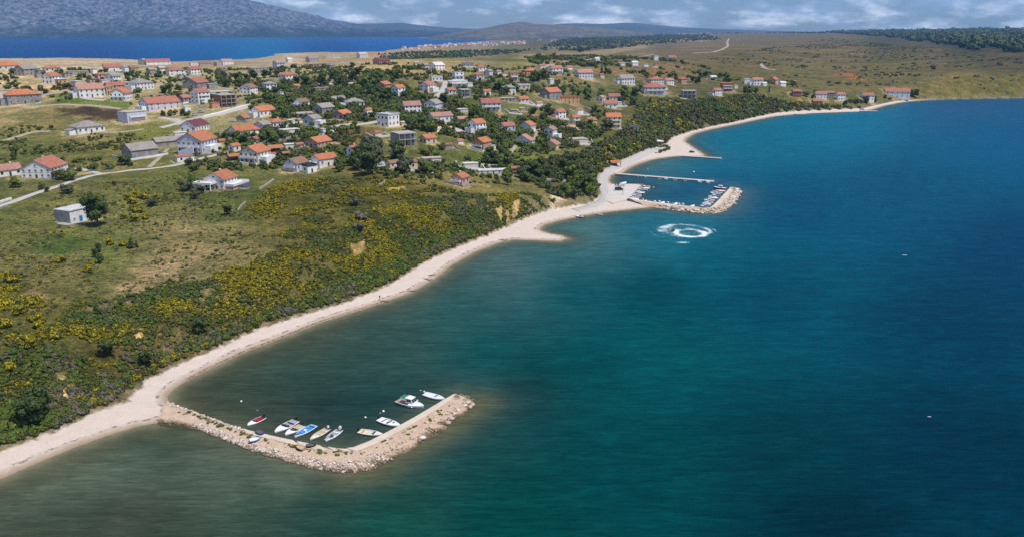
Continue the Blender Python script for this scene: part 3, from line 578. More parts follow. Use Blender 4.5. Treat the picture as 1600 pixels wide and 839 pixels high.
def scatter_tree():
    ng = bpy.data.node_groups.new('scatter', 'GeometryNodeTree')
    ng.interface.new_socket('Geometry', in_out='INPUT', socket_type='NodeSocketGeometry'); ng.interface.new_socket('Geometry', in_out='OUTPUT', socket_type='NodeSocketGeometry')
    N = ng.nodes; L = ng.links; gi = N.new('NodeGroupInput'); go = N.new('NodeGroupOutput')
    ip = N.new('GeometryNodeInstanceOnPoints'); ci = N.new('GeometryNodeCollectionInfo'); ci.inputs['Collection'].default_value = SCRUB
    ci.inputs['Separate Children'].default_value = True; ci.inputs['Reset Children'].default_value = True; ip.inputs['Pick Instance'].default_value = True
    def at(nm, ty):
        a = N.new('GeometryNodeInputNamedAttribute'); a.data_type = ty; a.inputs['Name'].default_value = nm; return a.outputs['Attribute']
    L.new(gi.outputs[0], ip.inputs['Points']); L.new(ci.outputs[0], ip.inputs['Instance']); L.new(at('which', 'INT'), ip.inputs['Instance Index'])
    cx = N.new('ShaderNodeCombineXYZ'); L.new(at('spin', 'FLOAT'), cx.inputs[2]); L.new(cx.outputs[0], ip.inputs['Rotation']); L.new(at('size', 'FLOAT_VECTOR'), ip.inputs['Scale'])
    L.new(ip.outputs[0], go.inputs[0]); return ng
SCATTER = scatter_tree()
FOOT = []           # house footprints x, y, radius
ROADS = []          # road centre lines as world points with half width
def clear_of(x, y, pad=0.0, roads=True):
    for fx, fy, fr in FOOT:
        if (x - fx) ** 2 + (y - fy) ** 2 < (fr + pad) ** 2: return False
    if roads:
        for pts, hw in ROADS:
            for (ax, ay), (bx, by) in zip(pts, pts[1:]):
                vx, vy = bx - ax, by - ay; t = max(0, min(1, ((x - ax) * vx + (y - ay) * vy) / (vx * vx + vy * vy + 1e-6)))
                if (x - ax - t * vx) ** 2 + (y - ay - t * vy) ** 2 < (hw + pad) ** 2: return False
    return True
SCPTS = {}
SCARW = [[hit(*p)[:2] for p in q] for q in SCARS]
def scrub(key, poly_px, count, mix, smin, smax, clump=0.0, cs=14.0, thr=0.5, hz=1.0, minveg=1.5):
    P = [hit(*p)[:2] for p in poly_px]; xs, ys = [p[0] for p in P], [p[1] for p in P]; g = np.random.default_rng(len(SCPTS) * 31 + count)
    names = list(mix); wts = np.array([mix[k] for k in names], float); wts /= wts.sum(); got = SCPTS.setdefault(key, []); tries = 0; made = 0
    while made < count and tries < 14:
        tries += 1; m = count * 3
        x = g.uniform(min(xs), max(xs), m); y = g.uniform(min(ys), max(ys), m); ok = inside(x, y, P)
        if clump: ok &= fbm(x / cs, y / cs, 77, 3) + g.normal(size=m) * (1 - clump) * 0.15 > thr
        for X, Y in zip(x[ok], y[ok]):
            if made >= count: break
            if any(inside(np.array([X]), np.array([Y]), q)[0] for q in SCARW): continue
            if gat(TVEG, X, Y) < minveg or gat(TBAY, X, Y) < 2 or not clear_of(X, Y, 0.8): continue
            # the kinds grow in patches
            q = (0.6 * vnoise(np.array([X / 17.0]), np.array([Y / 17.0]), 5)[0] + 0.4 * vnoise(np.array([X / 6.0]), np.array([Y / 6.0]), 6)[0]); kk = names[int(np.searchsorted(np.cumsum(wts), min(0.999, max(0, 0.34 * g.uniform() + 0.66 * (q * 1.9 - 0.45)))))]
            s = (smin + (smax - smin) * g.uniform() ** 1.6) * (1.35 if g.uniform() < .07 else 1) * (0.75 if kk == 'dry' else 1); got.append((X, Y, zat(X, Y) - 0.12 * s, g.choice(KIND[kk]), g.uniform(0, 6.28), s, s * g.uniform(0.75, 1.25) * hz)); made += 1
def build_scrub():
    for key, pts in SCPTS.items():
        if not pts: continue
        me = bpy.data.meshes.new(key); me.from_pydata([p[:3] for p in pts], [], [])
        a = me.attributes.new('which', 'INT', 'POINT'); a.data.foreach_set('value', np.array([p[3] for p in pts], np.int32))
        fattr(me, 'spin', [p[4] for p in pts]); a = me.attributes.new('size', 'FLOAT_VECTOR', 'POINT'); a.data.foreach_set('vector', np.array([(p[5], p[5], p[6]) for p in pts], np.float32).ravel())
        o = link(key, me); md = o.modifiers.new('scatter', 'NODES'); md.node_group = SCATTER; tag(o, kind='stuff')

# ---- trees: things with a trunk and a crown
def trunk_mesh(name, h, r, spread, seed):
    g = random.Random(seed); b = MB(); lean = (g.uniform(-.06, .06) * h, g.uniform(-.06, .06) * h)
    b.tube([(0, 0, -0.6), (lean[0] * .4, lean[1] * .4, h * .35), (lean[0], lean[1], h * .75)], [r, r * .75, r * .35], 7)
    for k in range(4):
        a = k * 1.57 + g.uniform(-.4, .4); z = h * g.uniform(.28, .5)
        b.tube([(lean[0] * .5, lean[1] * .5, z), (spread * .35 * math.cos(a), spread * .35 * math.sin(a), z + h * .18), (spread * .7 * math.cos(a), spread * .7 * math.sin(a), z + h * .3)], [r * .5, r * .35, r * .12], 5)
    return b.mesh(name, BARK, True)
TREE = {}
def tree_proto(kind, mat, n_lobes, r, h0, h1, lr, nl, ls, seeds, trunk_r=0.16):
    TREE[kind] = []
    for s in seeds:
        g = np.random.default_rng(s)
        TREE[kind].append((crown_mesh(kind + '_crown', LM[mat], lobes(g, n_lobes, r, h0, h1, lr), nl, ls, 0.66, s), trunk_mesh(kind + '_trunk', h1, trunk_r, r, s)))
# unit trees are about one metre tall: scaled by the tree's height
tree_proto('dark', 'dark', 8, 0.42, 0.20, 0.98, 0.22, 520, 0.105, (11, 12, 13), 0.030)
tree_proto('mid', 'mid', 8, 0.46, 0.16, 0.96, 0.23, 520, 0.105, (14, 15, 16), 0.030)
tree_proto('grey', 'grey', 8, 0.50, 0.14, 0.95, 0.24, 480, 0.105, (17, 18), 0.034)
tree_proto('bright', 'bright', 7, 0.46, 0.16, 0.96, 0.24, 460, 0.105, (19, 20), 0.030)
tree_proto('olive', 'olive', 7, 0.48, 0.12, 0.95, 0.24, 460, 0.105, (21, 22), 0.030)
tree_proto('cypress', 'dark', 3, 0.13, 0.05, 1.0, 0.11, 260, 0.08, (23, 24), 0.022)
tree_proto('big', 'dark', 16, 0.50, 0.16, 0.97, 0.19, 1900, 0.062, (25,), 0.03)
tree_proto('poplar', 'dark', 15, 0.36, 0.22, 0.99, 0.17, 1700, 0.058, (26,), 0.026)
tree_proto('broom', 'broom', 8, 0.72, 0.05, 0.96, 0.34, 420, 0.19, (27, 28), 0.03)
tree_proto('bare', 'bare', 8, 0.60, 0.06, 0.95, 0.30, 360, 0.13, (29,), 0.03)
TREE_N = [0]
def tree(x, y, h, kind, label, group=None, wide=1.0, name='tree', cat='tree'):
    TREE_N[0] += 1; g = random.Random(TREE_N[0] * 13); cm, tm = g.choice(TREE[kind])
    o = empty(name, (x, y, zat(x, y) - 0.03 * h), g.uniform(0, 6.28)); o.scale = (h * wide, h * wide, h)
    link('crown', cm, o); link('trunk', tm, o); return tag(o, label, cat, group)
ORD = ['first', 'second', 'third', 'fourth', 'fifth', 'sixth', 'seventh', 'eighth', 'ninth', 'tenth', 'eleventh', 'twelfth', 'thirteenth', 'fourteenth', 'fifteenth', 'sixteenth', 'seventeenth', 'eighteenth', 'nineteenth', 'twentieth']
def ordinal(i):
    if i < 20: return ORD[i]
    t = {2: 'twenty', 3: 'thirty', 4: 'forty'}[(i + 1) // 10]; u = (i + 1) % 10
    return (t[:-1] + 'ieth') if u == 0 else t + '-' + ORD[u - 1]
WORD = {'dark': 'dark green', 'mid': 'leafy green', 'grey': 'grey-green', 'bright': 'bright green', 'olive': 'olive brown', 'cypress': 'narrow dark'}
def grove(cx, cy, rx, ry, count, hmin, hmax, kinds, where, seed=0, wide=1.0):
    """trees inside an ellipse given in photo pixels, spread over the ground"""
    g = random.Random(seed + int(cx * 7 + cy)); pts = []; count = max(2, round(count * 0.66)); tries = 0
    while len(pts) < count and tries < 900:
        tries += 1; a = g.uniform(0, 6.28); q = math.sqrt(g.random())
        px, py = cx + rx * q * math.cos(a), cy + ry * q * math.sin(a); X, Y, Z, D = hit(px, py)
        if gat(TVEG, X, Y) < 3 or not clear_of(X, Y, 1.8): continue
        if any((X - u[0]) ** 2 + (Y - u[1]) ** 2 < (0.42 * hmin) ** 2 for u in pts): continue
        pts.append((X, Y, px))
    pts.sort(key=lambda u: u[2]); seen = {}
    for i, (X, Y, px) in enumerate(pts):
        k = g.choice(kinds); h = g.uniform(hmin, hmax); seen[k] = seen.get(k, 0) + 1
        tree(X, Y, h, k, '%s %s tree from left in %s' % (ordinal(seen[k] - 1), WORD[k], where), where, wide)
# ------------------------------------------------------------------ buildings
WALLC = {'W': (0.82, 0.81, 0.78), 'C': (0.64, 0.55, 0.38), 'G': (0.33, 0.32, 0.31), 'S': (0.40, 0.36, 0.31), 'B': (0.40, 0.15, 0.085), 'O': (0.60, 0.38, 0.18), 'P': (0.60, 0.36, 0.30), 'Y': (0.66, 0.58, 0.30), 'L': (0.58, 0.59, 0.68), 'T': (0.50, 0.36, 0.25), 'N': (0.55, 0.29, 0.16), 'E': (0.68, 0.63, 0.54)}
WNAME = {'W': 'white_render', 'C': 'cream_render', 'G': 'grey_block', 'S': 'stone_wall', 'B': 'brick', 'O': 'ochre_render', 'P': 'pink_render', 'Y': 'yellow_render', 'L': 'pale_blue_and_shade_render', 'T': 'tan_render', 'N': 'orange_render', 'E': 'beige_render'}  # the pale blue also carries painted shade on some white houses
WM = {k: plain(WNAME[k], c, 0.85, 0.2, 0.10 if k not in 'GSB' else 0.22, 0.5, 0.12) for k, c in WALLC.items()}
def tile_mat(name, col):
    m = NT(name); o = m.obj(); uv = m.n('UVMap').outputs[0]
    w = m.n('TexWave'); w.wave_type = 'BANDS'; w.bands_direction = 'X'; w.inputs['Scale'].default_value = 4.0; m.put(w.inputs['Vector'], o)
    v = m.noise(0.7, 6, 0.65, o); f = m.noise(6, 3, 0.6, o); rnd = m.n('ObjectInfo').outputs['Random']
    c = m.mix(1, col, m.ramp(v, [(0.3, 0.68), (0.7, 1.25)]), 'MULTIPLY'); c = m.mix(1, c, m.ramp(f, [(0.3, 0.75), (0.7, 1.18)]), 'MULTIPLY')
    c = m.mix(1, c, m.mix(rnd, (0.88, 0.9, 0.95), (1.1, 1.08, 1.05)), 'MULTIPLY')
    m.bump(w.outputs['Fac'], 0.5, 0.08); return m.set(c, 0.8, 0.2)
RM = {k: tile_mat(n_, c) for k, n_, c in [('o', 'orange_roof_tiles', (0.46, 0.175, 0.085)), ('r', 'red_roof_tiles', (0.39, 0.155, 0.105)), ('m', 'maroon_roof', (0.17, 0.055, 0.06)), ('g', 'grey_roof_sheets', (0.30, 0.27, 0.24)), ('d', 'dark_roof', (0.075, 0.075, 0.085)),
    ('p', 'faded_pink_tiles', (0.42, 0.22, 0.165)), ('b', 'brown_roof_tiles', (0.30, 0.165, 0.11)), ('w', 'white_roof_slab', (0.66, 0.64, 0.60)), ('c', 'concrete_slab', (0.42, 0.39, 0.35)), ('t', 'tan_gravel_roof', (0.50, 0.42, 0.32))]}
TRIM = plain('white_trim', (0.78, 0.77, 0.75), 0.6, 0.3, 0.04); DARKT = plain('dark_frame', (0.06, 0.05, 0.045), 0.5, 0.4, 0.05)
GLASS = NT('window_glass').set((0.020, 0.026, 0.034), 0.12, 0.5); SHUT = plain('blue_paint', (0.04, 0.20, 0.46), 0.5, 0.4, 0.06); DOORM = plain('brown_door', (0.10, 0.055, 0.03), 0.5, 0.3)
CONC = plain('raw_concrete', (0.40, 0.38, 0.35), 0.9, 0.15, 0.16, 0.8, 0.1); WOOD = plain('weathered_wood', (0.13, 0.09, 0.06), 0.85, 0.15, 0.2)
PANE = {}
def pane_meshes(w, h):
    k = (round(w, 1), round(h, 1))
    if k not in PANE:
        w, h = k; f = MB(); t = 0.09; d = 0.07       # frame stands on the wall (local y = outwards)
        f.box(-w / 2 - t, -w / 2, 0, d, -h / 2 - t, h / 2 + t); f.box(w / 2, w / 2 + t, 0, d, -h / 2 - t, h / 2 + t); f.box(-w / 2, w / 2, 0, d, h / 2, h / 2 + t); f.box(-w / 2 - t - .04, w / 2 + t + .04, 0, d + .09, -h / 2 - t - .06, -h / 2 - .001); f.box(-0.03, 0.03, 0.02, d - .01, -h / 2, h / 2)
        g = MB(); g.box(-w / 2 - .02, w / 2 + .02, -0.02, 0.022, -h / 2 - .02, h / 2 + .02)
        one = MB(); one.box(-w / 2 - t, w / 2 + t, -0.02, 0.04, -h / 2 - t, h / 2 + t, 0); one.box(-w / 2, w / 2, 0.0, 0.055, -h / 2, h / 2, 1)
        PANE[k] = (f.mesh('window_frame', TRIM), g.mesh('window_pane', GLASS), one.mesh('window', [TRIM, GLASS]))
    return PANE[k]
def add_window(par, x, y, z, out, w, h, fine):
    f, g, one = pane_meshes(w, h)
    o = link('window', one if not fine else f, par, (x, y, z), out - math.pi / 2)
    if fine: link('pane', g, o)
    return o
def add_door(par, x, y, z0, out, w=1.0, h=2.1, mat=None):
    b = MB(); b.box(-w / 2, w / 2, -0.02, 0.05, 0, h); return b.build('door', mat or DOORM, par, (x, y, z0), out - math.pi / 2)
def gable_roof(L, W, H, rise, ov=0.5, th=0.18):
    b = MB(); x0, x1 = -L / 2 - ov, L / 2 + ov; hw = W / 2 + ov; ze = H - rise * ov / (W / 2); zr = H + rise
    for s in (1, -1):
        a = [(x0, s * hw, ze), (x1, s * hw, ze), (x1, 0, zr), (x0, 0, zr)]; a2 = [(p[0], p[1], p[2] + th) for p in a]
        if s < 0: a.reverse(); a2.reverse()
        b.face(a2); b.face(a[::-1]); n_ = 4
        for k in range(n_):
            q = (k + 1) % n_
            if k == (2 if s > 0 else 0): continue
            b.face([a[k], a[q], a2[q], a2[k]])
    return b
def hip_roof(L, W, H, rise, ov=0.55, th=0.16):
    b = MB(); x, y = L / 2 + ov, W / 2 + ov; r = max(L / 2 - W / 2, 0.15); zr = H + rise
    e = [(-x, -y, H), (x, -y, H), (x, y, H), (-x, y, H)]; t = [(p[0], p[1], H + th) for p in e]; k0, k1 = (-r, 0, zr + th), (r, 0, zr + th)
    b.face(e[::-1])
    for i in range(4): b.face([e[i], e[(i + 1) % 4], t[(i + 1) % 4], t[i]])
    b.face([t[0], t[1], k1, k0]); b.face([t[1], t[2], k1]); b.face([t[2], t[3], k0, k1]); b.face([t[3], t[0], k0]); return b
def hollow(b, x0, x1, y0, y1, z0, z1, t=0.14, m=0):
    b.box(x0, x1, y0, y0 + t, z0, z1, m); b.box(x0, x1, y1 - t, y1, z0, z1, m); b.box(x0, x0 + t, y0 + t, y1 - t, z0, z1, m); b.box(x1 - t, x1, y0 + t, y1 - t, z0, z1, m)
HOUSES = []
def house(px, py, wpx, hpx, rot, typ, wall, roof, asp, flags, label, name='house', cat=None, group=None):
    X, Y, Z, D = hit(px, py); d = math.hypot(X, Y); az = math.atan2(X, Y); asp = 1 + (asp - 1) * .75 if asp > 1.3 else asp
    if rot <= 20 and wpx < 36 and asp < 1.6 and typ != 'f' and int(px * 3 + py) % 2: rot += 24
    th = R(rot) - az; wpx *= .84 if py < 128 else .93
    mpp = D / FPX / math.cos(math.atan(abs(px - 800) / FPX)); wm = wpx * mpp
    c_, s_ = abs(math.cos(th + az)), abs(math.sin(th + az)); W = wm / (asp * c_ + s_); L = asp * W; H = max(2.3, hpx * mpp / math.cos(math.atan2(CAMH - Z, d)))
    depth = L * s_ + W * c_; k = 0.40 * depth; cx, cy_ = X + X / d * k, Y + Y / d * k
    z = min(zat(cx, cy_), Z + 0.6) if depth < 30 else Z
    z = 0.5 * (z + Z)
    o = empty(name, (cx, cy_, z), th); tag(o, label, cat or name.replace('_', ' '), group); FOOT.append((cx, cy_, 0.5 * math.hypot(L, W) * 0.9))
    H *= 0.88; rise = W / 2 * (0.56 if typ == 'g' else 0.52); fine = wpx >= 30
    b = MB(); b.box(-L / 2, L / 2, -W / 2, W / 2, -3.0, H, 0)
    if typ == 'g':
        for s in (1, -1):
            t = [(s * L / 2, -W / 2, H), (s * L / 2, W / 2, H), (s * L / 2, 0, H + rise)]; b.face(t if s > 0 else t[::-1])
    b.build('wall', WM[wall], o)
    if typ == 'g': rf = gable_roof(L, W, H, rise, 0.45 if W > 5 else 0.3).build('roof', RM[roof], o)
    elif typ == 'h': rf = hip_roof(L, W, H, rise * 0.95).build('roof', RM[roof], o)
    else:
        q = MB(); q.box(-L / 2 - .25, L / 2 + .25, -W / 2 - .25, W / 2 + .25, H + .002, H + .28)
        if 'p' in flags: hollow(q, -L / 2 - .25, L / 2 + .25, -W / 2 - .25, W / 2 + .25, H + .28, H + 1.05, 0.18)
        rf = q.build('roof', RM[roof], o)
    if typ != 'f' and wpx >= 17 and ('c' in flags or int(px * 7 + py) % 3 == 0):
        q = MB(); q.box(-.35, .35, -.35, .35, -0.8, 1.0); q.box(-.45, .45, -.45, .45, 1.002, 1.15); q.build('chimney', WM['W' if wall != 'S' else 'S'], rf, (L * 0.22, W * 0.12, H + rise * .8))
    # which sides face the camera
    n_st = 1 if H < 4.6 else (2 if H < 7.8 else 3); sh = H / n_st; ww, wh = min(1.2, sh * .42), min(1.35, sh * .46)
    sides = [(0, L / 2, W), (math.pi, L / 2, W), (math.pi / 2, W / 2, L), (-math.pi / 2, W / 2, L)]; view = math.atan2(-cy_, -cx)
    shown = sorted(sides, key=lambda q: math.cos(q[0] + th - view), reverse=True)[:2]; door = False
    if wpx >= 12 and 'n' not in flags:
        for si, (a, off, wid) in enumerate(shown):
            nw = max(1, int(wid / (3.0 if wpx < 40 else 2.7))); nw = min(nw, 5 if wpx > 24 else 3)
            for st in range(n_st):
                for i in range(nw):
                    u = (i + .5) / nw * wid - wid / 2; zc = sh * st + sh * .55
                    ux, uy = math.cos(a) * off - math.sin(a) * u, math.sin(a) * off + math.cos(a) * u
                    if st == 0 and i == nw // 2 and not door and wpx >= 20: add_door(o, ux, uy, 0.02, a, min(1.1, ww), min(2.1, sh * .75)); door = True; continue
                    add_window(o, ux, uy, zc, a, ww, wh, fine)
            if typ == 'g' and a in (0, math.pi) and rise > 1.7 and fine: add_window(o, math.cos(a) * off, 0, H + rise * .34, a, .8, .9, fine)
    a0, off0, wid0 = shown[0]; a1, off1, wid1 = shown[1]
    def local(a, out, u): return (math.cos(a) * out - math.sin(a) * u, math.sin(a) * out + math.cos(a) * u)
    if 'b' in flags:      # balcony along the side that faces the camera most
        q = MB(); w2 = wid0 * .82
        for st in range(1, max(n_st, 2)):
            zb = sh * st if n_st > 1 else H * .5
            q.box(-w2 / 2, w2 / 2, 0.003, 1.5, zb - .16, zb); q.box(-w2 / 2, w2 / 2, 1.38, 1.5, zb + .002, zb + .95); q.box(-w2 / 2, -w2 / 2 + .12, .003, 1.378, zb + .002, zb + .95); q.box(w2 / 2 - .12, w2 / 2, .003, 1.378, zb + .002, zb + .95)
        for s in (-1, 1): q.box(s * (w2 / 2 - .2) - .12, s * (w2 / 2 - .2) + .12, 1.14, 1.37, -2, (sh if n_st > 1 else H * .5) - .162)
        p = local(a0, off0, 0); q.build('balcony', TRIM, o, (p[0], p[1], 0), a0 - math.pi / 2)
    if 't' in flags:      # low terrace block on the second visible side
        q = MB(); w2, dd, ht = wid1 * .7, min(4.0, wid1 * .45), max(sh * .9 if n_st > 1 else H * .5, 1.4)
        q.box(-w2 / 2, w2 / 2, .003, dd, -3, ht, 0); hollow(q, -w2 / 2, w2 / 2, .003, dd, ht + .002, ht + .9, .12)
        p = local(a1, off1, 0); q.build('terrace', WM['W' if wall in 'WLPYE' else wall], o, (p[0], p[1], 0), a1 - math.pi / 2)
    if 'a' in flags:      # lean-to annex with its own small roof
        q = MB(); w2, dd, ht = wid1 * .55, wid1 * .35, min(H * .62, 2.7); q.box(-w2 / 2, w2 / 2, .003, dd, -3, ht); p = local(a1, off1, wid1 * .12)
        an = q.build('annex', WM[wall], o, (p[0], p[1], 0), a1 - math.pi / 2)
        q = MB(); q.face([(-w2 / 2 - .25, .004, ht + .75), (-w2 / 2 - .25, dd + .35, ht + .05), (w2 / 2 + .25, dd + .35, ht + .05), (w2 / 2 + .25, .004, ht + .75)]); q.face([(-w2 / 2 - .25, .004, ht + .6), (w2 / 2 + .25, .004, ht + .6), (w2 / 2 + .25, dd + .35, ht - .1), (-w2 / 2 - .25, dd + .35, ht - .1)]); q.face([(-w2 / 2 - .25, dd + .35, ht - .1), (w2 / 2 + .25, dd + .35, ht - .1), (w2 / 2 + .25, dd + .35, ht + .05), (-w2 / 2 - .25, dd + .35, ht + .05)])
        q.build('roof', RM[roof if roof not in 'wct' else 'o'], an)
    if 's' in flags:      # outside stair along the gable that faces the camera
        q = MB(); n2 = 9; w2 = wid0 * .8; q_h = sh
        for i in range(n2): q.box(-w2 / 2 + w2 * .75 * i / n2 + w2 * .2, -w2 / 2 + w2 * .75 * (i + 1) / n2 + w2 * .2 - .002, 1.55, 2.5, -2.5, q_h * (1 - (i + .3) / n2) + .9)
        p = local(a0, off0, 0); q.build('stair', WM[wall], o, (p[0], p[1], 0), a0 - math.pi / 2)
    if 'k' in flags:      # open concrete frame in front: slabs and posts
        q = MB(); w2 = wid0 * .98
        for st in range(1, n_st + 1): q.box(-w2 / 2, w2 / 2, .003, 2.2, sh * st - .22, sh * st)
        for i in range(4):
            u = -w2 / 2 + w2 * i / 3; u = min(max(u, -w2 / 2 + .2), w2 / 2 - .2)
            for st in range(n_st): q.box(u - .16, u + .16, 1.86, 2.18, sh * st + (.002 if st else -2.5), sh * (st + 1) - .222)
        p = local(a0, off0, 0); q.build('concrete_frame', CONC, o, (p[0], p[1], 0), a0 - math.pi / 2)
    HOUSES.append((px, py, o)); return o, L, W, H, rise, shown, local
def open_shed(px, py, wpx, hpx, rot, roof, label, asp=1.3, name='pavilion', typ='g'):
    X, Y, Z, D = hit(px, py); d = math.hypot(X, Y); az = math.atan2(X, Y); th = R(rot) - az; wm = wpx * D / FPX
    W = wm / (asp * abs(math.cos(th + az)) + abs(math.sin(th + az))); L = asp * W; H = max(2.2, hpx * D / FPX)
    k = .4 * (L * abs(math.sin(th + az)) + W * abs(math.cos(th + az))); o = empty(name, (X + X / d * k, Y + Y / d * k, Z), th); tag(o, label, name, None)
    (gable_roof(L, W, H, W * .2, .4) if typ == 'g' else hip_roof(L, W, H, W * .2, .4)).build('roof', RM[roof], o)
    for sx in (-1, 1):
        for sy in (-1, 1):
            q = MB(); q.box(-.14, .14, -.14, .14, -1.5, H - .02); q.build('post', WOOD, o, (sx * (L / 2 - .3), sy * (W / 2 - .3), 0))
    q = MB(); q.box(-L / 2 + .6, L / 2 - .6, W / 2 - .6, W / 2 - .3, -1.5, H - .05); q.build('back_wall', WM['S'], o)
    q = MB(); q.box(-L / 4, L / 4, -.5, .5, -.5, .8); q.build('table', WOOD, o); FOOT.append((o.location.x, o.location.y, .45 * math.hypot(L, W))); return o
A = 57
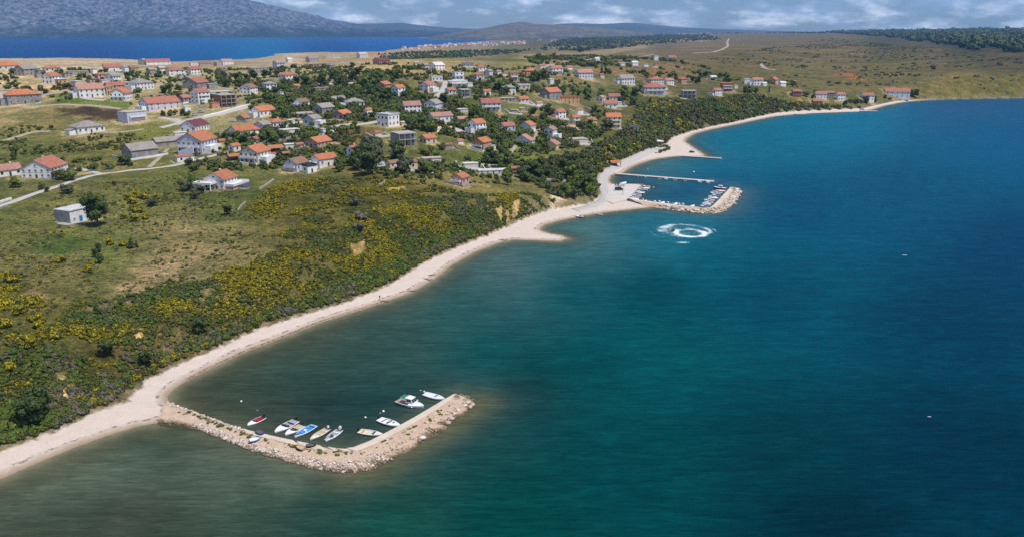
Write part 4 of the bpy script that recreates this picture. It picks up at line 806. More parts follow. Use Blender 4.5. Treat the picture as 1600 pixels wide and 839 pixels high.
ROWS = [
 # near left
 (72, 279, 52, 13, 62, 'g', 'W', 'r', 1.15, 'c', 'white two-storey house with plain red roof and stone base by the left lane'),
 (12, 276, 32, 8, 20, 'g', 'W', 'p', 1.5, '', 'low white house with greyish red roof cut by the left frame edge'),
 (137, 209, 42, 8, 22, 'h', 'W', 'g', 1.4, 'a', 'white bungalow with grey hipped roof alone in the field below the burnt patch'),
 (208, 192, 36, 14, 30, 'f', 'L', 'c', 1.2, 'bn', 'pale grey two-storey flat-roofed house with white balcony beside the burnt field'),
 # far left row
 (14, 110, 34, 5, 15, 'h', 'E', 'o', 1.5, '', 'wide low house with hipped orange roof at the far left by the sand flat'),
 (42, 119, 28, 8, 20, 'g', 'S', 'g', 1.3, '', 'grey stone house with pale grey roof beside the hipped orange roof'),
 (81, 113, 22, 5, 10, 'h', 'E', 'r', 1.4, '', 'beige house with red hipped roof at the back edge of the rubble'),
 (82, 131, 22, 9, 50, 'g', 'W', 'o', 1.1, 't', 'white house with small orange roof amid rubble on the left'),
 (122, 118, 28, 5, 10, 'f', 'S', 'c', 2.2, '', 'long grey stone building with flat roof behind the rubble'),
 (64, 118, 13, 6, 30, 'f', 'G', 'c', 1.2, '', 'small grey block shed beside the pale grey roofed stone house'),
 (104, 122, 16, 5, 40, 'f', 'S', 'd', 1.2, '', 'roofless stone barn with dark top near the long grey building'),
 (177, 112, 27, 6, 12, 'g', 'W', 'r', 1.8, '', 'white house with long red roof facing the sand flat'),
 (158, 123, 17, 5, 25, 'h', 'P', 'r', 1.2, '', 'small pinkish house with red roof below the long red roof'),
 (178, 131, 19, 10, 50, 'g', 'W', 'g', 1.2, '', 'tall white house with grey roof at the edge of the rubble'),
 (37, 163, 40, 11, 10, 'h', 'G', 'o', 1.7, 't', 'grey bungalow with bright orange hipped roof and white arched porch'),
 (141, 153, 36, 11, 15, 'g', 'W', 'p', 1.5, 't', 'long white house with faded pink roof above the green plot'),
 (168, 148, 15, 10, 40, 'f', 'O', 't', 1.0, '', 'narrow ochre house between two white houses left of centre row'),
 (181, 140, 26, 5, 15, 'g', 'T', 'r', 1.9, '', 'low tan house with long red roof behind the ochre one'),
 (190, 158, 28, 10, 68, 'g', 'W', 'o', 1.0, 'b', 'white gabled house with orange roof facing the camera above the meadow'),
 (147, 131, 16, 5, 20, 'f', 'T', 'd', 1.4, '', 'brown flat shack with dark awning in the rubble'),
 (8, 153, 18, 8, 15, 'f', 'E', 't', 1.4, 'n', 'blank beige block building on the left edge'),
 (96, 132, 13, 5, 25, 'f', 'O', 'd', 1.2, '', 'ochre shed with black awning among the rubble heaps'),
 (247, 102, 36, 4, 8, 'g', 'W', 'r', 2.4, 'c', 'long low white house with dark red roof right by the bay water'),
 (224, 102, 14, 6, 60, 'g', 'S', 'g', 1.0, '', 'grey gabled cottage with white chimney next to the bay'),
 (275, 119, 28, 8, 15, 'h', 'W', 'r', 1.4, '', 'white house with pinkish red hipped roof and garden wall'),
 (303, 117, 20, 8, 30, 'g', 'W', 'r', 1.3, '', 'white gabled house just right of the pinkish hipped roof'),
 (354, 102, 22, 5, 25, 'g', 'W', 'p', 1.3, '', 'white house with faded roof on the skyline above the bay'),
 (340, 104, 12, 6, 40, 'f', 'S', 'c', 1.1, 'n', 'grey stone barn touching the bay-side faded-roof house'),
 (321, 104, 20, 4, 10, 'g', 'T', 'b', 1.8, '', 'brown brick cottage with brown roof in front of the bay'),
 (236, 116, 13, 6, 40, 'g', 'S', 'g', 1.0, '', 'tiny stone house among trees left of the white garden wall'),
 (350, 117, 14, 6, 40, 'f', 'S', 'c', 1.2, 'n', 'grey ruin of stacked stone behind the dark trees'),
 (220, 141, 34, 9, 15, 'h', 'W', 'g', 1.3, 't', 'white house with broad grey hipped roof half hidden by a tree'),
 (307, 139, 36, 8, A, 'g', 'G', 'r', 1.3, '', 'grey gabled house with red dormer roof behind the stair house'),
 (314, 162, 26, 16, 40, 'g', 'W', 'r', 1.4, 'bs', 'white house with long outside stair and red roof'),
 (352, 168, 30, 18, 25, 'f', 'B', 'c', 1.2, 'k', 'unfinished red brick house with open concrete floors'),
 (336, 170, 15, 8, 25, 'f', 'N', 'o', 1.3, 'n', 'small orange block garage beside the unfinished brick house'),
 (289, 161, 19, 7, 40, 'g', 'G', 'r', 1.2, '', 'dark carport house with bright red roof'),
 (251, 173, 54, 10, 28, 'g', 'L', 'r', 2.1, 'ct', 'long blue-walled house with two red roofs and chimneys above the street'),
 (292, 176, 11, 8, 30, 'f', 'W', 'w', 1.1, 'n', 'blank white shed wall at the start of the pale street'),
 (389, 147, 26, 9, A, 'g', 'W', 'b', 1.1, '', 'big white gabled house with brown roof above the grassy slope'),
 # centre-left block
 (305, 208, 40, 10, A, 'g', 'W', 'm', 1.5, '', 'white house with dark maroon roof behind the large blue-gabled villa'),
 (310, 241, 56, 19, A, 'g', 'L', 'o', 1.05, 'bst', 'large two-storey villa with blue-grey gable, balcony and orange roof'),  # white walls tinted blue-grey, the gable's shade put into the wall colour
 (288, 253, 27, 7, 15, 'f', 'W', 'r', 1.5, '', 'white garage with red roof strips in front of the large villa'),
 (262, 229, 40, 7, 20, 'g', 'G', 'g', 2.4, 'n', 'long grey barn with corrugated roof left of the large villa'),
 (220, 247, 46, 11, 25, 'g', 'G', 'g', 1.3, 'n', 'half-ruined grey concrete barn by the dirt track'),
 (384, 213, 48, 8, 28, 'g', 'W', 'o', 2.0, '', 'long white bungalow with wide orange roof'),
 (381, 190, 20, 5, A, 'g', 'G', 'o', 1.1, 'n', 'small grey hut with orange roof beside the flowering hedge'),
 (411, 207, 26, 11, A, 'g', 'L', 'g', 1.2, '', 'pale house with grey sheet roof next to the orange hipped roof'),
 (432, 201, 28, 9, 30, 'h', 'W', 'o', 1.2, 'a', 'white house with bright orange hipped roof and red canopy'),
 (412, 183, 36, 9, 35, 'g', 'W', 'o', 1.4, 't', 'white house with orange roof at the top of the hedge row'),
 (399, 225, 16, 7, A, 'g', 'G', 'r', 1.1, '', 'tiny grey cabin with pinkish red roof amid round trees'),
 (367, 238, 18, 9, 20, 'g', 'E', 'o', 1.3, '', 'small beige annex house with orange roof beside the villa'),
 (400, 257, 46, 18, A, 'g', 'E', 'o', 1.15, 'bt', 'two-storey beige house with orange roof over a concrete garage'),
 (498, 232, 42, 9, 50, 'g', 'T', 'o', 1.5, 'c', 'brown house with huge plain orange roof'),
 (468, 232, 14, 4, 20, 'g', 'T', 'b', 1.4, 'n', 'low brown lean-to shed left of the huge orange roof'),
 (464, 269, 38, 13, 50, 'g', 'L', 'b', 1.2, 'b', 'pale blue-white house with brown roof at the plateau edge'),  # white house; bluish shade of its left wall painted into all walls
 (507, 262, 42, 13, 35, 'g', 'W', 'o', 1.6, 'tc', 'white terrace house with orange roof at the plateau edge'),
 (484, 271, 22, 11, 35, 'f', 'W', 'd', 1.2, 'p', 'white flat-roofed house between brown and orange roofed neighbours'),
 (553, 248, 22, 16, 40, 'g', 'W', 'r', 1.2, '', 'tall white house with red roof beside tall dark trees'),
 (489, 197, 28, 11, A, 'g', 'L', 'g', 1.3, 't', 'lilac-white house with grey roof in the middle gardens'),
 (505, 209, 8, 7, 40, 'f', 'W', 'w', 1.0, 'n', 'tiny white utility block by the garden wall'),
 (475, 183, 30, 5, 15, 'f', 'G', 'c', 1.7, 'kn', 'flat concrete shelter with dark open front'),
 (506, 177, 34, 8, 45, 'g', 'G', 'g', 1.3, '', 'grey unplastered house with plain grey roof'),
 (535, 187, 30, 8, A, 'g', 'G', 'o', 1.3, '', 'grey stone house with small orange roof'),
 (452, 209, 32, 4, 20, 'f', 'E', 'w', 2.2, 'n', 'long pale flat roof terrace among gardens'),
 (404, 115, 34, 8, 20, 'f', 'S', 'c', 1.6, '', 'grey stone block house in front of dark trees'),
 (436, 108, 20, 9, 35, 'g', 'L', 'g', 1.2, '', 'lilac house with grey roof near the bay spit'),
 (488, 98, 22, 6, 30, 'g', 'S', 'g', 1.4, '', 'grey stone house on the back ridge above the brown terraces'),
 (491, 105, 32, 4, 10, 'f', 'T', 'b', 2.2, '', 'brown terrace row with flat roof on the back ridge'),
 (451, 124, 32, 6, 12, 'h', 'W', 'r', 1.5, '', 'white bungalow with wide bright red hipped roof'),
 (422, 143, 21, 11, 25, 'h', 'W', 'g', 1.2, '', 'square two-storey white house with grey pyramid roof'),
 (463, 140, 13, 5, 30, 'g', 'E', 'o', 1.1, '', 'small house with orange roof beside the grey pyramid roof'),
 (503, 143, 25, 5, 12, 'f', 'S', 'g', 1.8, '', 'low grey and white house below the tree belt'),
 (439, 153, 9, 8, 40, 'f', 'W', 'c', 1.0, 'n', 'small pale shed at the edge of the green meadow'),
 (472, 169, 24, 9, 45, 'g', 'W', 'b', 1.2, 't', 'white house with dark brown roof above the concrete shelter'),
 (554, 168, 32, 8, 15, 'h', 'W', 'g', 1.4, 't', 'white house with wide grey-brown hipped roof'),
 (566, 91, 20, 6, 30, 'g', 'E', 't', 1.3, '', 'pale house highest on the back ridge near the bay'),
 # centre
 (596, 101, 30, 6, 18, 'g', 'P', 'm', 1.7, '', 'salmon house with dark red roof on bare earth'),
 (605, 90, 15, 4, 10, 'f', 'G', 'c', 1.5, 'n', 'grey shell behind the salmon house'),
 (683, 110, 28, 8, 40, 'g', 'W', 'w', 1.2, '', 'white modern house with sharp pale gables'),
 (731, 105, 21, 7, 10, 'f', 'G', 'c', 1.6, '', 'dark flat-roofed modern villa on the ridge'),
 (752, 112, 19, 7, 25, 'h', 'W', 'r', 1.2, '', 'white house with red roof behind the orange hipped house'),
 (748, 125, 20, 8, 30, 'h', 'L', 'o', 1.2, '', 'pale blue house with orange hipped roof'),
 (764, 119, 14, 8, A, 'g', 'L', 'g', 1.2, '', 'narrow pale house with blue-grey roof sloping right'),
 (716, 126, 21, 14, 20, 'f', 'W', 'p', 1.2, 'b', 'tallest white block house with reddish flat roof'),
 (715, 136, 33, 9, 15, 'f', 'W', 'w', 1.8, 'b', 'wide white flat-roofed house with terrace below the tall block'),
 (725, 152, 20, 12, 20, 'f', 'G', 'c', 1.2, 'k', 'grey unfinished block with open balconies'),
 (682, 128, 20, 8, 12, 'f', 'W', 'w', 1.6, '', 'low white flat-roofed house with window band'),
 (669, 144, 27, 11, 50, 'g', 'W', 'r', 1.2, 't', 'white house with grey and red gables by the lane'),
 (600, 143, 25, 11, A, 'g', 'O', 'o', 1.3, '', 'ochre house with orange roof beside the tree belt'),
 (623, 153, 22, 16, 45, 'g', 'W', 'o', 1.1, 't', 'tall white house with orange roof beside the ochre house'),
 (704, 148, 18, 7, 30, 'g', 'L', 'o', 1.2, '', 'blue-walled house with small orange roof'),
 (643, 177, 32, 12, 15, 'g', 'W', 'p', 1.3, 'a', 'white house with broad faded pink roof and red lean-to'),
 (677, 173, 30, 11, 62, 'g', 'L', 'g', 1.1, 'b', 'pale gabled house with grey roof and balconies'),
 (688, 193, 42, 11, 30, 'g', 'W', 'p', 2.3, '', 'long white row house with pink roof strips'),
 (766, 174, 36, 13, 12, 'g', 'E', 'r', 1.3, 'b', 'beige house with bright red roof and white gable'),
 (607, 199, 36, 19, 48, 'f', 'W', 'w', 1.1, 'p', 'white three-storey apartment block with brown side and flat roof'),
 (630, 228, 40, 20, 25, 'f', 'G', 'c', 1.2, 'k', 'big unfinished grey concrete house with flat roof'),
 (621, 240, 22, 10, 30, 'f', 'W', 'w', 1.2, '', 'white cube annex in front of the grey concrete house'),
 (669, 225, 28, 9, 40, 'g', 'C', 'o', 1.3, '', 'cream house with orange roof right of the grey concrete house'),
 (753, 236, 33, 14, A, 'g', 'N', 'o', 1.15, 'b', 'orange-walled house with red-orange roof and white balconies'),
 (745, 210, 31, 18, 45, 'g', 'W', 'o', 1.1, 'bt', 'three-storey white house with small orange roof'),
 (722, 191, 22, 4, 25, 'g', 'G', 'p', 1.6, 'n', 'low row of mauve shed roofs left of the three-storey house'),
 (614, 263, 23, 8, 12, 'g', 'E', 'b', 1.6, '', 'cottage with brown roof beside the parked camper van'),
 (643, 265, 20, 12, 25, 'g', 'C', 'r', 1.1, '', 'cream house with red roof among trees on the plateau'),
 (674, 254, 34, 5, 12, 'f', 'E', 't', 2.4, 'n', 'long cream wall-like outbuilding behind round trees'),
 (719, 290, 30, 13, 60, 'g', 'P', 'o', 1.1, 'bc', 'pink house with orange roof alone at the plateau edge'),
 (770, 273, 52, 5, 10, 'f', 'W', 'w', 3.4, '', 'long low white building with blue windows behind the pink house'),
 (805, 269, 15, 4, 10, 'g', 'B', 'r', 1.5, 'n', 'small red-roofed shed at the end of the long white building'),
 # centre right
 (802, 127, 18, 13, 20, 'f', 'P', 'r', 1.2, 'b', 'pink two-storey house with red roof slab'),
 (829, 119, 25, 8, 20, 'h', 'N', 'o', 1.3, 't', 'orange-walled house with orange hipped roof behind the dark pines'),
 (868, 117, 27, 10, 30, 'g', 'W', 'r', 1.3, 'b', 'tall white house with red roof on the ridge road'),
 (912, 123, 34, 9, 25, 'g', 'L', 'p', 1.6, '', 'pale lilac house with greyish pink roof near two cypresses'),
 (795, 147, 23, 10, 15, 'h', 'W', 'g', 1.3, '', 'white-green house with grey hipped roof'),
 (817, 139, 24, 5, 15, 'f', 'E', 'w', 1.7, 'p', 'low white terrace house behind the grey hipped roof'),
 (793, 159, 27, 5, 12, 'f', 'G', 'c', 1.8, '', 'flat grey building right of the red-roofed beige house'),
 (817, 161, 20, 6, 30, 'g', 'E', 'o', 1.2, '', 'small house with rust-orange roof below the terrace house'),
 (860, 156, 36, 12, 45, 'g', 'G', 'o', 1.2, 't', 'grey house with half orange roof and white terrace'),
 (887, 162, 38, 10, 15, 'f', 'O', 'o', 1.8, 'p', 'ochre house with orange flat roofs'),
 (861, 132, 10, 8, 30, 'f', 'W', 'w', 1.0, 'n', 'narrow white block between dark trees'),
 (874, 186, 22, 11, 45, 'g', 'W', 'r', 1.2, 'a', 'white house with pinkish red stepped roofs'),
 (792, 207, 28, 10, 35, 'g', 'L', 'r', 1.3, 't', 'lilac house with dark red roof above the vegetable plot'),
 (824, 207, 28, 11, 66, 'g', 'W', 'o', 1.1, '', 'white gabled house with bright orange roof facing the sea'),
 (818, 227, 36, 7, 70, 'g', 'W', 'p', 0.6, '', 'wide low white house with pale orange roof'),
 (860, 220, 22, 18, 70, 'g', 'W', 'p', 1.3, 't', 'tall narrow white house with pink roof near the shore trees'),
 (862, 233, 29, 7, 68, 'g', 'Y', 'p', 0.8, 'n', 'low yellow house in front of the tall narrow white one'),
 (899, 195, 16, 12, 25, 'g', 'E', 'o', 1.1, 'b', 'small beige two-storey house with white porch'),
 (922, 197, 22, 9, 20, 'g', 'C', 'o', 1.3, 't', 'cream house with orange roof beside a round bush'),
 (903, 225, 34, 7, 25, 'f', 'E', 't', 1.4, 'n', 'beige roofless building site above the harbour trees'),
 (939, 161, 16, 8, 65, 'g', 'W', 'p', 1.1, '', 'small white gabled house by the dark tree'),
 (959, 159, 21, 8, 12, 'g', 'E', 'r', 1.4, '', 'beige house with red roof at the wood edge'),
 (953, 169, 22, 7, 10, 'g', 'W', 'r', 1.5, '', 'white house with crimson roof between two neighbours'),
 (957, 201, 28, 19, 15, 'g', 'Y', 'o', 1.2, 'b', 'tall yellow house with orange roof at the wood edge'),
 (990, 206, 17, 7, 12, 'g', 'W', 'd', 1.4, '', 'white cottage with black roof nearest the wooded shore'),
 (977, 133, 30, 10, 30, 'g', 'W', 'g', 1.3, 't', 'white house with grey roof and terrace above the dark trees'),
 (1020, 148, 40, 11, 15, 'h', 'L', 'r', 1.5, 'b', 'large house with red hipped roof and blue glazed front'),
 (1023, 132, 28, 7, 30, 'h', 'E', 'r', 1.4, '', 'house with pale red roof just behind the blue glazed one'),
 (1044, 133, 18, 7, 35, 'g', 'W', 'p', 1.2, '', 'white house with pink roof right of the blue glazed one'),
 (1066, 131, 14, 7, 15, 'h', 'T', 'o', 1.1, '', 'small house with rust pyramid roof by dark trees'),
 (1075, 154, 24, 12, 12, 'f', 'G', 'c', 1.5, 'k', 'grey unfinished flat-roofed house above the shore wood'),
 (932, 98, 12, 6, 40, 'g', 'W', 'w', 1.2, '', 'white gabled house on the ridge road'),
 (971, 103, 12, 4, 10, 'f', 'W', 'w', 1.6, '', 'leftmost of the small white houses in the brown field'),
 (991, 104, 14, 6, 30, 'g', 'W', 'w', 1.4, '', 'white gabled house with wing in the brown field'),
 (1009, 105, 9, 4, 15, 'f', 'W', 'w', 1.4, '', 'low white box house beside the ochre field house'),
 (1025, 106, 9, 6, 20, 'f', 'O', 'o', 1.1, '', 'ochre house in the brown field'),
 (1025, 95, 10, 7, 20, 'f', 'W', 'w', 1.1, '', 'two-storey white house above the ochre field house'),
 (1049, 97, 17, 7, 30, 'g', 'W', 'r', 1.3, '', 'white house with red roof farthest up the field lane'),
 # right
 (1119, 150, 18, 8, 40, 'g', 'W', 'r', 1.2, 'a', 'white house with red roofs left of the brick house above the bluff'),
 (1135, 143, 20, 12, 12, 'f', 'B', 'o', 1.2, 'bt', 'orange brick two-storey house above the bluff'),
 (1113, 126, 14, 5, 40, 'g', 'W', 'w', 1.3, '', 'small white house half hidden behind the bluff trees'),
 (1167, 131, 10, 7, 12, 'f', 'W', 'w', 1.2, '', 'small white box house on the right slope'),
 (1182, 134, 19, 8, 25, 'g', 'W', 'r', 1.3, 't', 'white house with crimson roof on the right slope'),
 (1208, 132, 16, 7, 68, 'g', 'P', 'o', 1.1, '', 'salmon gabled house with dark arch'),
 (1222, 135, 11, 5, 35, 'g', 'W', 'w', 1.2, '', 'pale cottage right of the salmon gable'),
 (1244, 152, 14, 8, 12, 'g', 'B', 'r', 1.2, '', 'brown house with red roof among the right shore trees'),
 (1281, 155, 18, 7, 20, 'g', 'W', 'r', 1.4, '', 'white house with red roof, left of the three by the far beach'),
 (1277, 163, 15, 4, 10, 'g', 'T', 'o', 1.6, 'n', 'low shed with orange roof behind the far beach reeds'),
 (1296, 152, 13, 6, 15, 'g', 'S', 'b', 1.3, '', 'stone house between two white red-roofed houses by the far beach'),
 (1312, 158, 14, 9, 30, 'g', 'W', 'r', 1.3, '', 'white house with red roof and tall end wall by the far beach'),
 (1354, 158, 19, 7, 30, 'g', 'W', 'r', 1.4, 'a', 'small white and red house midway along the far beach'),
 (1400, 153, 33, 8, 10, 'g', 'W', 'r', 2.6, 't', 'white terrace row with red roofs at the end of the far beach'),
 (860, 193, 9, 4, 30, 'g', 'N', 'o', 1.2, 'n', 'tiny orange-walled outhouse above the wide pale terrace'),
 (876, 192, 9, 4, 40, 'g', 'P', 'p', 1.2, 'n', 'tiny pink outhouse right of the orange-walled outhouse'),
 (804, 211, 14, 3, 12, 'f', 'G', 'c', 1.5, 'n', 'open grey carport behind the wide low white house'),
 (802, 177, 10, 4, 20, 'f', 'G', 'c', 1.3, 'n', 'grey shed in the green gardens below the terrace house'),
 (816, 174, 9, 3, 20, 'f', 'S', 'w', 1.3, 'n', 'pale shed in the green gardens right of the grey shed'),
 (925, 174, 8, 4, 30, 'f', 'W', 'w', 1.1, 'n', 'white shed between dark gardens left of the crimson roof'),
 (722, 176, 20, 4, 20, 'f', 'E', 'w', 1.6, 'n', 'half-built pale terraces above the mauve shed roofs'),
 (665, 106, 16, 4, 20, 'g', 'G', 'g', 1.5, 'n', 'low grey shed left of the sharp-gabled modern house'),
 (650, 102, 10, 4, 40, 'h', 'E', 't', 1.1, 'n', 'sand-coloured hut on the bare ridge'),
 (518, 108, 12, 6, 30, 'f', 'G', 'c', 1.2, 'n', 'grey unplastered cube above the tree belt'),
 (452, 98, 12, 5, 35, 'g', 'E', 'w', 1.2, 'n', 'pale gabled cottage above the lilac house'),
 (520, 91, 24, 3, 8, 'f', 'E', 'c', 2.4, 'n', 'long low pale sheds on the back ridge'),
 (453, 152, 14, 5, 20, 'f', 'T', 'b', 1.4, 'n', 'brown shed right of the small pale meadow shed'),
 (528, 160, 24, 4, 20, 'g', 'S', 'g', 1.5, 'n', 'low stone farm shed left of the wide grey-brown hip'),
 (494, 204, 10, 5, 35, 'f', 'W', 'w', 1.2, 'n', 'white balcony block under the lilac-white house'),
 (455, 193, 12, 4, 25, 'f', 'W', 'w', 1.3, 'n', 'low white terrace right of the red canopy'),
 (452, 232, 16, 4, 15, 'f', 'E', 'w', 1.5, 'n', 'pale flat garage between canopies and huge orange roof'),
 (282, 213, 18, 3, 12, 'f', 'W', 'w', 1.9, 'n', 'white roof slab behind the large villa'),
 (346, 226, 11, 5, 30, 'g', 'T', 'o', 1.2, 'n', 'brown hut with orange roof just right of the villa'),
 (352, 214, 12, 4, 20, 'f', 'E', 'c', 1.4, 'n', 'beige shed left of the wide orange bungalow'),
 (332, 139, 15, 7, 20, 'f', 'G', 'c', 1.3, 'n', 'grey concrete annex beside the red dormer roof'),
 (342, 148, 32, 3, 10, 'f', 'E', 'w', 2.2, 'n', 'long pale terraces above the unfinished brick house'),
 (208, 111, 16, 4, 15, 'g', 'T', 'b', 1.5, 'n', 'brown-roofed shed left of the tiny stone house'),
 (252, 111, 12, 4, 35, 'g', 'S', 'c', 1.2, 'n', 'pale stone barn below the long bay-side house'),
 (303, 103, 14, 4, 15, 'f', 'E', 'c', 1.5, 'n', 'pale ruin left of the brown brick cottage'),
 (121, 136, 13, 7, 40, 'f', 'E', 'w', 1.1, 'n', 'white ruin with empty walls amid the rubble'),
 (60, 122, 9, 5, 35, 'f', 'S', 'c', 1.1, 'n', 'small stone pen behind the rubble heaps'),
 (147, 116, 9, 6, 35, 'f', 'W', 'd', 1.1, 'n', 'small white hut with dark roof near the long grey building'),
 (163, 133, 12, 6, 30, 'f', 'E', 't', 1.2, 'n', 'beige block beside the tall grey-roofed white house'),
 (196, 114, 10, 7, 45, 'g', 'W', 'g', 1.1, 'n', 'slim white house right of the long red roof'),
 (1039, 141, 8, 4, 30, 'f', 'W', 'w', 1.2, 'n', 'white shed just right of the blue glazed house'),
 (967, 166, 10, 6, 30, 'f', 'E', 'w', 1.2, 'n', 'beige extension right of the crimson roof'),
 (1149, 139, 7, 5, 30, 'f', 'W', 'w', 1.1, 'n', 'white wing right of the orange brick house'),
 (1194, 135, 8, 4, 35, 'g', 'W', 'w', 1.2, 'n', 'tiny white outhouse right of the crimson-roofed slope house'),
 (637, 197, 24, 3, 12, 'f', 'E', 'w', 2.0, 'n', 'long pale terrace right of the apartment block'),
 (735, 262, 26, 4, 10, 'f', 'E', 'w', 2.2, 'n', 'row of pale rubble walls behind the pink house'),
 (770, 234, 10, 6, 30, 'f', 'W', 'w', 1.2, 'n', 'white terrace block right of the orange-walled house'),
 (690, 176, 14, 3, 25, 'f', 'G', 'c', 1.6, 'n', 'grey flat garage above the long white row house'),
 (733, 136, 12, 6, 30, 'f', 'W', 'w', 1.2, 'n', 'white annex right of the wide flat-roofed house'),
 (779, 118, 12, 6, 35, 'g', 'W', 'p', 1.2, 'n', 'white cottage between red-roofed and pink houses'),
 (846, 107, 14, 4, 20, 'g', 'W', 'r', 1.3, 'n', 'white cottage with red roof by the ridge road'),
 (889, 110, 13, 5, 35, 'g', 'W', 'o', 1.2, 'n', 'white cottage with orange roof left of the lilac house'),
 (940, 122, 10, 5, 30, 'g', 'E', 'b', 1.2, 'n', 'beige hut just right of the pale lilac house'),
 (842, 166, 13, 5, 30, 'g', 'W', 'p', 1.3, 'n', 'white cottage with pink roof under the half-orange roof'),
 (760, 149, 15, 6, 30, 'g', 'W', 'o', 1.2, 'n', 'white cottage with orange roof in the dark centre clump'),
 (781, 186, 13, 5, 35, 'g', 'E', 'o', 1.2, 'n', 'beige cottage with orange roof below the bright red roof'),
 (834, 187, 12, 5, 30, 'g', 'W', 'r', 1.2, 'n', 'white cottage with red roof amid the green gardens'),
 (905, 178, 14, 6, 35, 'g', 'W', 'o', 1.2, 'n', 'white cottage with orange roof below the ochre house'),
 (718, 226, 13, 5, 35, 'g', 'W', 'o', 1.2, 'n', 'white cottage with orange roof under the three-storey house'),
 (700, 232, 14, 4, 20, 'g', 'G', 'b', 1.4, 'n', 'grey shed with brown roof right of the cream house'),
 (575, 178, 14, 6, 40, 'g', 'W', 'o', 1.2, 'n', 'white cottage with orange roof above the apartment block'),
 (590, 213, 13, 4, 25, 'g', 'E', 'r', 1.3, 'n', 'beige shed with red roof under the apartment block'),
]
CATS = {'apartment block': 'apartment_building', 'barn': 'barn', 'shed': 'shed', 'hut': 'hut', 'garage': 'garage'}
def build_houses():
    for r in ROWS:
        lb = r[10]; nm = 'house'
        first = lb.split(' with ')[0].split(' beside ')[0].split(' left ')[0].split(' in front')[0].split(' at ')[0]
        for k, v in CATS.items():
            if k in first: nm = v
        house(*r, name=nm, group='buildings of the hillside village')
    # the hut with the blue door, foreground left
    o, L, W, H, rise, shown, local = house(118, 349, 44, 17, 38, 'f', 'W', 'w', 1.25, 'n', 'small flat white hut with a bright blue door beside a tall tree', name='hut')
    g = [s for s in shown if abs(s[0] + math.pi / 2) < .1] or [shown[0]]; a, off, wid = g[0]
    p = local(a, off, -wid * .05); add_door(o, p[0], p[1], .25, a, 1.5, 2.2, SHUT)
    p = local(a, off, wid * .3); add_window(o, p[0], p[1], 1.7, a, .7, .7, True)
    p = local(a, off, -wid * .33); add_window(o, p[0], p[1], 1.7, a, .7, .7, True)
    q = MB(); g = [s for s in shown if s[0] != a][0]; q.box(-g[2] / 2, g[2] / 2, .004, .25, -2, H - .05); p = local(g[0], g[1], 0); q.build('grey_facing', WM['G'], o, (p[0], p[1], 0), g[0] - math.pi / 2)  # grey panel over the hut's second visible side
    q = MB(); q.box(-g[2] * .7, g[2] * .1, .26, 3.0, -2, .35); q.build('concrete_plinth', CONC, o, (p[0], p[1], 0), g[0] - math.pi / 2)
    # the white villa on the plateau edge with a portico wing and a deck
    o, L, W, H, rise, shown, local = house(346, 296, 48, 15, A, 'g', 'W', 'o', 1.05, 'c', 'white villa with bright orange roof, portico wing and sea deck')
    gx = -L / 2; e = -W / 2
    q = MB(); q.box(gx - 5.4, gx - .005, -1.6, W / 2 + 2.2, H * .62, H * .62 + .35); hollow(q, gx - 5.4, gx - .005, -1.6, W / 2 + 2.2, H * .62 + .352, H * .62 + 1.0, .14)
    pw = q.build('portico_roof', TRIM, o)
    for i in range(4):
        q = MB(); q.box(-.2, .2, -.2, .2, -3, H * .62 - .002); q.build('column', TRIM, o, (gx - 5.1, -1.3 + i * (W / 2 + 3.2) / 3, 0))
    q = MB(); q.box(-L * .45, L * .5, e - 4.2, e - .005, -3, H * .3); q.build('lower_storey', WM['P'], o)
    q = MB(); q.box(-L * .47, L * .75, e - 4.6, e - .006, H * .3 + .002, H * .3 + .22); hollow(q, -L * .47, L * .75, e - 4.6, e - .006, H * .3 + .222, H * .3 + 1.15, .13); q.build('deck', TRIM, o)
    q = MB(); q.face([(-L * .1, e - 4.7, H * .3), (-L * .1, e - 8.2, H * .08), (L * .55, e - 8.2, H * .08), (L * .55, e - 4.7, H * .3)][::-1]); q.face([(-L * .1, e - 4.7, H * .3 - .1), (-L * .1, e - 8.2, H * .08 - .1), (L * .55, e - 8.2, H * .08 - .1), (L * .55, e - 4.7, H * .3 - .1)]); q.build('awning', RM['d'], o)
    q = MB(); q.box(-L * .1, L * .5, e - 8.0, e - 4.8, -2.5, H * .06); q.build('terrace', TRIM, o)
    # stone base of the red-roofed house on the lane, porch posts
    for o in [h[2] for h in HOUSES if h[0] == 72]:
        for i in range(3):
            q = MB(); q.box(-.15, .15, -.15, .15, -2, 5.2); q.build('porch_post', TRIM, o, (4.5 + i * 2, -7.2, 0))
    open_shed(366, 252, 21, 7, 20, 'o', 'open garden pavilion with orange roof beside the beige two-storey house')
    open_shed(430, 238, 24, 6, 15, 'o', 'long open canopy with orange roof behind the beige two-storey house')
    open_shed(423, 248, 15, 5, 15, 'r', 'small open canopy with red roof beside the round trees')
    open_shed(446, 246, 14, 5, 30, 'b', 'open shelter with brown-red roof left of the huge orange roof')
    open_shed(960, 261, 20, 6, 28, 'o', 'dark wooden beach bar with red-orange roof above the harbour road', 1.2, 'beach_bar')
    open_shed(1028, 226, 16, 4, 5, 'w', 'low beach kiosk with flat white roof by the sandy lay-by', 1.8, 'beach_kiosk', 'h')
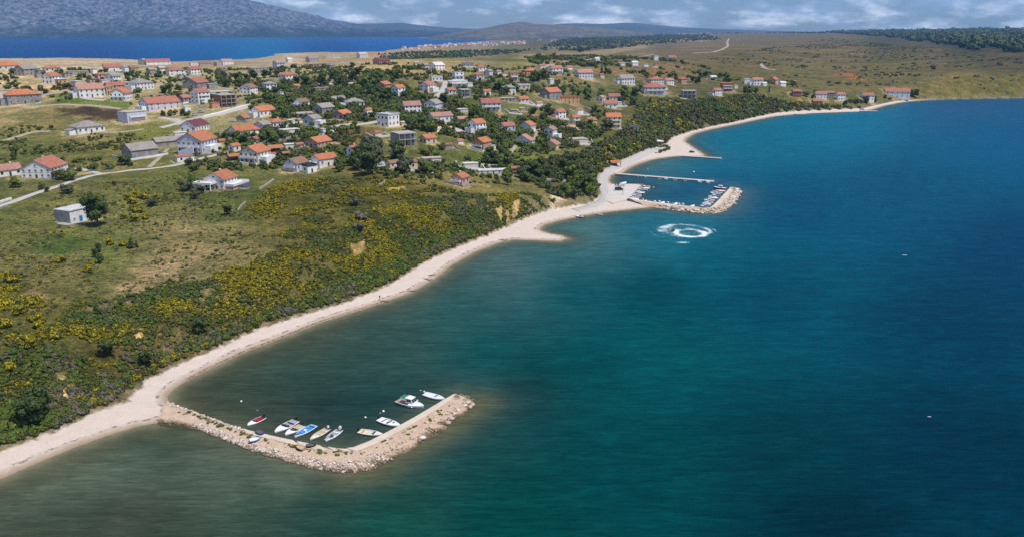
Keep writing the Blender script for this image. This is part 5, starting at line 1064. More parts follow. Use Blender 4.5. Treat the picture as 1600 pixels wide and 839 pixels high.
def tiny_mesh(w, d, h, wall, roof, k):
    b = MB(); b.box(-w / 2, w / 2, -d / 2, d / 2, -2, h, 0)
    for s in (1, -1):
        t = [(s * w / 2, -d / 2, h), (s * w / 2, d / 2, h), (s * w / 2, 0, h + d * .2)]; b.face(t if s > 0 else t[::-1], 0)
    g = gable_roof(w, d, h, d * .2, .5); i = len(b.v); b.v += g.v; b.f += [tuple(i + q for q in f) for f in g.f]; b.m += [1] * len(g.f)
    b.box(-w * .3, -w * .1, -d / 2 - .05, -d / 2 + .01, 1, 2.4, 2); b.box(w * .1, w * .3, -d / 2 - .05, -d / 2 + .01, 1, 2.4, 2)
    return b.mesh('distant_house_%d' % k, [wall, roof, GLASS])
def build_towns():
    T = [tiny_mesh(13, 10, 6, WM['W'], RM['p'], 0), tiny_mesh(15, 10, 5, WM['E'], RM['o'], 1), tiny_mesh(12, 11, 8, WM['W'], RM['r'], 2), tiny_mesh(16, 11, 6, WM['P'], RM['p'], 3), tiny_mesh(14, 11, 6, WM['W'], RM['w'], 4)]
    g = random.Random(4)
    def town(n_, pick, label, group, far=None, sc_=(.8, 1.3), single=999):
        pts = []; rows = []; tries = 0
        while len(pts) < n_ and tries < 4000:
            tries += 1; px, py = pick(g); az, t = ray(px, py)
            if far: r = far(py); X, Y = r * math.sin(az), r * math.cos(az); Z = max(2.0, CAMH + r * t)
            else:
                X, Y, Z, D = hit(px, py)
                if gat(TBAY, X, Y) < 6: continue
            if any((X - u[0]) ** 2 + (Y - u[1]) ** 2 < 15 ** 2 for u in pts): continue
            pts.append((X, Y)); rows.append((math.hypot(X, Y), X, Y, Z, g.randrange(len(T)), g.uniform(0, 3.14), g.uniform(*sc_)))
        rows.sort(); b = MB(); mats = []
        for i, (_, X, Y, Z, k, rz, s) in enumerate(rows):
            if i < single:
                o = link('distant_house', T[k], None, (X, Y, Z), rz); o.scale = (s, s, s); tag(o, label, 'house', group); continue
            me = T[k]; j = len(b.v); c_, s_ = math.cos(rz) * s, math.sin(rz) * s
            b.v += [(X + q.co.x * c_ - q.co.y * s_, Y + q.co.x * s_ + q.co.y * c_, Z + q.co.z * s) for q in me.vertices]
            for f in me.polygons:
                mt = me.materials[f.material_index]
                if mt not in mats: mats.append(mt)
                b.f.append(tuple(j + v for v in f.vertices)); b.m.append(mats.index(mt))
        if b.v: tag(b.build('far_settlement', mats), kind='stuff')
    def p1(g):
        u = g.random(); x = 628 + 192 * u; c = 76.5 - 8.5 * u ** .8; return x, c + g.uniform(-2.6, 2.6) * (1 - .35 * u)
    town(150, p1, 'distant red-roofed house of the town on the far headland', 'houses of the distant headland town', single=55)
    town(34, lambda g: (g.uniform(1060, 1112), g.uniform(49, 57)), 'distant pale house of the hilltop hamlet on the horizon', 'houses of the hilltop hamlet', None, (.7, 1.0))
    town(14, lambda g: (g.uniform(820, 905), g.uniform(62, 66)) if g.random() < .4 else (g.uniform(888, 898), g.uniform(40, 46)), 'distant white house in the dark scrubland behind the town', 'scattered houses in the dark scrubland', None, (.7, 1.1))
    town(90, lambda g: (max(-20, min(355, g.gauss(185, 60))) if g.random() < .6 else g.uniform(0, 360), 57.2 - abs(g.gauss(0, 1.6))), 'tiny pale house of the village under the mountain across the bay', 'houses of the village across the bay', lambda py: 10800 + (57.2 - py) * 260, (1.2, 2.0), 0)

# ------------------------------------------------------------------ roads and paved ground
ROADM = NT('pale_concrete_road'); _v = ROADM.noise(0.25, 6, 0.65); ROADM = ROADM.set(ROADM.mix(_v, (0.33, 0.305, 0.275), (0.52, 0.485, 0.445)), 0.9, 0.15)
TRACKM = NT('dirt_track'); _v = TRACKM.noise(0.35, 6, 0.65); TRACKM = TRACKM.set(TRACKM.mix(_v, (0.24, 0.19, 0.125), (0.46, 0.39, 0.30)), 0.95, 0.1)
APRONM = NT('harbour_concrete'); _v = APRONM.noise(0.12, 6, 0.65); APRONM = APRONM.set(APRONM.mix(_v, (0.44, 0.39, 0.35), (0.62, 0.56, 0.51)), 0.9, 0.15)
def road(name, pts_px, width, mat, lift=0.14):
    C_ = [hit(*p)[:2] for p in pts_px]; P = []
    for (ax, ay), (bx, by) in zip(C_, C_[1:]):
        n_ = max(1, int(math.hypot(bx - ax, by - ay) / 2.5))
        P += [(ax + (bx - ax) * k / n_, ay + (by - ay) * k / n_) for k in range(n_)]
    P.append(C_[-1]); P = np.array(P)
    for _ in range(6): P[1:-1] = 0.5 * P[1:-1] + 0.25 * (P[:-2] + P[2:])
    T = np.gradient(P, axis=0); T /= np.linalg.norm(T, axis=1)[:, None] + 1e-9; N_ = np.stack([-T[:, 1], T[:, 0]], 1)
    wv = width * (1 + 0.22 * (vnoise(P[:, 0] / 6, P[:, 1] / 6, 4) - .5)); V = []; cols = (-.5, -.17, .17, .5)
    for k in range(len(P)):
        for c in cols:
            q = P[k] + N_[k] * wv[k] * c; V.append((q[0], q[1], zat(*q) + lift))
    for k in range(len(P)):
        for c in (-.5, .5): q = P[k] + N_[k] * (wv[k] * c + (0.25 if c > 0 else -0.25)); V.append((q[0], q[1], zat(*q) - 0.35))
    F = []; m = len(P) * 4
    for k in range(len(P) - 1):
        for c in range(3): F.append((4 * k + c, 4 * k + 4 + c, 4 * k + 5 + c, 4 * k + 1 + c))
        F.append((4 * k, m + 2 * k, m + 2 * k + 2, 4 * k + 4)); F.append((4 * k + 3, 4 * k + 7, m + 2 * k + 3, m + 2 * k + 1))
    me = np_mesh(name, np.array(V), F, mat, False); tag(link(name, me), kind='structure'); ROADS.append(([tuple(p) for p in P[::3]] + [tuple(P[-1])], width * .5))
road('lane', [(-40, 336), (0, 322), (50, 304), (100, 288), (150, 273), (190, 268), (240, 263.5), (290, 255), (335, 243), (365, 236)], 3.2, ROADM)
road('lane', [(157, 272), (140, 268), (120, 263)], 3.0, ROADM)
road('street', [(284, 192), (300, 187), (330, 181), (360, 174), (392, 166.5)], 9.0, ROADM)
road('street', [(250, 200), (284, 192), (270, 186)], 5.0, ROADM)
road('lane', [(250, 184), (272, 188), (288, 197)], 4.0, ROADM)
road('lane', [(30, 166), (60, 167), (90, 163.5), (130, 165), (190, 171)], 4.0, TRACKM)
road('lane', [(60, 163), (58, 153), (70, 148), (95, 144.5), (110, 144)], 4.5, TRACKM)
road('lane', [(110, 144), (118, 149), (140, 156), (165, 157)], 5.5, ROADM)
road('lane', [(484, 133.2), (520, 131.5), (552, 130)], 6.0, ROADM)
road('lane', [(245, 133), (290, 132), (310, 134), (345, 138), (385, 140)], 6.0, TRACKM)
road('lane', [(681, 153), (690, 144), (695, 135), (696, 127)], 5.0, ROADM)
road('lane', [(513, 201), (530, 196), (550, 194)], 3.5, ROADM)
road('track', [(232, 262), (246, 250), (255, 240), (262, 233)], 2.4, TRACKM)
road('track', [(0, 222), (30, 213), (60, 204), (80, 206)], 3.0, TRACKM)
road('track', [(150, 206), (180, 208), (225, 202)], 2.5, TRACKM)
road('road', [(1139, 61), (1136, 66), (1137, 73), (1128, 78), (1114, 82), (1080, 84)], 10, TRACKM, 0.5)
road('road', [(1020, 86), (970, 88), (930, 92), (890, 97), (840, 105)], 8, TRACKM, 0.35)
road('track', [(1188, 100), (1192, 106), (1200, 109), (1212, 110)], 7, TRACKM, 0.35)
road('lane', [(826, 226), (838, 218), (842, 205), (850, 200)], 4.0, TRACKM)
road('lane', [(1034, 232), (1018, 236), (1004, 243), (988, 250), (970, 258), (952, 267), (942, 276), (940, 290), (948, 302), (944, 313), (930, 322), (900, 329)], 6.0, ROADM, 0.16)
road('lane', [(1060, 153), (1080, 157), (1100, 161), (1110, 160)], 5.0, TRACKM)
road('lane', [(600, 189), (570, 194), (540, 196)], 5.0, ROADM)
road('lane', [(688, 205), (700, 199), (722, 206)], 7.0, ROADM)
road('track', [(793, 243), (800, 235), (806, 228)], 2.5, TRACKM)
def slab(name, px, z0, z1, mat, kind='structure'):
    P = [flat(p[0], p[1], z1) for p in px]; b = MB(); b.prism(P, z0, z1); return tag(b.build(name, mat), kind=kind)
slab('harbour_apron', [(979, 312), (1003, 288), (961, 287.5), (950, 290), (948, 302), (945, 313), (958, 318)], -2.5, 1.15, APRONM)

build_houses(); build_towns()
# trodden yards of pale earth and concrete round the houses
for fx, fy, fr in FOOT:
    rr_ = fr * 1.7; ix = np.nonzero((TX > fx - rr_ * 1.6) & (TX < fx + rr_ * 1.6) & (TY > fy - rr_ * 1.6) & (TY < fy + rr_ * 1.6)); x, y = TX[ix], TY[ix]
    d = np.hypot(x - fx, y - fy) / rr_ + 1.1 * (fbm(x / 8, y / 8, 41, 3) - .5); w = (np.clip((1.0 - d) / .25, 0, 1) * (.4 + .4 * hash2(np.array([int(fx)]), np.array([int(fy)]), 3)[0]))[:, None]
    GCOL[ix] = GCOL[ix] * (1 - w) + lin((178, 162, 138)) * w
make_terrain()
# ------------------------------------------------------------------ walls
def wall(pts_px, h, th, mat, label, name='garden_wall'):
    P = [hit(*p) for p in pts_px]; b = MB()
    for (ax, ay, az_, _), (bx, by, bz_, _) in zip(P, P[1:]):
        n_ = max(1, int(math.hypot(bx - ax, by - ay) / 4)); L = math.hypot(bx - ax, by - ay); tx, ty = (bx - ax) / L, (by - ay) / L
        for k in range(n_):
            x0, y0 = ax + (bx - ax) * k / n_, ay + (by - ay) * k / n_; x1, y1 = ax + (bx - ax) * (k + 1) / n_, ay + (by - ay) * (k + 1) / n_
            z0, z1 = zat(x0, y0), zat(x1, y1); nx, ny = -ty * th / 2, tx * th / 2; i = len(b.v)
            b.v += [(x0 + nx, y0 + ny, z0 - 1), (x1 + nx, y1 + ny, z1 - 1), (x1 - nx, y1 - ny, z1 - 1), (x0 - nx, y0 - ny, z0 - 1), (x0 + nx, y0 + ny, z0 + h), (x1 + nx, y1 + ny, z1 + h), (x1 - nx, y1 - ny, z1 + h), (x0 - nx, y0 - ny, z0 + h)]
            for q in ((0, 1, 2, 3), (7, 6, 5, 4), (4, 5, 1, 0), (5, 6, 2, 1), (6, 7, 3, 2), (7, 4, 0, 3)): b.f.append(tuple(i + u for u in q)[::-1]); b.m.append(0)
    tag(b.build(name, mat), label, 'wall', 'walls of the village', 'thing')
wall([(262, 117), (280, 121), (298, 122)], 1.6, .3, WM['W'], 'white garden wall under the pinkish hipped-roof house')
wall([(592, 292), (600, 288), (602, 285)], 1.2, .5, WM['S'], 'short dry-stone wall in the middle of the broom plateau', 'stone_wall')
wall([(406, 297), (420, 288), (428, 282)], .9, .6, WM['S'], 'stone wall climbing to the white terrace houses', 'stone_wall')
wall([(434, 222), (452, 218), (465, 215)], 1.6, .4, WM['S'], 'stone terrace wall beside the round green trees', 'stone_wall')
wall([(515, 208), (530, 203), (546, 200)], 1.4, .4, WM['E'], 'pale wall along the lane in the middle gardens')
wall([(770, 208), (785, 210), (800, 211)], 1.2, .4, WM['T'], 'terracotta wall behind the vegetable plot')
wall([(318, 183), (340, 178), (362, 172), (391, 164)], 1.0, .3, WM['W'], 'long white kerb wall along the pale street')
wall([(908, 217), (920, 212), (926, 226)], 1.4, .4, WM['E'], 'angled pale wall beside the roofless building site')
wall([(0, 318), (8, 315), (18, 312)], 1.0, .4, WM['W'], 'white wall end beside the lane at the left frame edge')
wall([(0, 327), (14, 322)], .8, .3, CONC, 'low concrete edge under the lane at the left frame edge')
wall([(843, 281), (862, 283), (884, 285)], 1.2, .4, WM['E'], 'pale retaining wall among the harbour trees')
wall([(738, 262), (756, 259), (778, 261)], 1.2, .4, WM['E'], 'pale stone wall behind the pink house')
wall([(372, 330), (378, 322), (384, 317)], .7, .5, WM['S'], 'thin stone wall running down from the white villa', 'stone_wall')

# low yard walls along two sides of some houses
for i, (hpx, hpy, o) in enumerate(HOUSES):
    lb = o['label']; nwd = len(lb.split())
    if nwd > 10 or hpx > 1110 or i % 2: continue
    fr = max(q.co.x for q in o.children[0].data.vertices) + 3.2; c_, s_ = math.cos(o.rotation_euler.z), math.sin(o.rotation_euler.z); P = []
    fy = max(q.co.y for q in o.children[0].data.vertices) + 3.4
    for lx, ly in ((-fr, fy), (-fr, -fy), (fr, -fy), (fr, fy * .4)): P.append((o.location.x + c_ * lx - s_ * ly, o.location.y + s_ * lx + c_ * ly))
    if min(gat(TVEG, *q) for q in P) < 4: continue
    b = MB()
    for (ax, ay), (bx, by) in zip(P, P[1:]):
        n_ = max(1, int(math.hypot(bx - ax, by - ay) / 4)); L_ = math.hypot(bx - ax, by - ay); nx, ny = -(by - ay) / L_ * .13, (bx - ax) / L_ * .13
        for k in range(n_):
            x0, y0, x1, y1 = ax + (bx - ax) * k / n_, ay + (by - ay) * k / n_, ax + (bx - ax) * (k + 1) / n_, ay + (by - ay) * (k + 1) / n_; z0, z1 = zat(x0, y0), zat(x1, y1); j = len(b.v)
            b.v += [(x0 + nx, y0 + ny, z0 - 1), (x1 + nx, y1 + ny, z1 - 1), (x1 - nx, y1 - ny, z1 - 1), (x0 - nx, y0 - ny, z0 - 1), (x0 + nx, y0 + ny, z0 + 1.1), (x1 + nx, y1 + ny, z1 + 1.1), (x1 - nx, y1 - ny, z1 + 1.1), (x0 - nx, y0 - ny, z0 + 1.1)]
            for q in ((0, 1, 2, 3), (7, 6, 5, 4), (4, 5, 1, 0), (5, 6, 2, 1), (6, 7, 3, 2), (7, 4, 0, 3)): b.f.append(tuple(j + u for u in q)[::-1]); b.m.append(0)
    tag(b.build('garden_wall', WM['WESE'[i % 4]]), 'low yard wall before the ' + lb, 'wall', 'walls of the village', 'thing')
# ------------------------------------------------------------------ trees
X, Y, Z, D = hit(153, 353); tree(X, Y, 13.5, 'poplar', 'tall lone dark tree with visible trunk right of the flat white hut', wide=.95)
X, Y, Z, D = hit(57, 662); tree(X, Y, 9.2, 'big', 'big round dark green tree just above the near beach at lower left', wide=1.0)
one = [(312, 520, 5.0, 'dark', 'dark rounded bush in the broom above the beach bend', 1.0), (168, 556, 4.6, 'dark', 'dark bush low on the broom slope, left of its larger twin', 1.1), (228, 572, 4.8, 'dark', 'larger dark bush low on the broom slope near the beach', 1.1),
    (205, 388, 4.2, 'cypress', 'small pointed green conifer above the bare slope', 2.2), (214, 387, 3.0, 'cypress', 'small brownish conifer next to the pointed green one', 1.8), (157, 412, 4.0, 'dark', 'dark juniper bush above the red earth gash', .7), (149, 402, 3.6, 'dark', 'small dark juniper left of the red earth gash', .7), (156, 394, 3.4, 'dark', 'upper dark juniper of the three on the bare slope', .8),
    (152, 492, 3.6, 'cypress', 'single dark conifer standing in the broom thicket', 2.4), (30, 484, 3.4, 'cypress', 'dark conifer beside the pale rubble on the far left', 2.4), (24, 250, 7.0, 'dark', 'dark tree behind the red-roofed house on the lane', .8), (25, 293, 5.0, 'bright', 'bright green tree beside the low white house on the left', 1.3), (100, 281, 6.2, 'olive', 'olive green hedge tree right of the red-roofed house', 1.2), (113, 282, 6.5, 'mid', 'leafy tree right of the olive green hedge tree', 1.2), (88, 280, 4.6, 'bright', 'clipped bright green tree beside the red-roofed porch', 1.3),
    (108, 302, 4.2, 'grey', 'grey-green bush between the lane and the hut meadow', 1.5), (145, 268, 4.8, 'mid', 'round green tree at the fork of the lane', 1.1), (195, 258, 6.0, 'dark', 'dark bush in front of the half-ruined concrete barn', 1.5), (170, 265, 3.6, 'mid', 'low green bush left of the ruined barn', 1.4), (355, 336, 4.6, 'dark', 'lone dark bush on the plateau below the white villa', 1.1), (66, 296, 4.0, 'mid', 'small round tree in the brown garden by the lane', 1.0), (74, 300, 2.6, 'olive', 'small bush in the brown garden by the lane', 1.0),
    (178, 290, 2.4, 'mid', 'small shrub between the lane and the yellow broom', 1.0), (240, 322, 4.0, 'grey', 'grey shrub right of the yellow broom cluster', 1.3), (1428, 152, 11, 'dark', 'large dark tree standing alone past the white terrace row', 1.25), (1424, 150, 8, 'mid', 'smaller tree tucked beside the large dark tree past the terrace row', 1.0), (631, 168 - 23, 9, 'mid', 'tall leafy tree above the tall white orange-roofed house', .9), (710, 165, 8, 'bright', 'yellow-green tree below the grey unfinished block', 1.1), (775, 256, 0, '', '', 1),
    (970, 118, 12, 'cypress', '', 1), (1458, 110, 9, 'dark', 'dark tree alone in the wide right-hand field', 1.3), (946, 118, 12, 'cypress', 'right one of two cypresses beside the pale lilac house', 1.1), (940, 118, 13, 'cypress', 'left one of two cypresses beside the pale lilac house', 1.1), (921, 200, 7, 'bright', 'round bush right of the cream house near the sea', 1.3), (950, 203, 9, 'olive', 'big rounded olive tree left of the tall yellow house', 1.3)]
for px, py, h, k, lb, w in one:
    if lb: X, Y, Z, D = hit(px, py); tree(X, Y, h, k, lb, wide=w)
# flowering brooms that stand apart
yel = [(200, 312, 2.6, 'left end of the yellow broom cluster above the hut tree'), (208, 318, 3.2, 'front of the yellow broom cluster above the hut tree'), (216, 309, 3.4, 'middle of the yellow broom cluster above the hut tree'), (227, 311, 3.0, 'right side of the yellow broom cluster above the hut tree'), (247, 311, 2.6, 'lone yellow broom right of the large broom cluster'), (217, 332, 2.8, 'upper broom of the second yellow cluster'), (212, 346, 2.8, 'lower broom of the second yellow cluster'), (226, 343, 2.4, 'right broom of the second yellow cluster'), (193, 342, 2.2, 'lone yellow broom right of the hut tree'),
    (174, 382, 2.4, 'yellow broom above the green conifers'), (190, 385, 2.2, 'yellow broom touching the green conifers'), (94, 410, 2.2, 'yellow broom in the grey meadow left of the junipers'), (138, 424, 2.2, 'yellow broom below the junipers'), (22, 440, 2.6, 'yellow broom at the far left above the rubble'), (6, 436, 2.6, 'yellow broom cut by the left frame edge'), (28, 490, 2.6, 'yellow broom below the left rubble'), (8, 512, 2.6, 'large yellow broom at the left frame edge'), (48, 478, 2.2, 'yellow broom right of the left rubble'), (62, 514, 2.2, 'upper broom of two on the bare left slope'), (63, 500, 2.0, 'topmost small broom on the bare left slope'), (46, 542, 2.6, 'yellow broom on the bare left slope near the thicket'), (14, 580, 2.4, 'yellow broom low on the left edge'), (83, 530, 2.2, 'small round broom between slope and thicket')]
for px, py, h, lb in yel:
    X, Y, Z, D = hit(px, py); tree(X, Y, h, 'broom', 'flowering ' + lb if not lb.startswith(('left', 'front', 'middle', 'right', 'upper', 'lower', 'lone', 'large', 'small', 'topmost')) else lb + ', in full flower', 'flowering broom bushes', 1.0, 'broom_bush', 'bush')
for px, py, h, lb in [(553, 322, 3.4, 'grey leafless thicket in the broom, topmost of three'), (566, 346, 4.0, 'largest grey leafless thicket in the broom'), (560, 362, 3.6, 'grey leafless thicket in the broom, lowest of three')]:
    X, Y, Z, D = hit(px, py); tree(X, Y, h, 'bare', lb, None, 1.2, 'thicket', 'bush')
G_ = [(545, 129, 100, 9, 34, 7, 12, ['dark', 'dark', 'mid'], 'belt of trees below the back ridge'), (585, 142, 26, 10, 10, 7, 11, ['dark', 'mid'], 'dark clump left of the ochre house'), (612, 157, 26, 6, 6, 6, 9, ['dark', 'mid'], 'clump under the ochre house'),
    (572, 256, 20, 22, 16, 8, 13, ['dark', 'dark', 'grey'], 'tall clump by the white red-roofed house'), (540, 266, 20, 7, 7, 5, 8, ['mid', 'dark'], 'clump right of the white terrace houses'), (653, 268, 30, 6, 8, 5, 8, ['mid', 'grey'], 'trees along the plateau cottages'), (625, 252, 6, 6, 2, 8, 11, ['dark'], 'pair of tall trees by the brown-roofed cottage'),
    (770, 253, 26, 7, 11, 6, 9, ['dark', 'dark', 'mid'], 'round trees below the orange-walled house'), (780, 140, 28, 10, 11, 7, 10, ['dark', 'dark', 'mid'], 'dark clump between the centre houses'), (842, 127, 20, 6, 8, 8, 11, ['dark'], 'dark pines in front of the orange hipped house'), (905, 148, 40, 9, 18, 6, 9, ['mid', 'bright', 'mid'], 'green orchard below the pale lilac house'),
    (985, 156, 20, 10, 11, 7, 11, ['dark', 'mid'], 'dark trees left of the blue glazed house'), (880, 268, 52, 16, 24, 5, 9, ['mid', 'grey', 'dark', 'olive'], 'woodland above the harbour'), (900, 300, 30, 12, 14, 5, 9, ['mid', 'bright', 'dark'], 'trees along the harbour road'), (815, 280, 40, 12, 14, 4, 7, ['mid', 'grey', 'dark'], 'trees around the long white building'),
    (305, 301, 22, 12, 12, 3.5, 6, ['mid', 'dark', 'grey'], 'bushy trees left of the white villa'), (318, 262, 26, 8, 8, 3.5, 5.5, ['grey', 'mid'], 'small trees along the lane above the villa'), (362, 132, 28, 8, 12, 6, 9, ['dark', 'mid'], 'dark trees behind the big white gabled house'), (208, 124, 16, 7, 7, 5, 8, ['dark', 'mid'], 'trees left of the white garden wall'), (262, 142, 20, 6, 6, 5, 8, ['dark', 'mid'], 'trees right of the broad grey hipped roof'),
    (272, 184, 22, 5, 7, 4, 6, ['dark', 'mid'], 'trees in front of the long blue-walled house'), (425, 217, 26, 6, 9, 6, 8, ['dark', 'mid'], 'round trees behind the small open canopies'), (375, 220, 22, 6, 6, 5, 7, ['mid', 'dark'], 'trees below the wide orange bungalow'), (650, 156, 16, 7, 6, 5, 8, ['mid'], 'green garden below the grey and red gables'), (715, 162, 24, 7, 7, 5, 8, ['mid', 'dark'], 'garden below the unfinished block'),
    (660, 203, 26, 8, 9, 5, 9, ['dark', 'mid'], 'trees right of the apartment block'), (850, 183, 34, 10, 14, 5, 8, ['mid', 'mid', 'dark'], 'green gardens between the beige and ochre houses'), (935, 184, 16, 8, 7, 5, 8, ['dark', 'mid'], 'trees left of the crimson-roofed house'), (1090, 128, 55, 7, 13, 6, 10, ['dark', 'mid'], 'dark trees behind the blue glazed house'), (1165, 145, 38, 4, 9, 6, 9, ['dark', 'cypress', 'mid'], 'trees between brick house and right slope'),
    (1340, 163, 36, 4, 11, 5, 8, ['dark', 'mid', 'grey'], 'trees along the far beach'), (1378, 158, 14, 5, 5, 5, 8, ['dark', 'mid'], 'trees left of the white terrace row'), (1262, 152, 14, 4, 4, 5, 8, ['dark', 'mid'], 'trees beside the brown red-roofed house'), (1237, 138, 6, 4, 3, 6, 8, ['dark'], 'dark trees right of the salmon gable'), (447, 143, 24, 9, 8, 5, 8, ['dark', 'mid'], 'trees around the grey pyramid roof'), (400, 126, 20, 6, 6, 6, 9, ['dark'], 'dark trees under the grey stone block'),
    (18, 139, 16, 4, 4, 4, 6, ['mid', 'dark'], 'bushes on the rubble at the far left'), (125, 124, 12, 4, 3, 4, 6, ['mid'], 'bushes beside the roofless stone barn'), (490, 220, 16, 6, 4, 4, 6, ['mid', 'olive'], 'gardens above the huge orange roof'), (680, 240, 30, 9, 7, 3, 5, ['mid', 'olive'], 'bushes behind the cream outbuilding')]
for g_ in G_: grove(*g_)

# ------------------------------------------------------------------ scrub, broom thicket, hedges
BROOMY = {'broom': 6.5, 'olive': 2.2, 'mid': 2.0, 'bright': .8, 'dark': .4, 'bare': .9, 'grey': .8, 'dry': .5}
scrub('broom_thicket', [(0, 560), (60, 520), (120, 475), (250, 452), (380, 428), (440, 405), (520, 375), (560, 330), (700, 308), (815, 302), (862, 320), (830, 342), (760, 371), (680, 404), (620, 441), (545, 472), (450, 500), (340, 546), (235, 593), (150, 645), (60, 687), (0, 708)], 11500, BROOMY, .38, 1.0, .75, 9, .34)
scrub('bank_shrubs', [(0, 620), (90, 600), (200, 590), (330, 520), (450, 470), (590, 430), (680, 385), (780, 340), (862, 320), (837, 338), (760, 371), (680, 404), (620, 441), (545, 472), (450, 500), (340, 546), (235, 593), (150, 645), (60, 687), (0, 708)], 2600, {'mid': 3, 'dark': 1.6, 'olive': 3, 'bare': 1.6, 'grey': 1.4, 'broom': 1.4, 'dry': 1}, .5, 1.35, .6, 10, .38)
scrub('broom_thicket', [(380, 330), (430, 290), (500, 278), (640, 284), (760, 310), (640, 312), (520, 325), (440, 345)], 1500, {'broom': 5, 'olive': 2, 'mid': 1.5, 'dry': 1}, .5, 1.1, .8, 12, .44)
scrub('broom_thicket', [(140, 480), (260, 440), (390, 400), (450, 345), (560, 325), (600, 345), (520, 385), (440, 410), (380, 432), (250, 455)], 1500, {'broom': 4, 'olive': 2.5, 'mid': 1.5, 'dry': 2}, .4, 1.0, .8, 13, .46)
scrub('broom_thicket', [(0, 425), (60, 440), (80, 480), (60, 520), (0, 560)], 260, {'broom': 5, 'olive': 2, 'mid': 1}, .6, 1.3, .8, 8, .5)
scrub('meadow_shrubs', [(0, 345), (130, 290), (300, 270), (390, 310), (520, 330), (440, 400), (250, 450), (100, 470), (0, 540)], 5200, {'olive': 3, 'mid': 1.6, 'dry': 6, 'grey': 1.6, 'broom': 1.2, 'dark': .6, 'bare': .8}, .22, .75, .6, 14, .40)
scrub('meadow_shrubs', [(0, 190), (120, 195), (260, 215), (210, 260), (100, 275), (0, 262)], 500, {'olive': 3, 'mid': 2, 'dark': 1, 'dry': 2}, .5, 1.6, .8, 16, .52)
scrub('wooded_bank', [(940, 225), (985, 200), (1000, 165), (1080, 158), (1180, 150), (1290, 164), (1345, 170), (1300, 172), (1180, 184), (1080, 206), (1048, 217), (1020, 232), (985, 250), (940, 268), (910, 250)], 2600, {'mid': 3, 'dark': 1.2, 'grey': 2, 'olive': 3, 'bright': 1.4, 'broom': 1.4, 'bare': 1}, 1.6, 3.6, .3, 18, .3)
scrub('wooded_bank', [(855, 250), (920, 236), (985, 250), (940, 268), (930, 310), (890, 320), (862, 320), (840, 290), (800, 262)], 520, {'mid': 3, 'dark': 2, 'grey': 2.4, 'olive': 2}, 1.2, 2.6, .3, 14, .35)
scrub('village_greenery', [(280, 225), (440, 190), (560, 190), (560, 260), (470, 262), (330, 270)], 700, {'mid': 3, 'dark': 1.6, 'olive': 2, 'grey': 1, 'bright': 1}, .9, 2.4, .5, 14, .42)
scrub('village_greenery', [(400, 130), (560, 140), (700, 160), (780, 185), (960, 200), (900, 230), (800, 240), (560, 190), (430, 185)], 3000, {'mid': 3.4, 'dark': 1.4, 'olive': 2, 'grey': 1, 'bright': 1.4}, 1.0, 3.7, .6, 16, .38)
scrub('village_greenery', [(560, 230), (600, 250), (720, 255), (860, 235), (850, 285), (700, 290), (580, 280)], 420, {'mid': 3, 'dark': 1.6, 'olive': 2, 'grey': 1}, .8, 2.0, .6, 16, .45)
scrub('village_greenery', [(0, 112), (400, 108), (640, 100), (830, 105), (940, 130), (780, 160), (400, 175), (250, 165), (0, 165)], 1700, {'mid': 2.4, 'dark': 2, 'olive': 2, 'grey': 1, 'bare': 1}, 1.1, 3.0, .7, 22, .48)
scrub('ridge_woods', [(590, 86), (640, 82.5), (760, 80), (830, 79), (810, 83), (740, 90), (650, 95)], 900, {'dark': 3, 'mid': 1, 'olive': 1}, 3, 5.5, .3, 30, .3)
scrub('ridge_woods', [(820, 90), (960, 88), (1100, 105), (1240, 135), (1120, 128), (940, 115), (830, 102)], 750, {'dark': 2, 'mid': 2, 'olive': 2, 'grey': 1}, 2, 4.5, .8, 40, .52)
scrub('field_shrubs', [(1100, 90), (1300, 60), (1600, 92), (1600, 140), (1440, 150), (1250, 140)], 1300, {'dark': 1, 'olive': 4, 'mid': 1, 'bare': 1, 'grey': 1}, 1.5, 4.0, .9, 60, .56, .8)
scrub('field_shrubs', [(830, 78), (900, 56), (1100, 48), (1130, 62), (1000, 72), (900, 84)], 2200, {'dark': 3, 'olive': 2, 'mid': 1}, 5, 10, .5, 160, .4)
scrub('far_forest', [(1290, 51), (1380, 46), (1460, 42.5), (1600, 47.5), (1700, 48), (1700, 86), (1600, 86), (1520, 80), (1450, 68), (1380, 58)], 3000, {'dark': 4, 'mid': 1.2}, 10, 17, .2, 160, .3)
scrub('far_forest', [(1090, 46.5), (1200, 48.5), (1290, 50), (1290, 53), (1180, 52), (1090, 50)], 160, {'dark': 3, 'mid': 1}, 6, 10, .3, 160, .3)
scrub('bank_shrubs', [(0, 640), (50, 625), (70, 650), (110, 640), (80, 668), (0, 700)], 420, {'bright': 3, 'mid': 2}, .6, 1.5, .2, 9, .3)
scrub('bank_shrubs', [(300, 545), (400, 500), (540, 440), (620, 400), (700, 360), (770, 345), (740, 375), (650, 420), (545, 470), (450, 497), (340, 543)], 900, {'bright': 2, 'mid': 3, 'olive': 1}, .5, 1.3, .5, 9, .42)
scrub('broom_thicket', [(-230, 600), (-120, 560), (0, 520), (0, 700), (-100, 742), (-220, 775)], 1100, BROOMY, .4, 1.1, .75, 9, .36)
scrub('meadow_shrubs', [(-230, 300), (0, 330), (0, 520), (-230, 560)], 900, {'olive': 3, 'mid': 2, 'dry': 4, 'grey': 1, 'broom': 1}, .3, .9, .6, 14, .42)
scrub('apron_weeds', [(1000, 233), (1040, 226), (1050, 234), (1030, 240), (1005, 242)], 60, {'mid': 2, 'olive': 1}, .6, 1.2, 0, minveg=-40)
scrub('shore_reeds', [(1245, 172), (1320, 169), (1345, 170), (1300, 172.2), (1250, 174)], 160, {'grey': 3, 'mid': 1}, 2, 3.5, .2, 18, .2)
build_scrub()
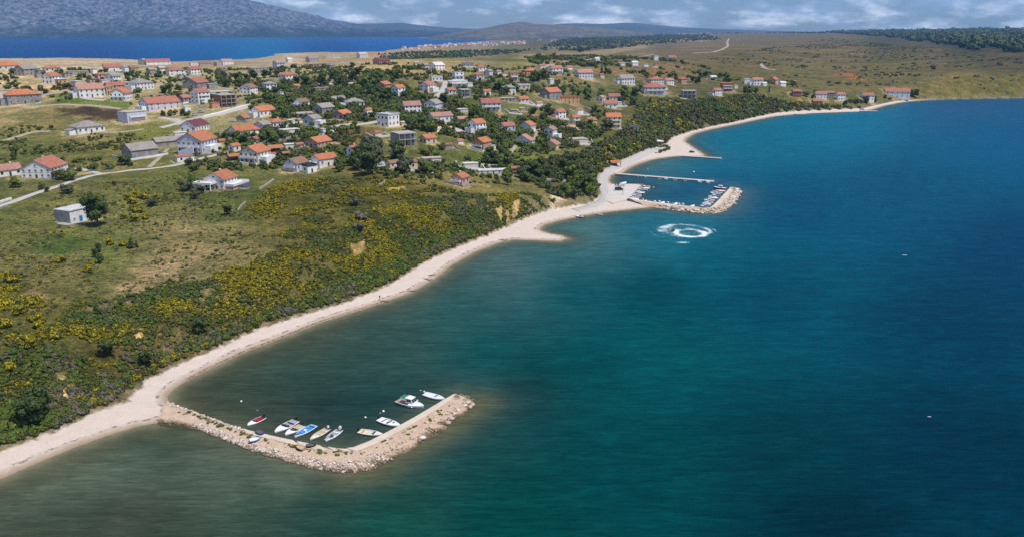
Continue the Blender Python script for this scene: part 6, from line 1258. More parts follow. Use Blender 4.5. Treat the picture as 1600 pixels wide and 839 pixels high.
# ------------------------------------------------------------------ harbour arms
def rock_material(name, a, b_, wet=(0.10, 0.075, 0.045)):
    m = NT(name); t = m.attr('tone'); z = m.n('SeparateXYZ'); m.put(z.inputs[0], m.pos())
    c = m.mix(t, a, b_); c = m.mix(1, c, m.ramp(m.noise(2.5, 5, 0.65), [(0.3, 0.72), (0.7, 1.15)]), 'MULTIPLY')
    wz = m.math('ADD', z.outputs[2], m.math('MULTIPLY', m.math('SUBTRACT', m.noise(0.8, 3), 0.5), 0.5))
    c = m.mix(m.ramp(wz, [(0.12, 1), (0.38, 0)]), c, wet); m.bump(m.noise(5, 5, 0.65), 0.5, 0.08); return m.set(c, 0.9, 0.2)
ROCKP = rock_material('pale_rubble', (0.42, 0.33, 0.25), (0.74, 0.65, 0.56)); ROCKB = rock_material('brown_rubble', (0.24, 0.17, 0.105), (0.50, 0.38, 0.27))
BANKM = NT('gravel_bank'); _z = BANKM.n('SeparateXYZ'); BANKM.put(_z.inputs[0], BANKM.pos()); _n = BANKM.noise(0.5, 6, 0.68); _c = BANKM.mix(_n, (0.38, 0.265, 0.175), (0.68, 0.53, 0.40))
_c = BANKM.mix(1, _c, BANKM.ramp(BANKM.noise(3.2, 4, 0.7), [(0.3, 0.65), (0.65, 1.15)]), 'MULTIPLY')
_c = BANKM.mix(BANKM.math('MULTIPLY', BANKM.ramp(BANKM.noise(0.33, 4, 0.6), [(0.56, 0), (0.66, 0.85)]), BANKM.ramp(_z.outputs[2], [(0.55, 0), (0.7, 1)])), _c, (0.12, 0.12, 0.05))
_c = BANKM.mix(BANKM.ramp(_z.outputs[2], [(0.05, 1), (0.35, 0)]), _c, (0.13, 0.095, 0.05)); BANKM.bump(BANKM.noise(3.0, 5, 0.7), 0.7, 0.2); BANKM = BANKM.set(_c, 0.95, 0.1)
QUAYM = NT('sandy_concrete'); _q = QUAYM.noise(0.35, 6, 0.68); QUAYM = QUAYM.set(QUAYM.mix(1, QUAYM.mix(_q, (0.46, 0.37, 0.28), (0.70, 0.61, 0.50)), QUAYM.ramp(QUAYM.noise(2.4, 4, 0.7), [(0.3, 0.8), (0.6, 1.05)]), 'MULTIPLY'), 0.9, 0.15)
def resample(P, n_):
    P = np.array(P); s = np.r_[0, np.cumsum(np.linalg.norm(np.diff(P, axis=0), axis=1))]; u = np.linspace(0, s[-1], n_); return np.stack([np.interp(u, s, P[:, k]) for k in (0, 1)], 1)
_bm = bmesh.new(); bmesh.ops.create_icosphere(_bm, subdivisions=1, radius=1); _bm.verts.ensure_lookup_table(); ICO_V = np.array([v.co[:] for v in _bm.verts]); ICO_F = np.array([[v.index for v in f.verts] for f in _bm.faces]); _bm.free()
def rocks_mesh(name, spots, mat, seed=1):
    g = np.random.default_rng(seed); V = []; F = []; T = []
    for i, (x, y, z, r) in enumerate(spots):
        q = ICO_V * (1 + g.uniform(-.3, .3, (len(ICO_V), 1))) * g.uniform(.65, 1.25, 3) * r; a = g.uniform(0, 6.28); c, s = math.cos(a), math.sin(a)
        q = np.stack([q[:, 0] * c - q[:, 1] * s, q[:, 0] * s + q[:, 1] * c, q[:, 2] * .75], 1) + (x, y, z); F.append(ICO_F + i * len(ICO_V)); V.append(q); T.append(np.full(len(ICO_V), g.uniform()))
    me = np_mesh(name, np.concatenate(V), np.concatenate(F), mat, False); fattr(me, 'tone', np.concatenate(T)); return me
def arm(name, inner, outer, label, prof, rocks, quay, n_=90, rockmats=None):
    I, O = resample([flat(*p) for p in inner], n_), resample([flat(*p) for p in outer], n_); root = empty(name, (float(I[0, 0]), float(I[0, 1]), 0)); tag(root, label, 'breakwater')
    base = np.array([I[0, 0], I[0, 1], 0]); ts = [p[0] for p in prof]; V = []
    for k in range(n_):
        for t, z in prof:
            p = I[k] + (O[k] - I[k]) * t; w = 0.0 if t <= 0.02 else (vnoise(np.array([p[0] / 1.3]), np.array([p[1] / 1.3]), 3)[0] - .5)
            V.append((p[0] + w * .5, p[1] + w * .5, z + w * .5 * (1 if z > -.5 else 0)))
    me = np_mesh('gravel_bank', np.array(V) - base, grid_faces(n_, len(prof)), BANKM); link('gravel_bank', me, root)
    g = np.random.default_rng(5)
    def at(u, t):
        f = u * (n_ - 1); k = min(int(f), n_ - 2); q = f - k; i_, o_ = I[k] * (1 - q) + I[k + 1] * q, O[k] * (1 - q) + O[k + 1] * q; p = i_ + (o_ - i_) * t; return p[0], p[1], float(np.interp(t, ts, [p_[1] for p_ in prof]))
    for j, (cnt, u0, u1, t0, t1, r0, r1, mat) in enumerate(rocks):
        sp = []
        for _ in range(cnt):
            x, y, z = at(g.uniform(u0, u1), g.uniform(t0, t1)); r = r0 + (r1 - r0) * g.uniform() ** 2.2; sp.append((x - base[0], y - base[1], max(z, -.5) + r * .25, r))
        tag(link('rubble', rocks_mesh('rubble', sp, mat, j + 3), root), kind='stuff')
    for j, (u0, u1, t0, t1, z) in enumerate(quay):
        m_ = max(4, int((u1 - u0) * 60)); b = MB(); A_ = [at(u0 + (u1 - u0) * k / m_, t0)[:2] for k in range(m_ + 1)]; B_ = [at(u0 + (u1 - u0) * k / m_, t1)[:2] for k in range(m_ + 1)]
        for k in range(m_):
            a0, a1, b0, b1 = A_[k], A_[k + 1], B_[k], B_[k + 1]; i = len(b.v)
            for zz_ in (-1.8, z): b.v += [(q[0] - base[0], q[1] - base[1], zz_) for q in (a0, a1, b1, b0)]
            fs = [(4, 5, 6, 7), (0, 1, 5, 4), (2, 3, 7, 6)] + ([(3, 0, 4, 7)] if k == 0 else []) + ([(1, 2, 6, 5)] if k == m_ - 1 else [])
            for q in fs: b.f.append(tuple(i + u for u in q)); b.m.append(0)
        me = b.mesh('quay', QUAYM); bm_ = bmesh.new(); bm_.from_mesh(me); bmesh.ops.recalc_face_normals(bm_, faces=bm_.faces); bm_.to_mesh(me); bm_.free(); link('quay', me, root)
    return root, at
ARMO, ARM_AT = arm('breakwater', ARM_IN, ARM_OUT, 'bent rubble breakwater with a concrete quay sheltering ten small boats', [(-.02, -2.0), (0.0, .45), (.10, .62), (.35, .72), (.62, .5), (.85, .15), (1.0, -.08), (1.25, -1.5)],
    [(260, 0, .42, .0, .16, .14, .42, ROCKP), (2300, .10, .62, .60, .98, .08, .38, ROCKP), (520, 0, .62, .84, 1.06, .12, .45, ROCKB), (520, .58, .99, .62, 1.04, .10, .34, ROCKB), (120, .55, .95, .35, .75, .08, .25, ROCKB)],
    [(.30, .455, .0, .20, .78), (.465, .53, .0, .22, .76), (.55, .60, .01, .17, .74), (.60, .985, .0, .22, .9)], 120)
for i, (px, py, r, lb) in enumerate([(731, 628, .95, 'big pale boulder at the very tip of the near breakwater'), (738, 632, .9, 'pale boulder right of the biggest one at the breakwater tip'), (734, 636, .8, 'pale boulder below the two at the breakwater tip'), (727, 633, .6, 'squat boulder left of the tip boulders'), (716, 641, .8, 'yellowish boulder on the outer edge near the breakwater tip'), (710, 646, .7, 'yellowish boulder second from the tip group on the outer edge'), (706, 654, .9, 'rounded boulder by the waterline of the outer arm'), (700, 660, .8, 'paired boulder by the waterline of the outer arm'), (660, 683, .9, 'pale boulder midway along the outer arm'), (655, 688, .7, 'brown boulder midway along the outer arm'),
        (583, 712, .8, 'grey slab rock at the bend of the breakwater'), (577, 718, .7, 'grey rock below the slab at the breakwater bend'), (352, 684, .95, 'flat reddish slab on the root of the breakwater'), (366, 689, .85, 'rounded pink boulder on the root of the breakwater')]):
    x, y = flat(px, py, .3); me = rocks_mesh('boulder', [(0, 0, 0, r)], ROCKP if 'brown' not in lb else ROCKB, 50 + i); tag(link('boulder', me, None, (x, y, .25)), lb, 'boulder', 'large boulders of the near breakwater')
MOLO, MOL_AT = arm('breakwater', MOLE_IN, MOLE_OUT, 'curved outer mole of the marina faced with big rocks', [(-.02, -2.5), (0.0, 1.0), (.25, 1.2), (.5, 1.25), (.75, .9), (1.0, -.05), (1.2, -2)],
    [(520, .1, 1, .60, 1.06, .35, 1.15, ROCKP), (260, .15, .75, .62, 1.08, .3, .9, ROCKB), (60, .7, 1.0, .3, .7, .2, .5, ROCKB)], [(.02, .66, .0, .34, 1.32), (.668, .98, .0, .42, 1.38)], 80)
def pier(name, a, b_, width, z, label, posts=True):
    A_, B_ = Vector(flat(a[0], a[1], z)), Vector(flat(b_[0], b_[1], z)); d = B_ - A_; L = d.length; o = empty(name, (A_.x, A_.y, 0), math.atan2(d.y, d.x)); tag(o, label, 'pier')
    q = MB(); q.box(0, L, -width / 2, width / 2, z - .35, z); q.build('deck', APRONM, o)
    q = MB(); q.box(0, L, -width / 2 + .25, width / 2 - .25, -2.5, z - .352); q.build('foundation', CONC, o)
    if posts:
        for k in range(8): q = MB(); q.tube([(0, 0, -.2), (0, 0, .5)], .12, 8); q.build('bollard', CONC, o, (L * (k + .7) / 8.4, -width / 2 + .3, z))
    return o
pier('pier', (962, 271.3), (1115, 283.2), 3.4, 1.0, 'long straight concrete pier on the landward side of the marina')
pier('jetty', (1066, 243.5), (1127, 247.3), 3.2, .9, 'short dark jetty beyond the marina on the sandy point', False)
pier('jetty', (1344, 173.6), (1371, 173.8), 5.0, .9, 'pale far jetty at the end of the right-hand beach', False)
pier('jetty', (1242, 178.6), (1260, 178.4), 4.0, .7, 'low pale slipway along the right-hand beach', False)

# ------------------------------------------------------------------ boats
def gel(name, col, rough=0.3): return plain(name, col, rough, 0.5, 0.05, 1.0)
BW = gel('white_gelcoat', (0.78, 0.78, 0.77)); BC = gel('cream_gelcoat', (0.68, 0.62, 0.48)); BB = gel('blue_hull_paint', (0.06, 0.30, 0.62)); BLB = gel('light_blue_paint', (0.22, 0.45, 0.70)); BR = gel('crimson_cushion', (0.30, 0.012, 0.03), 0.7); BG = gel('grey_deck', (0.32, 0.32, 0.33), 0.7)
BT = gel('tan_deck', (0.46, 0.36, 0.25), 0.7); BD = gel('dark_interior', (0.10, 0.09, 0.095), 0.7); BK = gel('black_plastic', (0.02, 0.02, 0.022), 0.35); BGR = gel('green_canvas', (0.02, 0.17, 0.12), 0.8); BRD = gel('red_hull_paint', (0.42, 0.03, 0.03)); BY = gel('yellow_canvas', (0.50, 0.33, 0.05), 0.8); BGLS = NT('boat_window').set((0.015, 0.02, 0.03), 0.08, 0.5); BNV = gel('navy_canvas', (0.03, 0.06, 0.16), 0.8)
CHROME = NT('steel_rail').set((0.6, 0.6, 0.6), 0.25, 0.5, Metallic=1.0)
def hw(s, B): return B * 1.22 / 2 * (0.84 + 0.16 * min(1, s / .3)) * max(0.0, 1 - max(0, (s - .38) / .62) ** 2.3)
def sheer(s, H): return H * (.72 + .38 * s ** 2)
def strip(rows, closed=False):
    b = MB()
    for r in rows: b.v += r
    k = len(rows[0])
    for i in range(len(rows) - 1):
        for j in range(k - 1): b.f.append((i * k + j, (i + 1) * k + j, (i + 1) * k + j + 1, i * k + j + 1)); b.m.append(0)
    return b
def hull(L, B, H, mat, floor_mat, par, fz=.16):
    S = [i / 13 for i in range(14)]; rows = []
    for s in S:
        w = max(hw(s, B), .015); x = (s - .5) * L; z = sheer(s, H); k_ = -.28 + .22 * max(0, s - .6) / .4
        rows.append([(x, -w + .1 if w > .12 else -w * .3, z - .02), (x, -w, z), (x, -w - .03, z - .09), (x, -w * .80, .06), (x, 0, k_), (x, w * .80, .06), (x, w + .03, z - .09), (x, w, z), (x, w - .1 if w > .12 else w * .3, z - .02)])
    b = strip(rows); r0 = rows[0]; b.face([r0[i] for i in range(1, 8)]); me = b.mesh('hull', mat, True); bm_ = bmesh.new(); bm_.from_mesh(me); bmesh.ops.recalc_face_normals(bm_, faces=bm_.faces); bm_.to_mesh(me); bm_.free(); h = link('hull', me, par)
    rows = []
    for s in S[:-1]:
        w = max(hw(s, B) - .1, .02); x = (s - .5) * L + (.12 if s == 0 else 0); z = sheer(s, H) - .025; rows.append([(x, w, z), (x, w * .86, fz), (x, 0, fz - .01), (x, -w * .86, fz), (x, -w, z)])
    b = strip(rows); b.face(rows[0]); link('cockpit', b.mesh('cockpit', floor_mat), par); return h
def foredeck(L, B, H, s0, mat, par, name='foredeck', dome=.07, s1=1.0):
    rows = []
    for i in range(9):
        s = s0 + (s1 - s0) * i / 8; w = max(hw(min(s, .985), B) - .06, .02); x = (min(s, .985) - .5) * L; z = sheer(s, H) + .012; rows.append([(x, w, z), (x, w * .5, z + dome), (x, 0, z + dome * 1.3), (x, -w * .5, z + dome), (x, -w, z)])
    b = strip(rows); r = rows[0]; b.face(r + [(r[0][0], -r[0][1], r[0][2] - .25), (r[0][0], r[0][1], r[0][2] - .25)]); return link(name, b.mesh(name, mat, False), par)
def thwart(L, B, H, s, mat, par, d=.32, name='seat'):
    w = hw(s, B) - .1; b = MB(); x = (s - .5) * L; b.box(x - d / 2, x + d / 2, -w, w, sheer(s, H) - .24, sheer(s, H) - .17); b.box(x - d / 2 + .05, x + d / 2 - .05, -w * .8, w * .8, .15, sheer(s, H) - .242); return b.build(name, mat, par)
def motor(L, H, par, mat=None, sc_=1.0):
    b = MB(); x = -L / 2 - .12; b.box(x - .28 * sc_, x + .22 * sc_, -.17 * sc_, .17 * sc_, H * .72 + .1, H * .72 + .55 * sc_); b.box(x - .18 * sc_, x + .12 * sc_, -.11 * sc_, .11 * sc_, H * .72 + .552 * sc_, H * .72 + .63 * sc_); b.box(x - .12, x + .05, -.06, .06, -.55, H * .72 + .098); b.box(x - .2, x + .3, -.09, .09, -.5, -.42); return b.build('outboard_motor', mat or BK, par)
def windscreen(L, B, H, s, h, par, rake=.35, w_=.8):
    w = (hw(s, B) - .1) * w_; x = (s - .5) * L; z = sheer(s, H); b = MB(); p0, p1 = [(x + .3, -w * .55, z), (x + .3, w * .55, z)], [(x + .3 - rake, -w * .5, z + h), (x + .3 - rake, w * .5, z + h)]
    b.face([p0[0], p0[1], p1[1], p1[0]]); b.face([p0[1], (x - .35, w, z), (x - .45, w * .93, z + h * .9), p1[1]]); b.face([(x - .35, -w, z), p0[0], p1[0], (x - .45, -w * .93, z + h * .9)])
    o = b.build('windscreen', BGLS, par); md = o.modifiers.new('thickness', 'SOLIDIFY'); md.thickness = .03; return o
def rope(a, b_, label): pass
def place(name, bow, stern, z=0.0):
    a, b_ = Vector(flat(*bow)), Vector(flat(*stern)); a, b_ = a + (a - b_) * .05, b_ - (a - b_) * .05; d = a - b_; o = empty(name, ((a.x + b_.x) / 2, (a.y + b_.y) / 2, z), math.atan2(d.y, d.x)); return o, max(4.0, d.length)
GB = 'boats behind the near breakwater'
def box_part(par, name, mat, *a):
    b = MB(); b.box(*a); return b.build(name, mat, par)
o, L = place('motorboat', (388, 666), (411, 654)); B, H = 1.75, .62; tag(o, 'small white boat with dark red cockpit, first from the shore', 'boat', GB); hull(L, B, H, BW, BR, o); foredeck(L, B, H, .6, BW, o); thwart(L, B, H, .15, BR, o, .4); thwart(L, B, H, .42, BR, o); motor(L, H, o); windscreen(L, B, H, .6, .25, o)
o, L = place('motorboat', (431, 677), (461, 660)); B, H = 2.3, .75; tag(o, 'largest white runabout with grey cockpit and wide windscreen', 'boat', GB); hull(L, B, H, BW, BG, o); foredeck(L, B, H, .55, BW, o); windscreen(L, B, H, .56, .42, o, .5, 1.0); thwart(L, B, H, .12, BG, o, .5); box_part(o, 'seat', BD, -.5, .0, -.75, -.2, .15, .75); box_part(o, 'seat', BD, -.5, .0, .2, .75, .15, .75); motor(L, H, o, None, 1.2); foredeck(L, B, H, .02, BG, o, 'sun_deck', .02, .22)
o, L = place('motorboat', (447, 681), (471, 667)); B, H = 2.0, .68; tag(o, 'white boat with tan deck squeezed between runabout and blue boat', 'boat', GB); hull(L, B, H, BW, BT, o); foredeck(L, B, H, .58, BW, o); foredeck(L, B, H, .05, BT, o, 'deck_cover', .05, .40); windscreen(L, B, H, .6, .3, o); box_part(o, 'seat', BD, -.2, .2, -.5, .5, .15, .6); motor(L, H, o)
o, L = place('rowing_boat', (462, 684), (490, 667)); B, H = 1.9, .66; tag(o, 'bright blue open wooden boat with white rim', 'boat', GB); hull(L, B, H, BW, BB, o); foredeck(L, B, H, .82, BD, o); [thwart(L, B, H, s, BB, o) for s in (.2, .62)]; box_part(o, 'engine_box', BW, -.45, .15, -.3, .3, .15, .68); foredeck(L, B, H, .0, BLB, o, 'stern_deck', .01, .1)
o, L = place('motorboat', (486, 688), (511, 672)); B, H = 1.7, .58; tag(o, 'cream open boat with white outboard, right of the blue boat', 'boat', GB); hull(L, B, H, BC, BT, o); foredeck(L, B, H, .62, BC, o); [thwart(L, B, H, s, BC, o) for s in (.18, .45)]; motor(L, H, o, BW)
o, L = place('motorboat', (510, 690), (530, 674)); B, H = 1.75, .6; tag(o, 'white open boat with grey floor and raised white motor, last by the bend', 'boat', GB); hull(L, B, H, BW, BG, o); foredeck(L, B, H, .80, BG, o); [thwart(L, B, H, s, BW, o) for s in (.2, .5)]; box_part(o, 'console', BG, .0, .45, -.3, .3, .15, .95); motor(L, H, o, BW, 1.3); windscreen(L, B, H, .6, .18, o, .2, .4)
o, L = place('motorboat', (597, 681), (563, 675)); B, H = 1.85, .62; tag(o, 'cream boat with yellow cushions moored to the outer quay', 'boat', GB); hull(L, B, H, BW, BC, o); foredeck(L, B, H, .68, BC, o); thwart(L, B, H, .14, BY, o, .5); thwart(L, B, H, .36, BC, o); windscreen(L, B, H, .64, .28, o); box_part(o, 'canvas_roll', BLB, .55, .85, -.6, .6, .55, .75); motor(L, H, o)
o, L = place('motorboat', (625, 668), (594, 657)); B, H = 2.0, .72; tag(o, 'plain white runabout with closed foredeck and low windscreen on the outer quay', 'boat', GB); hull(L, B, H, BW, BW, o); foredeck(L, B, H, .52, BW, o, 'foredeck', .12); windscreen(L, B, H, .53, .3, o); foredeck(L, B, H, .02, BW, o, 'stern_deck', .06, .22); box_part(o, 'seat', BG, -.6, -.15, -.6, .6, .15, .62); box_part(o, 'hatch', BGLS, 1.0, 1.35, -.22, .22, .70, .905); motor(L, H, o)
o, L = place('motorboat', (694, 626), (665, 617)); B, H = 2.0, .7; tag(o, 'white boat under a white cover, moored nearest the breakwater tip', 'boat', GB); hull(L, B, H, BW, BW, o); foredeck(L, B, H, .55, BW, o, 'foredeck', .1); foredeck(L, B, H, .04, BW, o, 'cover', .22, .56); windscreen(L, B, H, .58, .25, o); motor(L, H, o, BW)
o, L = place('cabin_cruiser', (661, 638.5), (624, 628)); L = max(L, 7.0); B, H = 2.6, .98; tag(o, 'white cabin cruiser with wheelhouse and green stern canopy', 'boat', GB); hull(L, B, H, BW, BT, o, .35); foredeck(L, B, H, .50, BW, o, 'foredeck', .16)
cb = MB(); x0, x1 = -.9, 1.2; zf = 1.0
for (a, z_, w0, w1) in ((0, zf, .95, .95),): pass
V0 = [(x0, -.98, zf), (x1, -.9, zf), (x1, .9, zf), (x0, .98, zf)]; V1 = [(x0, -.85, zf + 1.15), (x1 - .55, -.75, zf + 1.15), (x1 - .55, .75, zf + 1.15), (x0, .85, zf + 1.15)]
for k in range(4): cb.face([V0[k], V0[(k + 1) % 4], V1[(k + 1) % 4], V1[k]])
cb.face(V1); cab = cb.build('wheelhouse', BW, o); q = MB(); q.box(x0 - .25, x1 - .35, -.95, .95, zf + 1.152, zf + 1.23); q.build('roof', BW, cab)
q = MB(); q.face([(x1 - .08 + .02, -.75, zf + .28), (x1 - .08 + .02, -.06, zf + .28), (x1 - .42 + .02, -.06, zf + 1.0), (x1 - .42 + .02, -.68, zf + 1.0)]); q.build('window', BGLS, cab); q = MB(); q.face([(x1 - .06, .06, zf + .28), (x1 - .06, .75, zf + .28), (x1 - .40, .68, zf + 1.0), (x1 - .40, .06, zf + 1.0)]); q.build('window', BGLS, cab)
for s in (1, -1):
    for xa, xb in ((-.7, -.05), (.08, .62)):
        q = MB(); yy = lambda z_, : s * (.985 - (z_ - zf) * .12) ; pts = [(xa, yy(zf + .4), zf + .4), (xb, yy(zf + .4) * .985, zf + .4), (xb, yy(zf + .98) * .985, zf + .98), (xa, yy(zf + .98), zf + .98)]; q.face(pts if s < 0 else pts[::-1]); q.build('window', BGLS, cab)
q = MB(); q.box(-2.8, -1.2, -1.0, 1.0, zf + 1.0, zf + 1.06); q.box(-2.8, -2.75, -1.0, 1.0, zf + .75, zf + .998); q.build('canopy', BGR, o)
for s in (1, -1):
    for xx in (-2.7, -1.35): q = MB(); q.tube([(xx, s * .95, .7), (xx, s * .95, zf + 1.0)], .025, 5); q.build('canopy_pole', CHROME, o)
q = MB(); q.tube([(1.1, .95, 1.0), (1.1, .95, 1.5), (2.6, .45, 1.62), (3.3, 0, 1.68), (2.6, -.45, 1.62), (1.1, -.95, 1.5), (1.1, -.95, 1.0)], .022, 5); q.build('bow_rail', CHROME, o)
for xx in (-1.6, .2, 1.2):
    q = MB(); bm_ = bmesh.new(); bmesh.ops.create_uvsphere(bm_, u_segments=10, v_segments=8, radius=.2); me = bpy.data.meshes.new('fender'); bm_.to_mesh(me); bm_.free(); me.materials.append(BW); link('fender', me, o, (xx, -1.38, .42))
# tenders and gear lying on the breakwater
def lying(px, py, z, rz, L, B, H, mats, label, name='dinghy'):
    x, y = flat(px, py, z); o = empty(name, (x, y, z), rz); tag(o, label, 'boat'); hull(L, B, H, mats[0], mats[1], o); thwart(L, B, H, .35, mats[0], o); return o
lying(405, 675, 1.0, 2.6, 2.6, 1.2, .42, (BNV, BD), 'small dark blue dinghy lying on the quay edge'); lying(398, 687, 1.0, .5, 2.4, 1.2, .42, (BLB, BW), 'pale blue dinghy lying on the rocks beside the path'); lying(469, 699, 1.0, 2.5, 2.6, 1.2, .4, (gel('salmon_paint', (.50, .20, .13)), BT), 'overturned-looking salmon dinghy on the breakwater'); lying(486, 696, .95, .2, 2.2, 1.1, .4, (BK, BD), 'black dinghy lying at the quay by the cream boat')
# ---- marina boats
PROT = []
def mproto(f): o = empty('moored_boat', (0, 0, 0)); f(o); PROT.append(o)
def b0(o): hull(5.4, 2.0, .75, BW, BG, o); foredeck(5.4, 2.0, .75, .55, BW, o); windscreen(5.4, 2.0, .75, .56, .35, o); motor(5.4, .75, o); thwart(5.4, 2, .75, .2, BW, o, .5)
def b1(o): hull(5.0, 1.9, .7, BW, BLB, o); foredeck(5.0, 1.9, .7, .6, BW, o); foredeck(5.0, 1.9, .7, .05, BNV, o, 'cover', .18, .55); motor(5.0, .7, o)
def b2(o): hull(6.2, 2.3, .9, BW, BT, o); foredeck(6.2, 2.3, .9, .5, BW, o, 'foredeck', .14); box_part(o, 'cabin', BW, -.9, .8, -.8, .8, .3, 1.75); box_part(o, 'cabin_window', BGLS, -.7, .82, -.82, .82, 1.15, 1.5); motor(6.2, .9, o, BW)
def b3(o): hull(4.8, 1.8, .65, BW, BT, o); foredeck(4.8, 1.8, .65, .7, BB, o); [thwart(4.8, 1.8, .65, s, BT, o) for s in (.2, .45)]; motor(4.8, .65, o)
def b4(o): hull(5.2, 2.0, .7, BC, BW, o); foredeck(5.2, 2.0, .7, .5, BW, o, 'foredeck', .1); foredeck(5.2, 2.0, .7, .03, BW, o, 'cover', .25, .52); motor(5.2, .7, o, BW)
def b5(o): hull(7.0, 2.4, .95, BRD, BW, o); foredeck(7.0, 2.4, .95, .5, BW, o, 'foredeck', .12); box_part(o, 'cabin', BW, -1.2, .9, -.85, .85, .3, 1.9); box_part(o, 'cabin_window', BGLS, -1.0, .92, -.87, .87, 1.25, 1.65)
for f in (b0, b1, b2, b3, b4, b5): mproto(f)
MDESC = ['white motorboat with windscreen', 'white boat under navy cover', 'white cabin boat', 'open boat with blue foredeck', 'cream boat under white cover', 'red-hulled cabin boat']
used = [False] * 6
def moor(k, px, py, head, label, s=1.0, z=0.0, world=None):
    x, y = world if world else flat(px, py, z); o = PROT[k] if not used[k] else copy_tree(PROT[k]); used[k] = True; o.location = (x, y, z); o.rotation_euler = (0, 0, head); o.scale = (s, s, s); tag(o, label, 'boat', 'boats of the marina'); return o
gq = random.Random(3)
def quay_row(pts, base_head, where):
    seen = {}
    for px, py, k, s in pts:
        seen[k] = seen.get(k, 0) + 1; n_ = sum(1 for p in pts if p[2] == k)
        moor(k, px, py, base_head + gq.uniform(-.13, .13), ('%s %s%s %s' % (ordinal(seen[k] - 1) if n_ > 1 else 'only', MDESC[k], '', where)), s)
q_ = flat(1003, 289); w_ = flat(978, 313); HL = math.atan2(q_[1] - w_[1], q_[0] - w_[0]) - math.pi / 2
quay_row([(1010, 292.2, 0, .95), (1007.5, 295.3, 4, 1.05), (1004, 297.6, 2, .95), (1001.5, 300.2, 1, 1), (1000, 302.4, 4, 1), (996.5, 304.6, 3, 1), (995, 307, 0, 1.1), (991, 309.2, 2, 1.0), (988.5, 311.8, 4, 1.05)], HL + math.pi, 'counted from the red buoys along the apron quay')
q_ = flat(1100, 328); HM = math.atan2(q_[1] - flat(1020, 319)[1], q_[0] - flat(1020, 319)[0]) + math.pi / 2
quay_row([(995, 313.6, 4, .9), (1003, 314.2, 0, .9), (1008, 315.4, 4, .8), (1014, 316, 3, .85), (1021.5, 316.6, 1, .9), (1028.5, 317, 0, .95), (1035, 318, 4, .9), (1042, 318.6, 0, .9), (1049.5, 319.6, 3, .85), (1055.5, 320, 4, .95), (1060, 320.6, 1, .85), (1065.5, 321, 0, .9), (1082, 323, 4, .85)], HM, 'from the beach end along the mole')
q_ = flat(1140, 297.5); w_ = flat(1111, 328); HR = math.atan2(q_[1] - w_[1], q_[0] - w_[0]) + math.pi / 2
quay_row([(1125, 295.5, 5, 1.1), (1125.5, 299.6, 4, 1.0), (1121, 302.2, 0, 1.15), (1117.5, 304, 2, 1.0), (1119, 306.4, 1, 1), (1113.5, 308.4, 0, .9), (1114, 310.8, 4, 1.05), (1110, 313, 3, 1), (1108, 315, 2, .95), (1108, 317.6, 0, 1), (1104, 319.6, 4, .95), (1104, 321.8, 0, .95), (1100.5, 323.6, 1, .95)], HR, 'from the tip along the outer mole')
pa, pb = flat(972, 272), flat(1115, 283.3); HP = math.atan2(pb[1] - pa[1], pb[0] - pa[0])
quay_row([(981, 275, 4, .8), (997, 276.4, 3, .9), (1003, 276.6, 0, .95), (1008.5, 277.2, 4, .9), (1013, 277.4, 1, .9), (1029, 279, 1, 1.0), (1040, 280, 4, 1.0), (1053.5, 281.2, 3, 1.0), (1070, 282.4, 3, .9), (1092.5, 284.4, 4, .95), (1106, 285.6, 4, .85)], HP + math.pi / 2 + .5, 'from shore along the pier')
moor(1, 967, 289.5, .3, 'white boat with navy cover ashore at the apron corner', .95, 1.35); moor(4, 974, 288, .9, 'white covered boat ashore, biggest on the apron corner', 1.25, 1.4); moor(3, 972, 290.6, .1, 'open boat with blue foredeck ashore on the apron', .9, 1.35)
x, y, z, d = hit(906, 340); moor(0, 0, 0, 2.8, 'white motorboat drawn up on the sand spit beach', .85, .15, (x, y)); x, y, z, d = hit(937, 336); moor(3, 0, 0, 2.9, 'small open boat afloat just off the beach left of the marina', .8, 0, (x, y))
x, y, z, d = hit(1348, 172.4); moor(2, 0, 0, .4, 'white cabin boat ashore at the far jetty', 1.1, 1.0, (x, y))

# ------------------------------------------------------------------ buoys, foam, jet ski
def ball(name, r, mat, loc, label, group):
    bm_ = bmesh.new(); bmesh.ops.create_uvsphere(bm_, u_segments=12, v_segments=8, radius=r); me = bpy.data.meshes.new(name); bm_.to_mesh(me); bm_.free(); me.materials.append(mat); me.polygons.foreach_set('use_smooth', [True] * len(me.polygons))
    o = empty(name, loc); link('float', me, o, (0, 0, r * .25)); q = MB(); q.tube([(0, 0, r * 1.15), (0, 0, r * 1.6)], r * .22, 6); q.build('ring', BK, o); return tag(o, label, 'buoy', group)
for px, py, m_, lb, r in [(599, 642.5, BW, 'white mooring buoy left of the cabin cruiser', .33), (594, 645.5, gel('pink_plastic', (.6, .25, .22)), 'pink mooring buoy beside the white one', .22), (571, 652, BW, 'white buoy above the yellow-cushioned boat', .28), (377, 627, BW, 'white buoy alone in the inner bay', .28), (428, 638, BK, 'dark buoy in the inner bay', .25), (402, 641, gel('grey_plastic', (.3, .3, .28)), 'grey buoy near the dark one in the inner bay', .2), (652, 625.5, BW, 'white buoy behind the cabin cruiser', .26), (657, 610, gel('pale_plastic', (.45, .45, .43)), 'pale buoy beyond the covered white boat', .22), (508, 686.5, BW, 'tiny white buoy between the last two boats', .2),
        (1084, 269.5, BW, 'white buoy beyond the long pier', .55), (1012, 264.5, gel('grey_plastic_pale', (.4, .42, .42)), 'grey buoy in the cove beside the long pier', .45), (1021, 293.5, BW, 'white buoy inside the marina', .4)]:
    x, y = flat(px, py); ball('buoy', r, m_, (x, y, 0), lb, 'mooring buoys')
